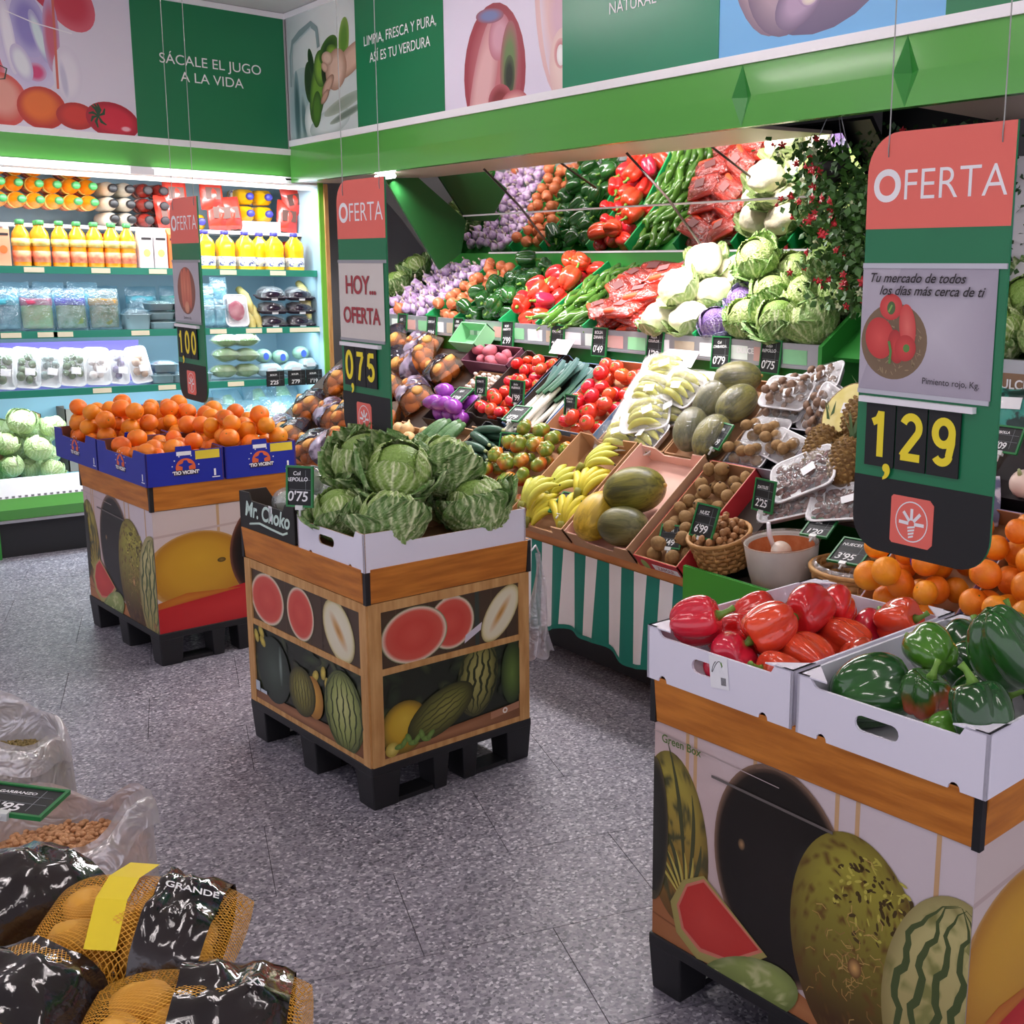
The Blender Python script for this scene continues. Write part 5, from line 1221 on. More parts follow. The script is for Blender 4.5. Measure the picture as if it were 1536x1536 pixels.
for i, (z, dpt) in enumerate(((1.84, 7.3), (1.60, 7.1), (1.245, 7.1), (.92, 7.1))):
    sh = MB().box(FX0 + .003, FX1 - .003, dpt, 7.78, z - .02, z).obj('shelf', M_FSHELF if i else M_WHITE, FG)
    if i == 0:
        continue
    MB().box(FX0 + .003, FX1 - .003, dpt - .012, dpt - .001, z - .036, z + .004).obj('price_rail', M_TEALG, sh)
    LX = {1: (1.54, 1.88, 2.19, 2.6, 2.91), 2: (1.4, 1.58, 1.66, 2.07, 2.52, 2.74, 2.87, 3.02, 3.12), 3: (1.84, 2.2, 2.61)}[i]
    for x in LX: MB().box(x - .05, x + .05, dpt - .0145, dpt - .0125, z - .03, z - .002).obj('price_label', mat('label_cream', '#f6efcf', .6), sh)
    area_light('shelf_lamp', (2.2, dpt + .06, z - .03), (math.radians(14), 0, 0), 1.85, .05, (0, 3.5, 6, 9)[i], (.78, .93, 1), FG)
MB().box(FX0, FX1, 7.1, 7.8, .36, .38).obj('tub_floor', M_LED, FG)
MB().box(FX0, FX1, 7.72, 7.79, .38, .9).obj('tub_back', M_LED, FG)
for x in (1.36, 1.62, 1.72, 1.98, 2.08, 2.32, 2.7, 2.95): MB().tube([(x, 7.72, .86), (x, 7.715, .86)], .01, 8).obj('rivet', M_INK, FG)
fo = MB().add([(FX0, 7.09, .435), (FX1, 7.09, .435), (FX1, 7.045, .335), (FX0, 7.045, .335), (FX0, 7.13, .435), (FX1, 7.13, .435), (FX1, 7.13, .335), (FX0, 7.13, .335)], [(0, 3, 2, 1), (0, 1, 5, 4), (1, 2, 6, 5), (0, 4, 7, 3), (4, 5, 6, 7), (3, 7, 6, 2)]).obj('tub_nosing', M_WHITE, FG)
for i in range(60): MB().box(FX0 + .012 + i * .032, FX0 + .026 + i * .032, 7.0445, 7.052, .337, .348).obj('nosing_slot', M_STEEL, fo)
MB().add([(FX0, 7.045, .335), (FX1, 7.045, .335), (FX1, 7.02, .275), (FX0, 7.02, .275), (FX1, 7.045, .215), (FX0, 7.045, .215), (FX0, 7.1, .335), (FX1, 7.1, .335), (FX1, 7.1, .215), (FX0, 7.1, .215)], [(0, 3, 2, 1), (3, 5, 4, 2), (0, 6, 9, 5, 3), (1, 2, 4, 8, 7), (5, 9, 8, 4)]).obj('bumper', M_GREEN, FG)
MB().box(FX0, FX1, 7.035, 7.06, .198, .214).obj('bumper_strip', M_STEEL, FG)
MB().box(FX0, FX1, 7.07, 7.2, 0, .198).obj('kick_plate', M_BLACK, FG)
card('LECHUGA', "0'59", FR((1.5, 7.07, .35), (1, 0, 0), (0, .35, 1)), 'plain black price card on the white edge below the lettuces', .13, .085, False, True)
for x, pr in ((2.86, "2'25"), (3.0, "2'79"), (3.12, "1'19")): card('BOLSA', pr, faceY(x, 7.082, .875), 'black price card reading %s hung from the low cabinet shelf' % pr, .12, .1, False, True)

# ---- bottles, cartons, bags in the cabinet
def mk_bottle(key, name, r, h, body, capm, labm, sq=0, neck=.38, lab2=None):
    k = h
    pr = [(r * .9, 0), (r, .01), (r, .30 * k), (r * .96, .40 * k), (r, .5 * k), (r, .62 * k), (r * .86, .74 * k), (r * neck, .86 * k), (r * neck, .9 * k)]
    me = MB().lathe(pr, 20, sq=sq).mesh(key, body)
    cap = MB().lathe([(r * neck * 1.15, .895 * k), (r * neck * 1.2, .90 * k), (r * neck * 1.2, .985 * k), (r * neck * .9, k)], 14).mesh('cap', capm)
    kids = [('cap', cap, None)]
    if labm: kids.append(('label', MB().lathe([(r * 1.012, .1 * k), (r * 1.012, .34 * k)], 20, sq=sq).mesh('label', labm), None))
    if lab2: kids.append(('label', MB().lathe([(r * 1.012, .44 * k), (r * 1.015, .6 * k)], 20, sq=sq).mesh('label', lab2), None))
    PROTO[key] = (name, me, kids)
M_JUICE = mat('orange_juice', '#f59a1c', .25, coat=.3); M_CAPG = mat('green_cap', '#3f8a4c', .4); M_CAPB = mat('blue_cap', '#3a3a9a', .4); M_YELJ = mat('yellow_juice', '#fbc81c', .25, coat=.3)
mk_bottle('juice', 'juice_bottle', .044, .255, M_JUICE, M_CAPG, mat('pink_orange_label', '#e8705a', .5, col2='#f2a878', nscale=30), 0, .42, mat('gold_label', '#f8d04a', .5, col2='#fdf0a0', nscale=25))
mk_bottle('yellow_juice', 'juice_bottle', .05, .235, M_YELJ, M_CAPB, mat('white_blue_label', '#f6f2e4', .5, col2='#4c58b0', nscale=45, sharp=(.55, .62)), 6, .4)
mk_bottle('pale', 'milk_bottle', .042, .24, mat('pale_bottle', '#d9d0c0', .35), M_BLACK, None, 0, .5)
ORD = ['first', 'second', 'third', 'fourth', 'fifth', 'sixth', 'seventh', 'eighth', 'ninth', 'tenth', 'eleventh', 'twelfth', 'thirteenth', 'fourteenth']
for i, x in enumerate((1.505, 1.603, 1.70, 1.79, 1.88, 1.97, 2.055)):
    spawn('juice', Tr(x, 7.17, 1.60) @ Rz(.3 * i), 'standing orange juice bottle with green cap, %s from the left' % ORD[i], 'juice bottle', 'standing orange juice bottles')
for i, x in enumerate((1.52, 1.61, 1.72, 1.81, 1.9, 2.0)):
    spawn('juice', Tr(x, 7.262, 1.60) @ Rz(.5 * i), 'orange juice bottle in the second row behind the standing ones', 'juice bottle', 'second row juice bottles')
for i, (x, z) in enumerate([(1.459, 2.03), (1.552, 2.03), (1.655, 2.03), (1.748, 2.03), (1.93, 2.02), (1.467, 1.935), (1.562, 1.935), (1.752, 1.94), (1.846, 1.935), (1.939, 1.935), (1.478, 2.118), (1.567, 2.118), (1.66, 2.118), (1.84, 2.11), (1.928, 2.11), (1.655, 1.937), (1.84, 2.027)]):
    z = 1.885 + round((z - 1.885) / .0885) * .0885 - .0
    spawn('juice', Tr(x, 7.66, z) @ Rx(PI / 2) @ Rz(rnd(0, 6)) @ Tr(0, 0, 0) @ Sc(.99, .99, 1.35 if i % 4 else 1.45), 'orange juice bottle lying cap outwards on the upper shelf', 'juice bottle', 'stacked lying juice bottles')
for x, z in ((2.04, 1.885), (2.135, 1.885), (2.04, 1.972), (2.135, 1.972), (2.04, 2.059), (2.135, 2.059)):
    spawn('pale', Tr(x, 7.62, z) @ Rx(PI / 2) @ Sc(1, 1, 1.3), 'pale bottle with black cap lying on the upper shelf', 'bottle', 'pale lying bottles')
mkc = MB().box(-.035, .035, -.035, .035, 0, .2); mkc.add([(-.035, -.035, .2), (.035, -.035, .2), (.035, .035, .2), (-.035, .035, .2), (-.035, 0, .235), (.035, 0, .235)], [(0, 1, 5, 4), (2, 3, 4, 5), (1, 2, 5), (3, 0, 4)])
def carton(x, m, dot, label):
    o = mkc.obj('juice_carton', m, None, Tr(x, 7.16, 1.6) @ Rz(.08)); TAG(o, label, 'carton')
    MB().prism(ellipts(0, .09, .02, .022, 16), 0, .0008, 0, faceY(0, -.0355, 0)).obj('fruit_print', dot, o); MB().box(-.028, .028, -.0362, -.0352, .165, .178).obj('print_band', M_INK, o); MB().tube([(0, -.02, .21), (0, -.036, .222)], .011, 10).obj('cap', M_WHITE, o)
mwc = mat('white_carton', '#fbf3f3', .4); moc = mat('orange_carton', '#f07a3a', .4); mpc = mat('peach_carton', '#f2a882', .4)
carton(1.405, mpc, moc, 'peach coloured juice carton at the left end of the juice shelf'); carton(2.145, mwc, mat('yellow_print', '#f4d878', .5), 'white juice carton beside the orange juice bottles'); carton(2.225, mwc, mat('yellow_print', '#f4d878', .5), 'white juice carton next to the orange carton'); carton(2.305, moc, mwc, 'orange juice carton beside the hanging sign')
for i, x in enumerate((2.50, 2.622, 2.745, 2.93, 3.06)):
    spawn('yellow_juice', Tr(x, 7.18, 1.6), 'square yellow juice bottle with blue cap, %s from the hanging sign' % ORD[i], 'juice bottle', 'yellow juice bottles')
spawn('yellow_juice', Tr(2.88, 7.29, 1.6), 'yellow juice bottle standing behind the fourth yellow bottle', 'juice bottle', 'yellow juice bottles')
for x, z in ((2.44, 1.89), (2.55, 1.89), (2.86, 2.06), (2.98, 2.06), (2.86, 1.955), (2.98, 1.955), (2.45, 1.995)):
    spawn('yellow_juice', Tr(x, 7.62, z) @ Rx(PI / 2) @ Sc(.95, .95, 1.2), 'yellow juice bottle lying cap outwards on the upper shelf', 'juice bottle', 'lying yellow bottles')
wb = MB().box(2.80, 3.04, 7.33, 7.6, 1.84, 1.905).obj('white_carton_box', mwc, None); TAG(wb, 'white carton box under the lying yellow bottles', 'box'); MB().box(2.85, 2.99, 7.328, 7.3299, 1.855, 1.89).obj('face_label', M_LABEL, wb)
M_RBAG = mat('red_snack_bag', '#d8402c', .25, col2='#b8322c', nscale=9, bump=.5, bscale=25, coat=.4)
rbm = pillow(.14, .2, .07, 5).mesh('snack_bag', M_RBAG); rpm = MB().box(-.045, .045, -.035, .035, 0, .001).mesh('print', mat('dark_print', '#5c3a30', .5))
for i, (x, z, a) in enumerate(((2.66, 1.945, 0), (2.73, 1.95, .1), (3.1, 1.945, -.1), (3.14, 2.05, .2), (2.62, 2.06, 0), (2.35, 1.94, .1), (2.4, 2.05, 0), (2.0, 1.7, 0), (2.8, 1.68, .5), (3.14, 1.69, .1))):
    o = OB('snack_bag', rbm, None, Tr(x, 7.36, z) @ Rx(PI / 2 - .1) @ Rz(a)); TAG(o, 'red plastic bag standing among the yellow bottles', 'bag', 'red bags on the juice shelves'); OB('front_print', rpm, o, Tr(0, 0, .036))
# second shelf: salad bags, trays, packs
def salad(x, w, c1, c2, band, label, h=.21, y=7.2, z=1.245):
    h *= 1.12; w *= 1.06
    o = pillow(w, h, .09, x * 3).obj('salad_bag', M_FILMB, None, Tr(x, y, z + h / 2 + .002) @ Rx(PI / 2 - .12)); TAG(o, label, 'salad bag')
    pillow(w * .88, h * .66, .075, x).obj('leaves', mat('salad_%s' % c1, c1, .6, col2=c2, nscale=22, bump=.8, bscale=50), o, Tr(0, -h * .12, 0))
    pillow(w * .93, h * .2, .088, x).obj('print_band', mat('band_%s' % band, band, .3), o, Tr(0, h * .17, .0))
    return o
salad(1.40, .16, '#9fc3cc', '#5f8f9a', '#49b8c8', 'bluish salad bag at the left end of the salad shelf')
salad(1.56, .17, '#c8b878', '#a8c070', '#d84a6c', 'salad bag with a pink band')
salad(1.735, .165, '#b9b89a', '#6f8a4c', '#5a4cc0', 'salad bag with a violet band')
salad(1.91, .165, '#a8946c', '#6c7c48', '#e09a3c', 'salad bag with an orange band')
for i, (x, z, lb_) in enumerate(((1.48, 1.3, 'left'), (1.66, 1.3, 'middle'), (1.84, 1.3, 'right'))):
    salad(x, .16, '#3fa8c8', '#7fd0e0', '#5ac8dc', 'bright blue salad bag standing behind the %s bags' % lb_, .24, 7.33)
def clampack(x, y, z, w, l, h, m, label, n=1, cat='pack', cap='clear'):
    o = tray_mb(w, l, h * .8).obj('plastic_pack', mat('clear_tub', '#9fb4ba', .2, coat=.3), None, Tr(x, y, z)); TAG(o, label, cat)
    pillow(w, l, h * .9, x).obj('contents', m, o, Tr(0, 0, h * .6)); dome(w * 1.1, l * 1.1, h * .3, x).obj('lid', M_FILMB, o, Tr(0, 0, h * .8)); return o
M_LEAFD = mat('dark_salad', '#4a5c4a', .5, col2='#7a8c78', nscale=24, bump=.6)
clampack(2.08, 7.2, 1.247, .13, .13, .11, mat('tub_dark', '#39484c', .4, col2='#55686c', nscale=10), 'round dark salad tub with clear lid', cat='tub')
for k in range(3): clampack(2.22, 7.22, 1.247 + .055 * k, .13, .15, .05, M_LEAFD, 'flat leaf pack, %s of the stack beside the salad tub' % ('lowest', 'middle', 'topmost')[k])
for k in range(3): clampack(2.36, 7.22, 1.247 + .055 * k, .12, .15, .05, mat('pale_veg', '#b9c8a0', .5, col2='#8aa078', nscale=20), 'flat pale vegetable pack behind the hanging sign, %s of its stack' % ('lowest', 'middle', 'topmost')[k])
for i, (x, z) in enumerate(((2.50, .0), (2.57, .0), (2.52, .09), (2.59, .13))): 
    salad(x, .1, '#7fc0cc', '#b0e0e6', '#d8eef2', 'pale blue wrapped vegetable leaning by the hanging sign, %s' % ('left', 'right', 'upper left', 'upper right')[i], .16, 7.19 + .05 * (i // 2), 1.245 + z)
o = tray_mb(.12, .17, .03).obj('beet_pack', M_TRAY, None, Tr(2.665, 7.19, 1.345) @ Rx(PI / 2 - .25)); TAG(o, 'white tray of deep red beetroot standing on the salad shelf', 'tray')
MB().blob(sph(.05, 1.0, 1.3, .35), 16, 10).obj('beetroot', mat('beet', '#a81c48', .3), o, Tr(0, 0, .03)); MB().box(-.05, .05, .04, .075, .034, .036).obj('label', M_LABEL, o); dome(.13, .18, .02).obj('wrap_film', M_FILM, o, Tr(0, 0, .03))
mcorn = mat('pale_yellow_veg', '#e2d28a', .5, col2='#d0bc6a', nscale=14)
for i, (x, y, z, a) in enumerate(((2.76, 7.17, 1.27, .0), (2.80, 7.18, 1.30, .2), (2.77, 7.22, 1.38, .15), (3.13, 7.18, 1.36, .1), (3.14, 7.2, 1.42, 0))):
    o = MB().tube([(0, -.03, -.06), (0, 0, 0), (0, .05, .06), (0, .12, .10)], [.014, .026, .027, .022], 12).obj('sweetcorn_pack', mcorn, None, Tr(x, y, z) @ Rz(a)); TAG(o, 'pale yellow wrapped vegetable stick on the salad shelf', 'vegetable', 'pale yellow sticks'); MB().tube([(0, -.032, -.062), (0, -.036, -.066)], [.013, .01], 10).obj('cut_end', M_PALE, o)
M_AUB = mat('black_aubergine', '#1c1626', .14, col2='#2c2238', nscale=6, coat=.6)
def aubpack(x, z, label):
    o = tray_mb(.16, .12, .02).obj('aubergine_pack', mat('dark_tray', '#3a2c3c', .4), None, Tr(x, 7.2, z) @ Rx(.12)); TAG(o, label, 'tray')
    for k in (-.035, .035): MB().lathe([(.0005, -.07), (.02, -.066), (.032, -.03), (.03, .02), (.02, .055), (.009, .07), (.0005, .072)], 12, M=Tr(0, k, .032) @ Ry(PI / 2)).obj('aubergine', M_AUB, o)
    dome(.17, .13, .06).obj('wrap_film', M_FILM, o, Tr(0, 0, .018)); MB().box(-.02, .02, -.066, -.065, .0, .02).obj('label', M_LABEL, o)
for c, x in (('left', 2.90), ('right', 3.08)):
    for k in range(3): aubpack(x, 1.25 + .085 * k, 'dark aubergine pack in the %s stack, %s tray' % (c, ('lowest', 'middle', 'topmost')[k]))
# third shelf: trays on edge
def uptray(x, w, h, label, fillm, r, n, a=-.12, z=.925, purple=False):
    o = tray_mb(w, h, .028).obj('vegetable_tray', M_TRAY, None, Tr(x, 7.2, z + h / 2 * 1.1) @ Rx(PI / 2 - .3) @ Rz(a)); TAG(o, label, 'tray')
    for i, (u, v, q, rr) in enumerate(drop(n * 2, w - .01, h - .02, r * 1.1, int(x * 100), zmax=r * 1.2)): MB().blob(lambda t, p: (rr * math.sin(p) * math.cos(t), rr * 1.15 * math.sin(p) * math.sin(t), rr * .85 * math.cos(p)), 12, 8).obj('piece', fillm, o, Tr(u - w / 2 + .005, v - h / 2 + .01, q + .004))
    dome(w * 1.12, h * 1.12, .04, x).obj('wrap_film', M_FILM, o, Tr(0, 0, .03)); MB().box(-.025, .025, -.02, .02, 0, .001).obj('label', M_LABEL, o, Tr(.01, -h * .15, .064))
mg = mat('dark_green_veg', '#46583c', .5, col2='#66784c', nscale=18); mgp = mat('grey_green_veg', '#6f7c78', .5, col2='#8f9a94', nscale=18)
uptray(1.36, .12, .2, 'tray of dark green vegetables at the left end of the tray shelf', mg, .022, 16)
uptray(1.48, .12, .2, 'tray of green vegetables with a white label, second on the tray shelf', mg, .02, 18)
uptray(1.595, .11, .19, 'tray of leafy vegetables, third on the tray shelf', mgp, .02, 16, -.2)
uptray(1.715, .12, .19, 'tray of green beans beside the white mushroom tray', mg, .017, 24)
uptray(1.845, .12, .19, 'tray of white mushrooms on the tray shelf', M_WMUSH, .019, 20, -.05)
uptray(1.965, .09, .17, 'small bag of violet vegetables beside the mushrooms', mat('violet_veg', '#7a6a8c', .5, col2='#9a8ca8', nscale=15), .018, 14)
uptray(2.075, .1, .19, 'tray of pale brown mushrooms leaning left on the tray shelf', mat('tan_mushroom', '#c9a890', .5, col2='#b08c74', nscale=14), .021, 14, .12)
for k, (x, z, c) in enumerate(((2.2, .925, '#3c5a3c'), (2.22, .99, '#a8484c'), (2.32, .925, '#4a5a6a'), (2.42, .925, '#c0606c'))):
    clampack(x, 7.2, z, .12, .14, .06, mat('mix%d' % k, c, .4, col2='#c8d0c8', nscale=12), 'mixed vegetable pack behind the hanging sign, %s' % ('green one', 'red one', 'blue grey one', 'pink one')[k])
M_BROC = mat('green_veg_bag', '#5c7c44', .5, col2='#7c9a5c', nscale=16, bump=.5)
for i, (x, z) in enumerate(((2.56, .93), (2.58, 1.03), (2.70, .93), (2.70, 1.025), (2.70, 1.12), (2.58, 1.12))):
    o = pillow(.17, .13, .09, i).obj('greens_bag', M_FILM, None, Tr(x + .02, 7.2, z + .047) @ Rz(.1 * (i % 3 - 1))); TAG(o, 'bag of green vegetables stacked on the tray shelf, %s' % ('low left', 'mid left', 'low right', 'mid right', 'top right', 'top left')[i], 'vegetable bag')
    pillow(.15, .11, .08, i + 4).obj('greens', M_BROC, o)
M_GREYB = mat('grey_film_bag', '#8fa8b0', .3, col2='#b8ccd2', nscale=10, bump=.6, bscale=20)
for i, (x, z, w) in enumerate(((2.86, .925, .16), (3.02, .925, .17), (3.12, .95, .1))):
    o = pillow(w, .14, .09, i + 2).obj('greens_bag', M_GREYB, None, Tr(x, 7.2, z + .05)); TAG(o, 'grey blue film bag at the right end of the tray shelf, %s' % ('left', 'middle', 'right')[i], 'vegetable bag'); MB().box(-.03, .03, -.072, -.07, -.01, .015).obj('label', M_LABEL, o)
for i, (x, z) in enumerate(((2.85, 1.06), (3.1, 1.07), (2.96, 1.05))):
    o = MB().blob(sph(.05, 1.1, 1, .9), 16, 10).obj('wrapped_cabbage', mat('wrapped_green', '#6c9484', .35, col2='#94b8a4', nscale=10, bump=.4), None, Tr(x, 7.24, z)); TAG(o, 'film wrapped green head with a blue sticker, %s' % ('left of the gap', 'right by the cabinet side', 'in the middle')[i], 'vegetable'); MB().prism(ellipts(0, 0, .018, .024, 14), 0, .001, 0, faceY(0, -.05, .0)).obj('blue_sticker', mat('sticker_blue', '#4a6ad0', .4), o)
# tub: lettuces and celery bags
k = 0
for i, (x, y, z, r) in enumerate(drop(15, .42, .5, .072, 3, peak=.0)):
    if i == 14: continue
    spawn('lettuce', Tr(1.27 + x, 7.14 + y, .38 + z) @ rotm(rnd(-.6, .6), rnd(-.6, .6), rnd(0, 6)) @ Sc(r / .08), 'pale iceberg lettuce heaped in the low tub of the cabinet', 'lettuce', 'lettuces in the cabinet tub')
for i, (x, z) in enumerate(((1.38, .66), (1.52, .70), (1.6, .64))): spawn('lettuce', Tr(x, 7.5, z) @ rotm(rnd(-.6, .6), 0, rnd(0, 6)), 'pale iceberg lettuce heaped in the low tub of the cabinet', 'lettuce', 'lettuces in the cabinet tub')
for i, (x, w, m, lb_) in enumerate(((1.45, .3, M_CARD, 'brown box behind the lettuces'), (1.86, .26, mat('grey_card', '#8a8078', .8), 'grey cardboard box at the back of the tub'), (2.14, .22, mat('purple_card', '#6a3aa0', .6), 'purple cardboard box behind the oranges'), (2.5, .36, mat('kraft_grey', '#a0988c', .8), 'wide grey box below the hanging sign'))):
    crate(lb_, Tr(x - w / 2, 7.5, .382), w, .2, .36 + .02 * (i % 2), m, m, STEP, FLAT, name='storage_box', cat='box')
M_CEL = mat('celery_heart', '#b8cf8c', .5, col2='#8fb070', nscale=10, stretch=(8, 8, 1.5), bump=.6, bscale=30)
for i, (x, y, z, a, s) in enumerate(((2.62, 7.3, .50, .2, 1.1), (2.80, 7.27, .52, -.1, 1.1), (2.97, 7.24, .54, .1, 1.1), (3.1, 7.25, .55, -.05, 1.0), (2.72, 7.42, .6, .3, 1.0), (2.9, 7.42, .63, 0, 1.0), (3.06, 7.42, .66, 0, 1.0))):
    o = pillow(.21, .40, .15, i + 1).obj('celery_bag', M_FILMB, None, Tr(x, y, z + .06) @ Rz(a) @ Rx(1.0) @ Sc(s)); TAG(o, 'clear bag of pale green celery in the tub, %s' % ('front left', 'front, second', 'front, third', 'front right', 'back left', 'back middle', 'back right')[i], 'celery bag')
    MB().tube([(0, -.15, 0), (0, -.05, 0), (0, .06, 0), (0, .15, 0)], [.05, .058, .05, .03], 12, flat=.8).obj('celery', M_CEL, o)

pl_ = MB().box(1.27, 2.15, 7.42, 7.425, .925, 1.17).obj('purple_liner', mat('purple_paper', '#8f80d8', .6), None); TAG(pl_, 'purple paper liner standing behind the vegetable trays', 'paper liner'); MB().box(1.27, 2.15, 7.415, 7.42, 1.155, 1.17).obj('liner_fold', mat('purple_paper', '#8f80d8'), pl_)

mk_bottle('sauce', 'sauce_jar', .042, .2, mat('dark_red_sauce', '#8f2c24', .25, coat=.4), M_INK, mat('sauce_label', '#c85a4a', .5, col2='#e0c8b8', nscale=30), 0, .5)
for i, (x, z) in enumerate(((2.235, 1.885), (2.325, 1.885), (2.235, 1.972), (2.325, 1.972), (2.235, 2.059), (2.325, 2.059))):
    spawn('sauce', Tr(x, 7.55, z) @ Rx(PI / 2) @ Sc(1, 1, 1.2), 'dark red sauce jar lying lid outwards behind the hanging sign', 'jar', 'dark red jars')
for i, x in enumerate((1.44, 1.62, 1.8, 1.98, 2.2, 2.4)):
    salad(x, .18, ('#4c6a3c', '#5a7a8a', '#6a8a4a')[i % 3], ('#7c9a5c', '#8fb0ba', '#a0b880')[i % 3], ('#3a9ab8', '#58b8c8', '#4aa8a0')[i % 3], 'leafy salad bag in the back row of the salad shelf, %s from the left' % ORD[i], .22, 7.47)
# ============================================================ produce stand along the right
SA = math.atan(.82); SCo, SSi = math.cos(SA), math.sin(SA)
def FRS(y, u, h=0):
    """frame on the low slope: x runs to -Y, y up the slope, z out of it"""
    return FR((2.625 + SCo * u - SSi * h, y, .535 + SSi * u + SCo * h), (0, -1, 0), (SCo, 0, SSi))
UA = math.atan(.68); UCo, USi = math.cos(UA), math.sin(UA)
def FRU(y, u, h=0): return FR((3.425 + UCo * u - USi * h, y, 1.30 + USi * u + UCo * h), (0, -1, 0), (UCo, 0, USi))
ST = EMPTY('produce_stand', 'long two tier sloping produce stand with striped front', 'produce stand', Tr(0, 0, 0))
SY0, SY1 = 1.2, 6.95
MB().box(2.615, 2.65, SY0, SY1, .515, .56).obj('front_edge', M_EDGE, ST, bev=.003)
MB().box(0, SY1 - 2.77, 0, 1.0, -.02, -.001, 0, FRS(SY1, 0)).obj('low_board', M_CARDD, ST)
MB().box(0, 2.77 - 2.15, .40, 1.0, -.02, -.001, 0, FRS(2.77, 0)).obj('low_board', M_CARDD, ST)
MB().box(0, 2.15 - SY0, 0, 1.0, -.02, -.001, 0, FRS(2.15, 0)).obj('low_board', M_CARDD, ST)
MB().box(2.63, 2.95, 2.15, 2.765, .535, .555).obj('front_ledge', M_CARDD, ST)
MB().box(0, 6.98 - 2.98, 0, .6, -.02, -.001, 0, FRU(6.7, 0)).obj('upper_board', M_GREEND, ST)
MB().box(3.40, 3.425, 2.98, 6.95, 1.13, 1.325).obj('riser_board', M_GREEND, ST)
rail = MB().box(3.375, 3.42, 2.98, 6.75, 1.325, 1.345).box(3.375, 3.38, 2.98, 6.75, 1.255, 1.325).box(3.37, 3.4, 2.98, 6.75, 1.245, 1.255).obj('price_rail', M_STEEL, ST)
for i in range(22):
    y = 6.6 - i * .166; c_ = ('#f2e8ea', '#e8f0e8', '#d9a8a0', '#8fcf9a', '#f4f2f4', '#c9b8a0')[i % 6]
    MB().box(3.3735, 3.3748, y - .07, y + .06, 1.262, 1.32).obj('rail_label', mat('rail_label_%d' % (i % 6), c_, .5), rail)
text('DULCE', .032, M_WHITEL, rail, faceX(3.3730, 3.39, 1.30), weight=.001)
MB().box(2.75, 3.35, SY0 + .1, SY1, .02, .5).obj('stand_base', M_BLACK, ST)
M_DIV = mat('divider_green', '#1fa05a', .4)
DV = [6.07, 5.74, 5.28, 4.93, 4.53, 4.10, 3.72, 3.36]
for y in DV: MB().box(-.006, .006, -.01, .56, 0, .075, 0, FRU(y, 0)).obj('divider', M_DIV, ST)
MB().prism([(3.36, 1.0), (3.36, 1.34), (3.9, 1.72), (3.9, 1.0)], 2.955, 2.975, 0, FR((0, 0, 0), (1, 0, 0), (0, 0, 1)) @ Sc(1, 1, -1)).obj('end_panel', M_GREEND, ST)
MB().prism([(3.36, 1.0), (3.36, 1.34), (3.9, 1.72), (3.9, 1.0)], 6.98, 7.0, 0, FR((0, 0, 0), (1, 0, 0), (0, 0, 1)) @ Sc(1, 1, -1)).obj('end_panel', M_GREEND, ST)
# striped valance
VA = MB(); n = 0; M_STG = mat('valance_green', '#0f7a6a', .7); M_STW = mat('valance_white', '#e6e3e6', .7)
VL = EMPTY('striped_valance', 'green and white striped cloth valance hanging from the stand edge', 'valance', Tr(2.612, 0, .52))
def vx(y, t): return -.006 - .013 * t * (1 + math.sin(y * 21 + 1.3 * math.sin(y * 7))) - .008 * t * math.sin(y * 47)
def vz(y): return -.335 + .022 * math.sin(y * 9.3 + .5) + .012 * math.sin(y * 23)
k = 0; y = 6.6
while y > 1.3:
    y0 = y; y1 = y - .0745
    st = MB().grid(lambda u, v: (vx(y0 + (y1 - y0) * u, v), y0 + (y1 - y0) * u, vz(y0 + (y1 - y0) * u) * v), 5, 8)
    st.obj('stripe', M_STG if k % 2 else M_STW, VL); k += 1; y = y1
MB().grid(lambda u, v: (vx(6.6 - 5.3 * u, 1) - .003, 6.6 - 5.3 * u, vz(6.6 - 5.3 * u) - .012 + .018 * v), 300, 1).obj('hem', M_STG, VL)
gp = MB().box(-.21, .21, -.062, .06, 0, .006).obj('green_board', mat('board_green', '#3f9a2e', .45), None, faceX(2.585, 2.66, .548) @ Rx(.0)); TAG(gp, 'plain bright green board leaning on the stand below the nut basket', 'board'); MB().box(-.21, .21, .055, .062, -.006, 0).obj('board_lip', M_GREEND, gp)

# ---- upper tier
def heap(keys, y1, y0, n, r, lab, cat, grp, frame=FRU, u0=.0, l=.56, seed=1, peak=0, rot='any', h0=0, sc=1.0, zmax=None):
    w = y1 - y0; zmax = zmax or 1.75 * r
    for i, (x, yy, z, q) in enumerate(drop(n, w - .014, l, r, seed, peak=peak, zmax=zmax)):
        if rot == 'any': Rm = rotm(rnd(0, 6), rnd(0, 6), rnd(0, 6))
        elif rot == 'lie': Rm = rotm(rnd(1.0, 2.2), rnd(-.5, .5), rnd(0, 6))
        else: Rm = rotm(rnd(-.5, .5), rnd(-.5, .5), rnd(0, 6))
        spawn(keys[i % len(keys)], frame(y1 - .007, u0, h0) @ Tr(x, yy, z) @ Rm @ Sc(q / r * sc), lab, cat, grp)
heap(['garlic', 'garlic/b'], 6.68, 6.07, 170, .031, 'purple white garlic bulb heaped at the left of the upper tier', 'garlic', 'garlic bulbs', seed=2, rot='up')
spawn('onion', FRU(6.45, .03, .075) @ Sc(1.2), 'single orange onion lying among the garlic', 'onion')
heap(['onion'], 6.07, 5.74, 62, .036, 'orange brown onion between garlic and green peppers', 'onion', 'onions on the upper tier', seed=3)
heap(['green_pepper0', 'green_pepper1', 'green_pepper2'], 5.74, 5.28, 42, .046, 'dark green bell pepper on the upper tier', 'bell pepper', 'green peppers on the upper tier', seed=4, rot='lie')
heap(['red_pepper0', 'red_pepper1', 'red_pepper2'], 5.28, 4.93, 34, .046, 'red bell pepper on the upper tier', 'bell pepper', 'red peppers on the upper tier', seed=5, rot='lie', sc=1.06)
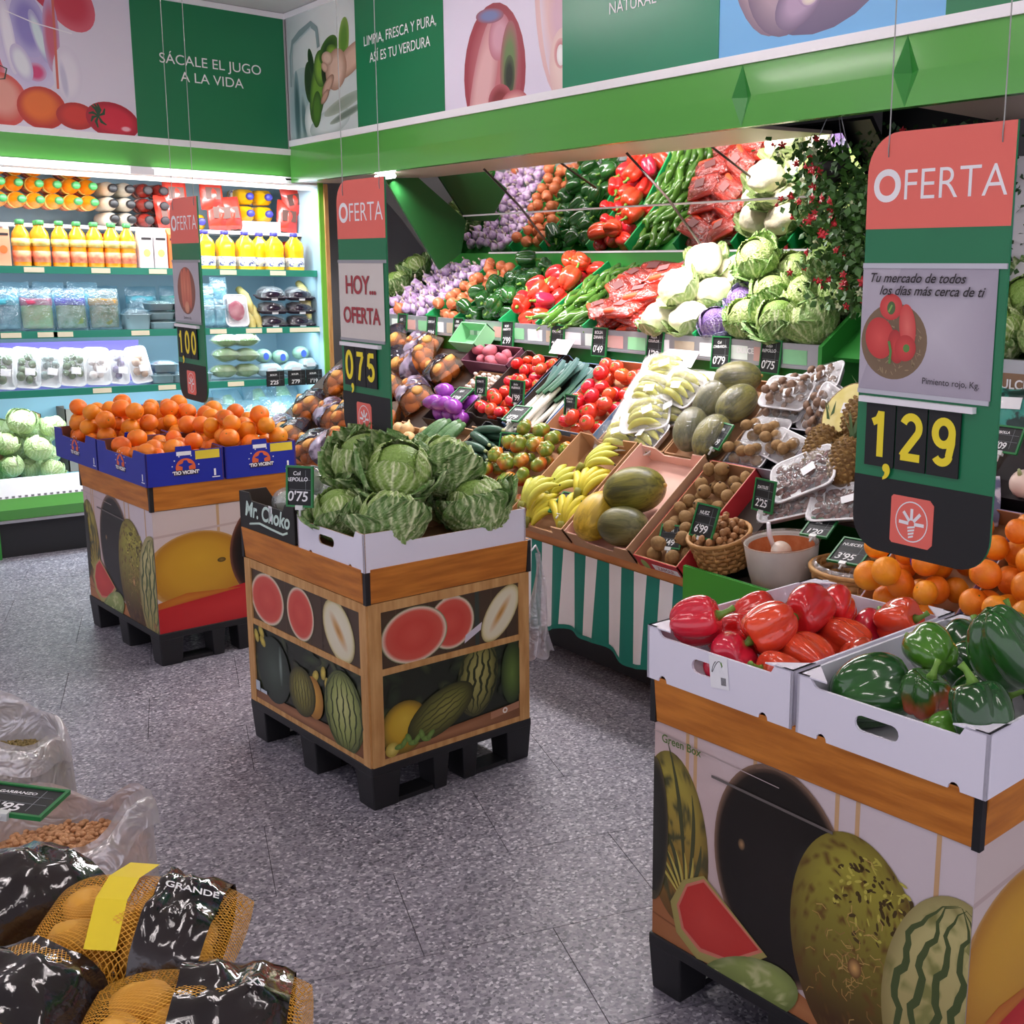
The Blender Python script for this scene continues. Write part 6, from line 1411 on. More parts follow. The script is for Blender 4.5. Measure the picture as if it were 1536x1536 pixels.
for i in range(60):
    lay = i // 22; j = i % 22; u = .06 + .145 * (j // 6) + rnd(-.02, .02); x = .05 + .058 * (j % 6) + rnd(-.012, .012)
    spawn('long_pepper%d' % (i % 3), FRU(4.93, 0) @ Tr(min(x, .35), min(u, .5), .022 + .03 * lay) @ Rz(PI / 2 + rnd(-.5, .5)) @ Rx(rnd(0, 6)), 'long thin green pepper in the compartment beside the carrots', 'pepper', 'long green peppers')
for i in range(22):
    lay = i // 8; j = i % 8; x = .11 + .19 * (j % 2) + rnd(-.02, .02); u = .07 + .135 * (j // 2) + rnd(-.02, .02)
    spawn('carrot_bag', FRU(4.53, 0) @ Tr(min(x, .31), min(u, .5), .036 + .05 * lay) @ rotm(rnd(-.25, .25), rnd(-.25, .25), rnd(-.7, .7)), 'red printed bag of carrots on the upper tier', 'carrot bag', 'carrot bags')
for i, (x, u, z) in enumerate(((.1, .07, .09), (.28, .08, .09), (.1, .24, .09), (.28, .26, .1), (.1, .42, .1), (.28, .44, .1), (.19, .16, .2), (.2, .36, .21))):
    spawn('cauliflower%d' % (i % 2), FRU(4.10, 0) @ Tr(x, u, z) @ rotm(rnd(-.3, .1), rnd(-.2, .2), rnd(0, 6)) @ Sc(1.08), 'white cauliflower with pale leaves, %s' % ('front left', 'front right', 'middle left', 'middle right', 'back left', 'back right', 'on top in front', 'on top behind')[i], 'cauliflower')
for i, (x, u, z, k_) in enumerate(((.08, .07, .075, 'red_cabbage'), (.12, .22, .085, 'red_cabbage'), (.27, .09, .1, 'pale_cabbage0'), (.27, .27, .1, 'pale_cabbage1'), (.1, .4, .1, 'cabbage1'), (.27, .44, .1, 'pale_cabbage0'), (.16, .36, .22, 'pale_cabbage1'))):
    spawn(k_, FRU(3.72, 0) @ Tr(x, u, z) @ rotm(rnd(-.5, .3), rnd(-.4, .4), rnd(0, 6)) @ Sc(.95), ('purple cabbage at the rail, film wrapped', 'purple cabbage above the wrapped one', 'round pale cabbage at the rail beside the purple ones', 'round pale cabbage in the second row', 'dark leafed cabbage in the third row left', 'pale cabbage in the third row right', 'pale cabbage on top by the mirror')[i], 'cabbage')
for i, (x, u, z, k_) in enumerate(((.1, .08, .1, 'cabbage0'), (.28, .09, .1, 'pale_cabbage1'), (.1, .27, .1, 'pale_cabbage0'), (.28, .28, .1, 'cabbage2'), (.1, .45, .1, 'cabbage1'), (.28, .46, .1, 'pale_cabbage1'), (.2, .37, .2, 'cabbage2'))):
    spawn(k_, FRU(3.36, 0) @ Tr(x, u, z) @ rotm(rnd(-.5, .3), rnd(-.4, .4), rnd(0, 6)) @ Sc(.98), 'savoy cabbage in the rightmost compartment, %s' % ('front left', 'front right', 'second row left', 'second row right', 'back left', 'back right', 'on top in front', 'on top behind')[i], 'cabbage')
# cards on the rail
for y, t_, pr in ((6.35, 'AJO', "1'97"), (5.99, 'CEBOLLA', "0'99"), (5.69, 'PIM.\nVERDE', "1'99"), (5.18, 'ROJO\nPIMIENTO', "2'99"), (4.73, 'ITALIANO', "2'25"), (4.38, 'BOLSA\nZANAH.', "0'49"), (3.97, 'PIEZA\nCOLIFLOR', "1'29"), (3.53, 'Col\nLOMBARDA', "0'79"), (3.24, 'Rojo\nREPOLLO', "0'75")):
    card(t_, pr, faceX(3.362, y, 1.215) @ Rz(rnd(-.04, .04)) @ Rx(-.1), "chalk price card reading %s on the steel rail of the upper tier" % pr, .115, .14, False)

# ---- low tier crates and contents
def scrate(y1, y0, u0, u1, h, mo, mi, label, **k): return crate(label, FRS(y1 - .004, u0), y1 - y0 - .008, u1 - u0, h, mo, mi, **k)
GREYB = mat('grey_blue_crate', '#4a5a74', .5); LCARD = mat('light_cardboard', '#c9a684', .8, col2='#b8926e', nscale=4)
def fill(keys, y1, y0, u0, u1, n, r, lab, cat, grp, seed=1, rot='any', sc=1.0, peak=0, h0=.008, zmax=None):
    heap(keys, y1 - .008, y0 + .008, n, r, lab, cat, grp, frame=FRS, u0=u0 + .008, l=u1 - u0 - .016, seed=seed, rot=rot, h0=h0, sc=sc, peak=peak, zmax=zmax)
# front row
scrate(5.40, 5.02, .02, .36, .09, LCARD, LCARD, 'light cardboard crate of pale onions behind the cabbages', front=STEP, side=FLAT)
fill(['white_onion'], 5.40, 5.02, .02, .36, 52, .035, 'pale onion in the light crate behind the cabbages', 'onion', 'pale onions', 6)
scrate(5.02, 4.72, .02, .42, .09, LCARD, LCARD, 'cardboard crate of courgettes on the low tier', front=STEP)
for i in range(12): spawn('courgette', FRS(5.02, .03) @ Tr(.05 + .065 * (i % 4) + rnd(-.01, .01), .13 + .12 * (i // 8) + rnd(-.01, .02), .036 + .045 * ((i // 4) % 3)) @ Rz(rnd(-.2, .2)), 'dark green courgette lying in the cardboard crate', 'courgette', 'courgettes')
scrate(4.72, 4.42, .12, .47, .085, M_BLACK, M_BLACK, 'black crate of cucumbers on the low tier', front=STEP)
for i in range(15): spawn('cucumber', FRS(4.72, .13) @ Tr(.15 + rnd(-.02, .02), .04 + .055 * (i % 5), .032 + .04 * (i // 5)) @ Rz(PI / 2 + rnd(-.25, .25)), 'dark cucumber lying across the black crate', 'cucumber', 'cucumbers')
scrate(4.42, 3.99, .0, .50, .07, M_CARD, M_CARD, 'cardboard crate of green and red ribbed tomatoes', front=STEP)
fill(['ribbed_tomato', 'ribbed_tomato/b'], 4.42, 3.99, .0, .50, 60, .042, 'ribbed green and red tomato in the front crate', 'tomato', 'ribbed tomatoes', 7, rot='up')
scrate(3.97, 3.57, .0, .50, .1, M_CARD, M_CARD, 'open cardboard crate holding bananas', front=[(0, 1), (.25, .95), (.3, .55), (.75, .55), (.8, .95), (1, 1)], side=FLAT)
for i, (x, u, z, a, kk) in enumerate(((.13, .1, .075, 1.4, 'bunch'), (.28, .13, .07, 1.9, 'bunch'), (.12, .24, .08, 1.2, 'bunch_green'), (.27, .29, .08, 1.75, 'bunch'), (.22, .40, .085, .9, 'bunch_green'), (.1, .13, .14, 1.6, 'bunch_green'))):
    spawn(kk, FRS(3.97, 0) @ Tr(x, u, z + .012) @ rotm(rnd(-.2, .2), rnd(-.2, .1), a) @ Sc(1.05), 'bunch of bananas in the open crate, %s' % ('front left', 'front right', 'middle left', 'middle right', 'at the back', 'on top at left')[i], 'bananas', 'banana bunches')
scrate(3.56, 3.16, .0, .50, .1, LCARD, M_PINKP, 'half empty cardboard crate with pink lining and melons', front=[(0, .9), (.2, .9), (.28, .55), (.7, .5), (.78, .85), (1, .9)], side=FLAT)
for i, (x, u, z, a, kk, s, lb_) in enumerate(((.10, .11, .092, 1.8, 'yellow_melon', 1.0, 'yellow melon beside the price card'), (.27, .10, .085, .25, 'grey_melon', .95, 'small greyish melon at the front right of the crate'), (.22, .25, .12, .5, 'melon', 1.12, 'large mottled melon on top in the crate'))):
    spawn(kk, FRS(3.56, 0) @ Tr(x, u, z) @ rotm(.2, .1, a) @ Sc(s), lb_, 'melon')
rc = scrate(3.15, 2.90, .0, .50, .075, mat('red_cardboard', '#c8323a', .5), M_CARD, 'red cardboard crate full of kiwis', front=FLAT)
MB().box(.09, .23, -.0012, -.0004, .02, .05).obj('print_strip', M_LABEL, rc); text('ZAMAR', .028, mat('red_print', '#a84a4a', .5), rc, FR((.16, -.0018, .035), (1, 0, 0), (0, 0, 1)))
MB().prism(ellipts(.045, .035, .02, .028, 16), .0006, .001, 0, FR((0, 0, 0), (1, 0, 0), (0, 0, 1))).obj('kiwi_print', mat('kiwi_print', '#9ab86a', .5), rc)
fill(['kiwi'], 3.15, 2.90, .0, .50, 110, .0285, 'brown fuzzy kiwi heaped in the red crate', 'kiwi', 'kiwis in the red crate', 8)
# back row
scrate(5.30, 4.98, .42, .66, .07, M_CARDD, M_CARDD, 'dark crate of purple aubergines')
for i in range(10): spawn('aubergine', FRS(5.30, .43) @ Tr(.06 + .1 * (i % 3) + rnd(-.01, .01), .07 + .09 * ((i // 3) % 2), .045 + .07 * (i // 6)) @ Rz(rnd(-.8, .8) + PI / 2), 'bright purple aubergine in the dark crate', 'aubergine', 'purple aubergines')
scrate(5.24, 4.94, .67, .82, .05, M_CARDD, M_CARD, 'shallow tray of peeled garlic cloves')
gl = EMPTY('garlic_clove_heap', 'heap of white garlic cloves in the shallow tray', 'garlic', FRS(5.23, .68, .01))
b = MB()
for x, y, z, q in drop(70, .27, .12, .013, 3): b.blob(lambda t, p: (x + q * 1.3 * math.sin(p) * math.cos(t), y + q * .8 * math.sin(p) * math.sin(t), z + q * .8 * math.cos(p)), 8, 6)
gl2 = b.obj('cloves', mat('clove_white', '#efe6dc', .5, col2='#d9b8a8', nscale=20), gl); gl2['kind'] = 'stuff'
scrate(5.40, 4.95, .83, .97, .1, mat('plum_card', '#6a3a4c', .7), mat('plum_card', '#6a3a4c'), 'plum coloured box of red potatoes under the price rail', side=FLAT)
fill(['red_potato0', 'red_potato1'], 5.40, 4.95, .83, .97, 26, .034, 'red potato in the plum coloured box', 'potato', 'red potatoes', 9)
scrate(4.94, 4.60, .50, .97, .085, M_BLACK, M_CARDD, 'dark crate of small red tomatoes', front=STEP)
fill(['tomato'], 4.94, 4.60, .50, .97, 90, .032, 'small red tomato in the dark crate beside the leeks', 'tomato', 'small red tomatoes', 10, rot='up', sc=.9)
scrate(4.60, 4.27, .48, .97, .08, mat('blue_rim_crate', '#5f7fae', .5), M_CARDD, 'blue rimmed crate holding leeks', side=FLAT, front=[(0, 1), (.1, 1), (.14, .5), (.86, .5), (.9, 1), (1, 1)])
for i in range(9): spawn('leek%d' % (i % 2), FRS(4.60, .47) @ Tr(.05 + .046 * (i % 6) + rnd(-.008, .008) + .03 * (i // 6), .21 + rnd(-.03, .03), .03 + .04 * (i // 6) + .004 * (i % 3)) @ Rz(rnd(-.18, .18)) @ Rx(.05), 'white stemmed leek with blue green leaves in the blue rimmed crate', 'leek', 'leeks')
scrate(4.27, 3.90, .50, .97, .08, mat('blue_rim_crate', '#5f7fae'), M_CARD, 'blue edged crate of large red tomatoes')
fill(['tomato'], 4.27, 3.90, .50, .97, 76, .038, 'large red tomato between leeks and banana trays', 'tomato', 'large red tomatoes', 11, rot='up', sc=1.06)
def rows(key, spots, y1, lab, cat, grp=None, sc=1):
    for x, u, z, a, b_, c_ in spots: spawn(key, FRS(y1, 0) @ Tr(x, u, z) @ rotm(a, b_, c_) @ Sc(sc), lab, cat, grp)
scrate(3.90, 3.46, .51, .97, .05, M_CARD, M_CARD, 'low cardboard crate under the wrapped banana trays')
rows('banana_tray', [(.1, .56, .02, .1, .0, .2), (.12, .68, .04, .2, .1, .1), (.14, .80, .06, .2, .1, .15), (.3, .58, .03, .2, -.2, -.3), (.32, .72, .05, .2, -.1, .3), (.32, .86, .06, .1, .0, .1), (.13, .91, .1, .2, .1, .4), (.26, .64, .10, .3, .1, .5), (.36, .8, .12, .2, .1, -.2), (.2, .76, .12, .2, .2, .0)], 3.90, 'film wrapped tray of bananas on the back row', 'banana tray', 'wrapped banana trays')
scrate(3.46, 3.13, .51, .97, .05, M_CARD, M_CARD, 'low cardboard crate of wrapped melons')
for i, (x, u, z, kk) in enumerate(((.1, .62, .09, 'grey_melon'), (.24, .6, .09, 'melon'), (.1, .78, .1, 'grey_melon'), (.24, .78, .1, 'melon'), (.16, .9, .12, 'melon'))):
    o = spawn(kk, FRS(3.46, 0) @ Tr(x, u, z) @ rotm(rnd(-.3, .3), rnd(-.3, .3), rnd(.5, 2.2)) @ Sc(.85), 'film wrapped green melon on the back row, %s' % ('front left', 'front right', 'middle left', 'middle right', 'rearmost')[i], 'melon')
    MB().blob(lambda t, p: (.1195 * math.cos(p), .0865 * math.sin(p) ** .93 * math.cos(t), .0845 * math.sin(p) ** .93 * math.sin(t)), 20, 14).obj('wrap_film', film('thin_wrap', .09), o)
scrate(3.12, 2.80, .52, .74, .05, mat('grey_liner', '#b8b4be', .5), M_BLACK, 'shallow crate of kiwi trays')
rows('kiwi_tray', [(.09, .58, .02, .0, .0, .1), (.1, .70, .03, .1, 0, .05), (.24, .64, .03, .1, .1, -.2)], 3.12, 'film wrapped tray of kiwis', 'kiwi tray', 'wrapped kiwi trays', .85)
rows('mushroom_tray', [(.08, .84, .02, .1, 0, .1), (.1, .93, .04, .1, .0, 0), (.12, .86, .09, .2, .1, .1), (.27, .86, .04, .2, -.5, 1.2), (.33, .82, .06, .2, -.6, 1.1), (.22, .95, .08, .1, -.2, .3)], 3.12, 'film wrapped tray of brown mushrooms below the end panel', 'mushroom tray', 'wrapped mushroom trays', .95)
for i, (x, u, z, a, b_, c_) in enumerate(((.10, .64, .07, -1.25, -.5, 0), (.24, .60, .07, -1.2, -.45, 0), (.17, .8, .08, -1.3, -.4, .2))):
    spawn('pineapple', FRS(2.79, 0) @ Tr(x, u, z) @ rotm(a, b_, c_) @ Sc(.95), 'brown pineapple on the back row, %s' % ('left one', 'right one in front', 'behind the other two')[i], 'pineapple')
hp = MB().blob(lambda t, p: (.075 * math.sin(p) * math.cos(t), .11 * math.sin(p) * math.sin(t), min(.0, .07 * math.cos(p))), 22, 14).obj('halved_pineapple', M_PINE_, None, FRS(2.66, .80, .13) @ rotm(.3, .3, -.3)); TAG(hp, 'halved pineapple with pale yellow flesh facing up', 'pineapple'); MB().prism(ellipts(0, 0, .07, .105, 24), 0, .002).obj('flesh', mat('pineapple_flesh', '#f2e6a0', .4, col2='#e6d67c', nscale=18), hp); MB().box(-.012, .012, -.02, .02, .002, .003).obj('label', M_LABEL, hp, Rz(.4))
rows('date_tray', [(.14, .50, .07, .1, -.1, .6), (.12, .42, .02, .0, .0, .5)], 2.80, 'film wrapped tray of dark dates', 'date tray', 'date trays', 1.1)
rows('date_tray', [(.32, .45, .02, .0, .1, .4)], 2.80, 'film wrapped tray of dark dates behind the salt tub', 'date tray', None, 1.0)
# baskets in front
def basket(label, M, rx, ry, h, rows_=7, k=34, cat='basket'):
    o = EMPTY('wicker_basket', label, cat, M); mw_ = mat('wicker', '#c8985c', .6, col2='#a8743c', nscale=14, var=.12)
    for r_ in range(rows_):
        z = h * (r_ + .5) / rows_; f = .82 + .18 * (r_ + .5) / rows_; pts = []
        for i in range(k * 2 + 1):
            a = 2 * PI * i / (k * 2); w_ = .003 * (1 if (i // 2 + r_) % 2 else -1); pts.append(((rx * f + w_) * math.cos(a), (ry * f + w_) * math.sin(a), z))
        b = MB(); hh = h / rows_ * .47; n = len(pts)
        b.add([(p[0] * s_, p[1] * s_, p[2] + d) for s_, d in ((1.015, -hh), (1.02, 0), (1.015, hh), (.97, hh), (.97, -hh)) for p in pts], [(q * n + i, q * n + i + 1, ((q + 1) % 5) * n + i + 1, ((q + 1) % 5) * n + i) for q in range(5) for i in range(n - 1)], 0, True)
        b.obj('weave_strand', mw_, o)
    for i in range(0, k, 2):
        a = 2 * PI * i / k; MB().tube([(rx * .82 * math.cos(a), ry * .82 * math.sin(a), 0), (rx * 1.0 * math.cos(a), ry * 1.0 * math.sin(a), h)], .004, 5).obj('stake', mw_, o)
    MB().tube([(rx * 1.01 * math.cos(2 * PI * i / 24), ry * 1.01 * math.sin(2 * PI * i / 24), h) for i in range(25)], .008, 7).obj('rim', mw_, o)
    MB().prism(ellipts(0, 0, rx * .84, ry * .84, 24), .001, .008).obj('basket_floor', mw_, o)
    return o
TB = (2.70, .575)
bk = basket('wicker basket of walnuts at the front of the stand', Tr(2.745, 2.83, .60) @ Ry(-.3), .11, .115, .115)
nutm = MB().blob(lambda t, p: (.014 * math.sin(p) * math.cos(t), .012 * math.sin(p) * math.sin(t), .0125 * math.cos(p) * (1 + .05 * math.sin(5 * t))), 12, 8).mesh('walnut', mat('walnut_shell', '#b98a5c', .6, col2='#a06f42', nscale=60, bump=.4, bscale=150, var=.12))
for x, y, z, q in drop(120, .2, .18, .0135, 6, peak=.15):
    if math.hypot((x - .1) / .1, (y - .09) / .09) > .98: continue
    o = OB('walnut', nutm, None, Tr(2.745, 2.83, .60) @ Ry(-.3) @ Tr(x - .1, y - .09, z + .06) @ rotm(rnd(0, 6), rnd(0, 6), 0)); TAG(o, 'tan walnut heaped in the wicker basket', 'walnut', 'walnuts')
sb = EMPTY('lined_tub', 'round tub lined with clear plastic holding red spice', 'tub', Tr(2.77, 2.57, .562) @ Ry(-.1) @ Sc(1, 1, 1.25))
MB().lathe([(.085, 0), (.105, .01), (.118, .06), (.128, .13), (.125, .132), (.115, .06), (.09, .02)], 28).obj('tub_wall', mat('cloudy_plastic', '#b9b0a8', .35, col2='#cfc6bc', nscale=6, bump=.4, bscale=18), sb); MB().lathe([(.1, .02), (.117, .06), (.124, .125), (.135, .137)], 28, caps=False).obj('plastic_liner', film('tub_liner', .35, tint='#e8c0a8'), sb)
MB().lathe([(.0005, .04), (.1, .045), (.112, .118), (.113, .122)], 24, caps=False).obj('spice_lining', mat('paprika', '#b8602c', .8, col2='#c8784a', nscale=30, bump=.4), sb)
sc_ = MB().lathe([(.0005, -.028), (.02, -.022), (.034, .0), (.036, .02), (.03, .03), (.0005, .034)], 18).obj('white_scoop', mat('scoop_white', '#e6ded4', .4, col2='#d89a6c', nscale=8), None, Tr(2.75, 2.57, .685) @ rotm(.5, -.4, .3)); TAG(sc_, 'white scoop lying in the red spice tub', 'scoop'); MB().tube([(0, .03, .01), (0, .06, .05), (.004, .08, .09)], [.008, .009, .007], 8).obj('handle', M_WHITE, sc_)
bk2 = basket('wide wicker basket lined with clear plastic beside the oranges', Tr(2.80, 2.27, .562) @ Ry(-.08), .13, .16, .13, 6, 40)
MB().lathe([(.1, .03), (.118, .09), (.126, .135), (.112, .145)], 24, caps=False).obj('plastic_liner', M_FILMM, bk2, Sc(1, 1.28, 1)); b = MB()
for x, y, z, q in drop(60, .2, .26, .013, 13): b.blob(lambda t, p: (x - .1 + q * math.sin(p) * math.cos(t), y - .13 + q * math.sin(p) * math.sin(t), z + .01 + q * math.cos(p)), 8, 6)
b.obj('nut_filling', mat('brown_nuts', '#7a5a42', .6, col2='#94704f', nscale=30), bk2, kind='stuff')
o = MB().tube([(0, 0, 0), (.03, .08, .02), (.05, .13, .035)], [.012, .011, .012], 10).obj('dark_scoop', M_BLACK, None, Tr(2.76, 2.18, .70) @ Rz(2.6)); TAG(o, 'dark scoop handle sticking out of the wide basket', 'scoop'); MB().tube([(0, 0, 0), (-.03, -.06, -.01)], [.014, .022], 10).obj('bowl', M_BLACK, o)
# loose flaps and papers at the back of the low tier
o = crate('pale green cardboard box lid above the potato nets', FRS(5.58, .93, .06) @ Rx(.2), .26, .14, .09, mat('mint_card', '#8fd09a', .6), mat('mint_card', '#8fd09a'), name='green_box', cat='box')
for y, u, w_, lb_ in ((4.70, .95, .15, 'white paper card standing behind the leeks'), (3.84, .95, .2, 'white paper card standing behind the banana trays')):
    p = MB().box(0, w_, 0, .085, 0, .001).obj('paper_card', M_WHITE, None, FRS(y, u, .10) @ Rx(.25)); TAG(p, lb_, 'paper card'); MB().box(w_ * .3, w_ * .4, .05, .06, .001, .0012).obj('pencil_mark', M_STEEL, p)
# cards in the low tier
for (x, y, z, t_, pr, ry, rx_, w_, lb_) in ((3.02, 4.90, 1.00, 'TOMATE', "1'29", .1, -.1, .09, 'beside the small red tomatoes'), (3.06, 4.64, .98, 'Bolsa\nPUERROS', "1'99", .1, -.1, .11, 'in front of the leeks'), (2.95, 5.05, .96, 'AJO', "1'39", .2, -1.0, .11, 'lying flat above the aubergines'), (2.93, 4.50, .92, 'PEPINO', "0'79", .2, -1.0, .11, 'lying flat over the cucumbers'),
                                           (2.81, 4.34, .80, 'TOMATE', "1'49", .5, -.3, .09, 'with its back turned among the ribbed tomatoes'), (3.0, 4.12, .97, 'ENSALADA\nTOMATE', "1'39", -.1, -.1, .1, 'below the large red tomatoes'), (2.645, 3.70, .645, 'BANANA', "1'59", .3, -1.0, .12, 'lying flat on the banana crate'), (2.64, 3.49, .64, 'PIEL\nMELON', "1'19", .35, -.05, .085, 'upright in front of the yellow melon'),
                                           (2.64, 3.02, .63, 'KIWI', "1'49", .5, -.6, .09, 'in front of the kiwis'), (2.63, 2.84, .705, 'NUEZ', "6'99", .0, -.35, .115, 'over the walnut basket'), (2.98, 3.16, .95, 'PERA', "1'99", -.3, -.6, .11, 'below the wrapped melons'), (2.83, 2.74, .79, 'DATILES', "2'25", -.1, -.15, .11, 'above the walnut basket'), (2.80, 2.47, .755, 'SAL', "1'20", .3, -1.15, .1, 'lying on the rim of the spice tub'), (2.72, 2.27, .715, 'NUECES', "3'95", .2, -1.1, .12, 'lying on the wide wicker basket')):
    card(t_, pr, faceX(x, y, z) @ Ry(ry) @ Rx(rx_), 'green framed chalk price card reading %s %s' % (pr, lb_), w_, w_ * 1.05)

# ---- potato nets at the left end
M_NET = film('yellow_net', .12, tint='#e0a03a', bump=.3, bscale=120, rough=.5)
M_SLV = mat('black_printed_film', '#1b191d', .12, col2='#3a3440', nscale=7, bump=.8, bscale=26, coat=.6)
M_SLV2 = mat('violet_printed_film', '#a898b0', .15, col2='#4a3c4c', nscale=9, sharp=(.45, .55), bump=.8, bscale=26, coat=.5)
def sleeve(w, l, h, u0, u1, seed=0):
    b = MB()
    for sg in (1, -1):
        def f(u, v):
            uu = u0 + (u1 - u0) * u; x, y = (uu - .5) * 2, (v - .5) * 2; e = max(0, 1 - x * x) ** .5 * max(0, 1 - y * y) ** .45
            return (x * w / 2 * 1.02, y * l / 2 * 1.03 + .004 * nz(u * 6, v * 6, seed), sg * (h / 2 * 1.05 * e * (1 + .22 * nz(u * 5 + seed, v * 5, sg)) + .001))
        b.grid(f, 10, 14)
    return b
def mk_net(key, slm, n=14, seed=1):
    kids = []; w, l, h = .27, .20, .15
    for i, (x, y, z, q) in enumerate(drop(n, w - .04, l - .04, .03, seed, zmax=.09)): kids.append(('potato', PROTO['potato%d' % (i % 2)][1], Tr((x - w / 2 + .02) * .85, (y - l / 2 + .02) * .85, min(z - .055, .045)) @ rotm(rnd(0, 1), rnd(0, 1), rnd(0, 6))))
    kids.append(('printed_sleeve', sleeve(w, l, h, .2, .66, seed).mesh('sleeve', slm), None))
    PROTO[key] = ('potato_net', pillow(w, l, h * 1.02, seed).mesh(key, M_NET), kids)
mk_net('potato_net', M_SLV, 16, 4); mk_net('potato_net/b', M_SLV2, 16, 6)
NT = [(6.60, .12), (6.36, .1), (6.1, .08), (5.85, .1), (5.62, .12), (6.5, .33), (6.22, .32), (5.95, .33), (5.68, .35), (6.45, .55), (6.15, .55), (5.88, .56), (5.6, .57), (6.4, .76), (6.1, .77), (5.82, .78), (5.56, .78), (6.3, .92), (6.0, .93)]
WH = {0: 'low', 1: 'middle', 2: 'upper'}
for i, (y, u) in enumerate(NT):
    spawn('potato_net' if i % 3 else 'potato_net/b', FRS(y, u, .055 + .03 * (i % 2)) @ rotm(rnd(-.2, .3), rnd(-.25, .25), rnd(-.9, .9)), 'yellow net of potatoes with dark film on the stand', 'potato net', 'potato nets on the stand')
gc = MB().box(0, .4, 0, .006, 0, .1, 0, FRS(6.95, -.06)).obj('green_crate_wall', M_TEALG, None); TAG(gc, 'dark green crate wall below the potato nets', 'crate'); MB().box(0, .4, -.01, .015, .1, .112, 0, FRS(6.95, -.06)).obj('crate_rim', M_TEALG, gc)
# ============================================================ grain sacks and potato nets, near left
def sack(label, cx, cy, r, zr, zg, grain, gr, gcol, gcol2, seed):
    o = EMPTY('grain_sack', label, 'sack', Tr(cx, cy, 0)); R_ = random.Random(seed)
    mf = film('sack_film_%d' % seed, .6, tint='#f6f2f5', rough=.22, bump=.9, bscale=14)
    n = 48
    def f(u, v):
        a = 2 * PI * u; fold = .5 + .5 * math.sin(5 * a + seed) * math.sin(9 * a + 1)
        k = v; z = zr * k; q = r * (1.10 - .10 * k + .05 * math.sin(PI * k) + .02 * math.sin(7 * a + 3 * k) * k)
        if k > .8:
            t = (k - .8) / .2; q = q * (1 + .07 * t * math.sin(3 * a + seed) + .04 * t * math.sin(8 * a)); z = zr * .8 + zr * .2 * t * (.8 + .32 * math.sin(2 * a + seed) + .12 * math.sin(6 * a))
        q *= 1 + .012 * nz(math.cos(a) * 4, math.sin(a) * 4, k * 6)
        return (q * math.cos(a), q * math.sin(a), z + .002)
    MB().grid(f, n, 24).obj('film_wall', mf, o)
    def g(u, v):
        p = Vector(f(u, .97)); d = Vector((math.cos(2 * PI * u), math.sin(2 * PI * u), 0)); return p + d * (.022 * v) * (1 + .5 * math.sin(6 * PI * u)) + Vector((0, 0, .012 * math.sin(v * PI) - .05 * v * v))
    MB().grid(g, n, 4).obj('folded_rim', mf, o)
    MB().lathe([(r * .98, .006), (r * 1.06, .05), (r * 1.03, zg * .6), (r * .97, zg - .012), (r * .5, zg - .006), (.0005, zg - .004)], 32).obj('grain_fill', mat('grain_%d' % seed, gcol, .7, col2=gcol2, nscale=60, bump=.5, bscale=150), o)
    b = MB(); cnt = int((r * .95 / gr) ** 2 * .95)
    for i in range(cnt):
        q = r * .95 * math.sqrt((i + .5) / cnt); a = i * 2.39996 + R_.uniform(-.2, .2); zz = zg + R_.uniform(-.2, .4) * gr + .008 * math.sin(q * 20 + a); s = gr * R_.uniform(.85, 1.15); x, y = q * math.cos(a), q * math.sin(a)
        b.blob(lambda t, p: (x + s * math.sin(p) * math.cos(t), y + s * .9 * math.sin(p) * math.sin(t), zz + s * .8 * math.cos(p)), 7, 5)
    b.obj(grain, mat('grain_%d' % seed, gcol), o, kind='stuff')
    return o
sack('clear plastic sack of chickpeas behind the potato nets', .435, 2.25, .168, .615, .505, 'chickpeas', .0062, '#d8a476', '#c48c5c', 3)
sack('clear plastic sack of greenish lentils farther back', .44, 2.88, .165, .57, .47, 'lentils', .0034, '#9a8450', '#80703c', 5)
card('GARBANZO', "1'95", FR((.335, 2.09, .685), (.72, -.62, -.12), (.55, .6, .02)), 'green framed price card lying over the chickpea sack', .13, .1)
stp = EMPTY('low_platform', 'low dark platform under the potato nets', 'platform', Tr(0, 0, 0)); MB().box(.0, .42, 1.15, 2.0, .46, .5).obj('deck', M_BLACK, stp); MB().box(.05, .36, 1.2, 1.95, .0, .46).obj('plinth', M_BLACK, stp)
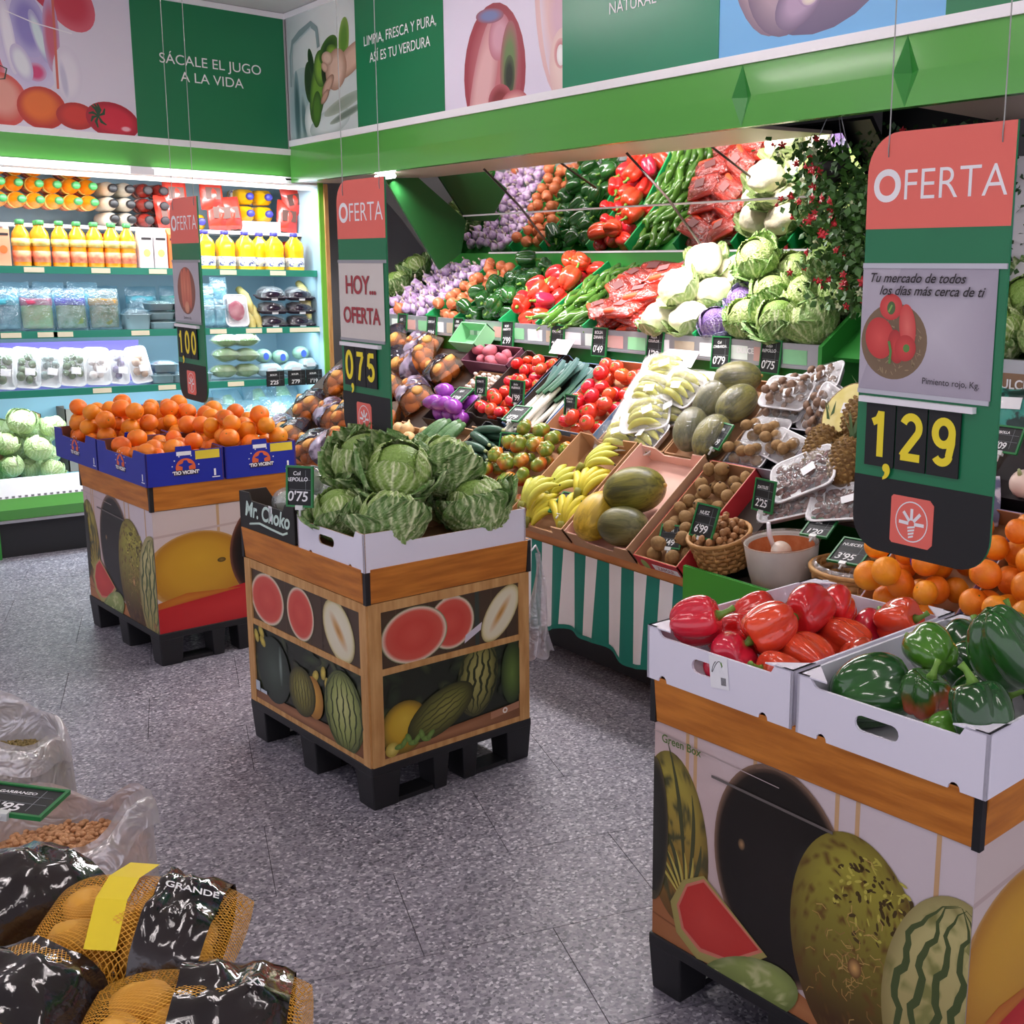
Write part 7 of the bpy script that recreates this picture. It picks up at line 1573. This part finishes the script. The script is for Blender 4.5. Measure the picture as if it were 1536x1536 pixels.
def net_mat():
    m = bpy.data.materials.new('orange_net_mesh'); m.use_nodes = True; nt = m.node_tree; N = nt.nodes; L = nt.links; b = N['Principled BSDF']; b.inputs['Base Color'].default_value = (*lin('#e8a832'), 1); b.inputs['Roughness'].default_value = .5
    tc = N.new('ShaderNodeTexCoord'); sp_ = N.new('ShaderNodeSeparateXYZ'); L.new(tc.outputs['Object'], sp_.inputs[0]); outs = []
    for s_ in (1, -1):
        mu = N.new('ShaderNodeMath'); mu.operation = 'MULTIPLY'; mu.inputs[1].default_value = s_ * 1.7; L.new(sp_.outputs[1], mu.inputs[0])
        ad = N.new('ShaderNodeMath'); ad.operation = 'ADD'; L.new(sp_.outputs[0], ad.inputs[0]); L.new(mu.outputs[0], ad.inputs[1])
        sc2 = N.new('ShaderNodeMath'); sc2.operation = 'MULTIPLY'; sc2.inputs[1].default_value = 330; L.new(ad.outputs[0], sc2.inputs[0])
        si = N.new('ShaderNodeMath'); si.operation = 'SINE'; L.new(sc2.outputs[0], si.inputs[0]); ab = N.new('ShaderNodeMath'); ab.operation = 'ABSOLUTE'; L.new(si.outputs[0], ab.inputs[0]); outs.append(ab)
    mx = N.new('ShaderNodeMath'); mx.operation = 'MINIMUM'; L.new(outs[0].outputs[0], mx.inputs[0]); L.new(outs[1].outputs[0], mx.inputs[1])
    lt = N.new('ShaderNodeMath'); lt.operation = 'LESS_THAN'; lt.inputs[1].default_value = .32; L.new(mx.outputs[0], lt.inputs[0]); L.new(lt.outputs[0], b.inputs['Alpha'])
    return m
M_NETM = net_mat(); MATS['net'] = M_NETM
M_POTY = mat('yellow_potato', '#ecb040', .5, col2='#dc9c30', nscale=8, bump=.2, bscale=60, var=.08)
mk_potato('big_potato0', M_POTY, 1.2, .036); mk_potato('big_potato1', M_POTY, 4.2, .034)
M_BFILM = mat('black_gloss_film', '#141214', .08, col2='#2c2222', nscale=5, bump=1.0, bscale=22, coat=.8)
M_YBAND = mat('yellow_band', '#f2d81e', .4)
def big_net(label, M, s0, s1, seed, band=None, txt=None):
    w, l, h = .30, .22, .155
    o = pillow(w, l, h * 1.04, seed, 20).obj('potato_net', M_NETM, None, M); TAG(o, label, 'potato net')
    for i, (x, y, z, q) in enumerate(drop(22, w - .035, l - .035, .035, seed, zmax=.1)):
        x0, y0 = (x - w / 2 + .017) * .9, (y - l / 2 + .017) * .86; hz = h / 2 * max(0, 1 - (2 * x0 / w) ** 2) ** .5 * max(0, 1 - (2 * y0 / l) ** 2) ** .45; lim = max(0, hz - .034); OB('potato', PROTO['big_potato%d' % (i % 2)][1], o, Tr(x0, y0, max(-lim, min(lim, z - .07))) @ rotm(rnd(-.4, .4), rnd(-.4, .4), rnd(0, 6)))
    for a, b_ in (s0, s1):
        if b_ > a: sleeve(w * 1.02, l * 1.03, h * 1.12, a, b_, seed).obj('printed_sleeve', M_BFILM, o)
    if band:
        b = MB()
        for p, q in zip(band[:-1], band[1:]): b.add([(p[0] - .022, p[1], p[2]), (p[0] + .022, p[1], p[2]), (q[0] + .022, q[1], q[2]), (q[0] - .022, q[1], q[2])], [(0, 1, 2, 3)])
        b.obj('yellow_band', M_YBAND, o)
    if txt: text(txt, .02, M_CHALK, o, Tr(.075, .0, h * .62) @ Rz(.2) @ Ry(.35), weight=.0004)
    return o
big_net('large potato net with black glossy film and yellow band, topmost', Tr(.435, 1.70, .60) @ Rz(-.62) @ rotm(.1, .12, 0), (.56, .86), (0, 0), 3, [(-.02, .08, .078), (-.03, .02, .095), (-.03, -.03, .093), (-.02, -.10, .06)], 'GRANDE')
big_net('potato net with black film at the left edge', Tr(.27, 1.66, .575) @ Rz(.75) @ rotm(.0, .1, 0), (.12, .6), (0, 0), 5)
big_net('potato net with wrinkled dark film at the lower edge', Tr(.42, 1.42, .59) @ Rz(-.5) @ rotm(.1, .1, 0), (.42, .88), (0, 0), 7, None, 'XS')
big_net('potato net under black film next to the chickpea sack', Tr(.30, 1.96, .575) @ Rz(.3), (.3, .9), (0, 0), 9, [(-.06, .05, .06), (-.07, .0, .075), (-.06, -.06, .06)])
big_net('potato net at the bottom left corner of the stack', Tr(.24, 1.38, .56) @ Rz(.2), (.1, .5), (0, 0), 11)

# ============================================================ hanging plant and right hand end
HP = EMPTY('hanging_plant', 'hanging basket of green leaves with small red flowers', 'plant', Tr(3.30, 2.88, 2.0))
MB().lathe([(.02, -.05), (.05, -.03), (.06, .02), (.055, .025), (.0005, -.0)], 18).obj('pot', M_INK, HP)
for a in (0, 2.1, 4.2): MB().tube([(.1 * math.cos(a), .1 * math.sin(a), .02), (0, 0, .26)], .002, 5).obj('wire', M_STEEL, HP)
R_ = random.Random(5); b = MB(); FLW = []
def plant_pt():
    t = R_.random() ** .8; z = .10 - .62 * t; y = .06 - .34 * t + R_.gauss(0, .085 + .02 * t); x = R_.gauss(0, .085); return Vector((x, y, z))
def leafq(b, p, s, nrm):
    n_ = nrm.normalized(); u_ = n_.orthogonal().normalized(); u_.rotate(Matrix.Rotation(R_.uniform(0, 6.28), 3, n_)); v_ = n_.cross(u_)
    b.add([p, p + u_ * s * .5 + v_ * s * .35 + n_ * s * .1, p + u_ * s, p + u_ * s * .5 - v_ * s * .35 + n_ * s * .1], [(0, 1, 2), (0, 2, 3)], 0, True)
for i in range(2600): leafq(b, plant_pt(), R_.uniform(.024, .044), Vector((R_.gauss(-.5, .7), R_.gauss(0, .7), R_.gauss(.4, .6))))
b.obj('foliage', mat('plant_leaf', '#2c5220', .5, col2='#4a7a2e', nscale=30), HP, kind='stuff')
fm = MB()
for i in range(5): a = i * 2 * PI / 5; fm.add([(0, 0, 0), (.009 * math.cos(a - .5), .009 * math.sin(a - .5), .005), (.016 * math.cos(a), .016 * math.sin(a), .004), (.009 * math.cos(a + .5), .009 * math.sin(a + .5), .005)], [(0, 1, 2, 3)], 0, True)
fm.blob(sph(.006), 8, 6); fmm = fm.mesh('flower', mat('red_petal', '#c82a34', .5, var=.1)); fmw = fm.mesh('white_flower', mat('cream_petal', '#d8e0b0', .5))
for i in range(70):
    p = plant_pt(); p.x = -abs(p.x) - .07; OB('flower', fmm if i % 8 else fmw, HP, Tr(*p) @ rotm(R_.uniform(-.5, .5), -1.2 + R_.uniform(-.5, .5), R_.uniform(0, 6)) @ Sc(R_.uniform(.8, 1.5)))
HP2 = EMPTY('hanging_plant', 'dark trailing plant behind the pepper offer sign', 'plant', Tr(3.52, 2.6, 2.05)); b = MB()
MB().lathe([(.05, -.02), (.09, .02), (.11, .08), (.0005, .06)], 16).obj('pot', M_INK, HP2)
for i in range(1500):
    p = Vector((R_.gauss(0, .06), R_.gauss(0, .16), R_.uniform(-.5, .1))); leafq(b, p, R_.uniform(.02, .035), Vector((R_.gauss(-.5, .7), R_.gauss(0, .7), R_.gauss(.4, .6))))
b.obj('foliage', mat('dark_plant_leaf', '#22401f', .5, col2='#365a2a', nscale=30), HP2, kind='stuff')
for i in range(22): OB('flower', fmm, HP2, Tr(-.1 - R_.random() * .05, R_.gauss(0, .14), R_.uniform(-.45, .08)) @ rotm(0, -1.3, 0) @ Sc(1.1))
struct(MB().box(3.68, 3.72, 2.38, 2.97, 1.2, 2.7).obj('void_shade_panel', M_BLACK)); struct(MB().box(3.07, 3.9, 2.34, 3.06, 2.32, 2.34).obj('void_shade_slab', M_BLACK))  # black panel and slab stand in for the shade of the dark void
wp = MB().box(3.6, 3.66, 1.5, 2.36, 1.47, 2.03).obj('wall_poster', mat('poster_white', '#e8e4e6', .5), None); TAG(wp, 'tall white poster board behind the right hand stand', 'poster'); MB().box(3.598, 3.5999, 2.30, 2.35, 1.5, 2.0).obj('printed_strip', mat('poster_blue', '#9ab0c0', .5), wp)
ST2 = EMPTY('produce_stand', 'further produce stand at the right edge behind the offer sign', 'produce stand', Tr(0, 0, 0))
MB().box(0, 1.1, 0, .5, -.02, -.001, 0, FRU(2.33, 0)).obj('upper_board', M_GREEND, ST2); MB().box(3.36, 3.42, 1.23, 2.33, 1.3, 1.345).obj('steel_rail', M_STEEL, ST2); MB().box(3.355, 3.372, 1.23, 2.33, 1.2, 1.3).obj('brown_rail', mat('rail_brown', '#8a6a50', .5), ST2)
text('DULCE', .045, M_WHITEL, ST2, faceX(3.353, 2.115, 1.262), weight=.001); MB().box(3.34, 3.358, 1.23, 2.33, 1.185, 1.2).obj('green_lip', M_GREEN, ST2)
for i, (x, u) in enumerate(((.1, .08), (.3, .09), (.12, .27), (.32, .28), (.5, .1))): spawn(('cabbage1', 'pale_cabbage0', 'cabbage2')[i % 3], FRU(2.33, 0) @ Tr(x, u, .1) @ rotm(rnd(-.4, .3), rnd(-.3, .3), rnd(0, 6)), 'savoy cabbage on the stand at the right edge, %s' % ('front left', 'front, second', 'second row left', 'second row right', 'front, third')[i], 'cabbage')
for i, (y, u, c1, c2, w_, lb_) in enumerate(((2.22, .90, '#2c7a4a', '#c8e0d0', .2, 'green and white printed pack under the brown rail'), (2.05, .92, '#3a9a8a', '#1f3a34', .2, 'teal printed pack at the right edge'), (2.2, .76, '#a8805c', '#c8b098', .22, 'brown printed fruit pack'), (2.06, .60, '#8a2a6a', '#d8b8d0', .2, 'purple printed bag leaning in the stand'), (1.98, .52, '#d8d4e0', '#6a6a8a', .18, 'checked white bag beside the oranges'), (2.08, .50, '#3ab8b0', '#7ad08a', .16, 'turquoise bag below the purple one'))):
    o = pillow(w_, .16, .07, i).obj('printed_bag', mat('bag_%d' % i, c1, .3, col2=c2, nscale=14, sharp=(.5, .56), bump=.4, bscale=20), None, FRS(y, u, .08) @ rotm(.5, 0, rnd(-.3, .3))); TAG(o, lb_, 'bag'); MB().box(-.04, .04, -.02, .02, 0, .001).obj('front_label', M_LABEL, o, Tr(0, .02, .037))
o = MB().blob(sph(.045, 1, 1, .95), 18, 12).obj('pale_turnip', mat('turnip', '#f0d8c8', .4), None, FRS(1.85, .62, .09)); TAG(o, 'round pale turnip above the oranges', 'turnip'); MB().tube([(0, 0, .04), (0, .004, .06)], [.008, .004], 7).obj('stub', M_PALE, o)
blk = MB().box(0, .3, 0, .3, 0, .06, 0, FRS(1.98, .58)).obj('black_crate', M_BLACK, None); TAG(blk, 'black crate under the turnip at the right edge', 'crate'); MB().box(-.004, .304, -.004, .304, .055, .062, 0, FRS(1.98, .58)).obj('rim', M_INK, blk)
card('CEBOLLA', "1'09", FRS(1.93, .66, .17) @ Rx(.4), 'green framed chalk price card at the right edge above the oranges', .12, .09)
oc = scrate(2.14, 1.80, .04, .52, .075, mat('blue_pink_crate', '#6aa8e0', .5, col2='#d88aa0', nscale=12), M_CARD, 'blue and pink edged crate of oranges')
fill(['orange/big'], 2.14, 1.80, .04, .52, 140, .044, 'bright orange heaped in the crate behind the green peppers', 'orange', 'oranges in the right hand crates', 21, h0=.01, peak=.2, zmax=.18)
scrate(1.79, 1.40, .04, .52, .075, M_WCRATE, M_CARD, 'white edged crate of oranges at the right edge')
fill(['orange/big'], 1.79, 1.40, .04, .52, 140, .044, 'bright orange heaped in the crate at the right edge', 'orange', 'oranges in the crate at the right edge', 22, h0=.01, peak=.2, zmax=.18)
o = MB().blob(sph(.04, 1.2, .9, .6), 18, 12).obj('violet_pack', mat('violet_wrap', '#4a2c9a', .2, col2='#e0a080', nscale=10, sharp=(.6, .66), bump=.6, bscale=30), None, FRS(1.92, .2, .18)); TAG(o, 'small violet wrapped pack lying on the oranges', 'pack'); MB().box(-.02, .02, -.012, .012, .0, .001).obj('label', M_LABEL, o, Tr(0, 0, .024))
# beyond the gusset: dark greens at the far left of the upper tier
for i, (u, h_) in enumerate(((.1, .08), (.28, .09), (.45, .1))): spawn('cabbage%d' % (i % 3), FRU(6.85, u, h_) @ Sc(.85), 'dark leafy cabbage at the far left end of the upper tier, %s' % ('front', 'middle', 'back')[i], 'cabbage')

# ============================================================ tell small groups apart by their order in the row
WORDS = ORD + ['fifteenth', 'sixteenth', 'seventeenth', 'eighteenth', 'nineteenth', 'twentieth', 'twenty-first', 'twenty-second', 'twenty-third', 'twenty-fourth']
by = {}
for o in COL.objects:
    if o.parent is None and 'label' in o and 'group' in o: by.setdefault(o['label'], []).append(o)
inv = mw.inverted()
for lb_, os_ in by.items():
    if 1 < len(os_) <= 24:
        def key(o): p = inv @ o.matrix_basis.translation; return p.x / -p.z
        for i, o in enumerate(sorted(os_, key=key)):
            if len(lb_.split()) <= 12: o['label'] = lb_ + ', %s from the left' % WORDS[i]
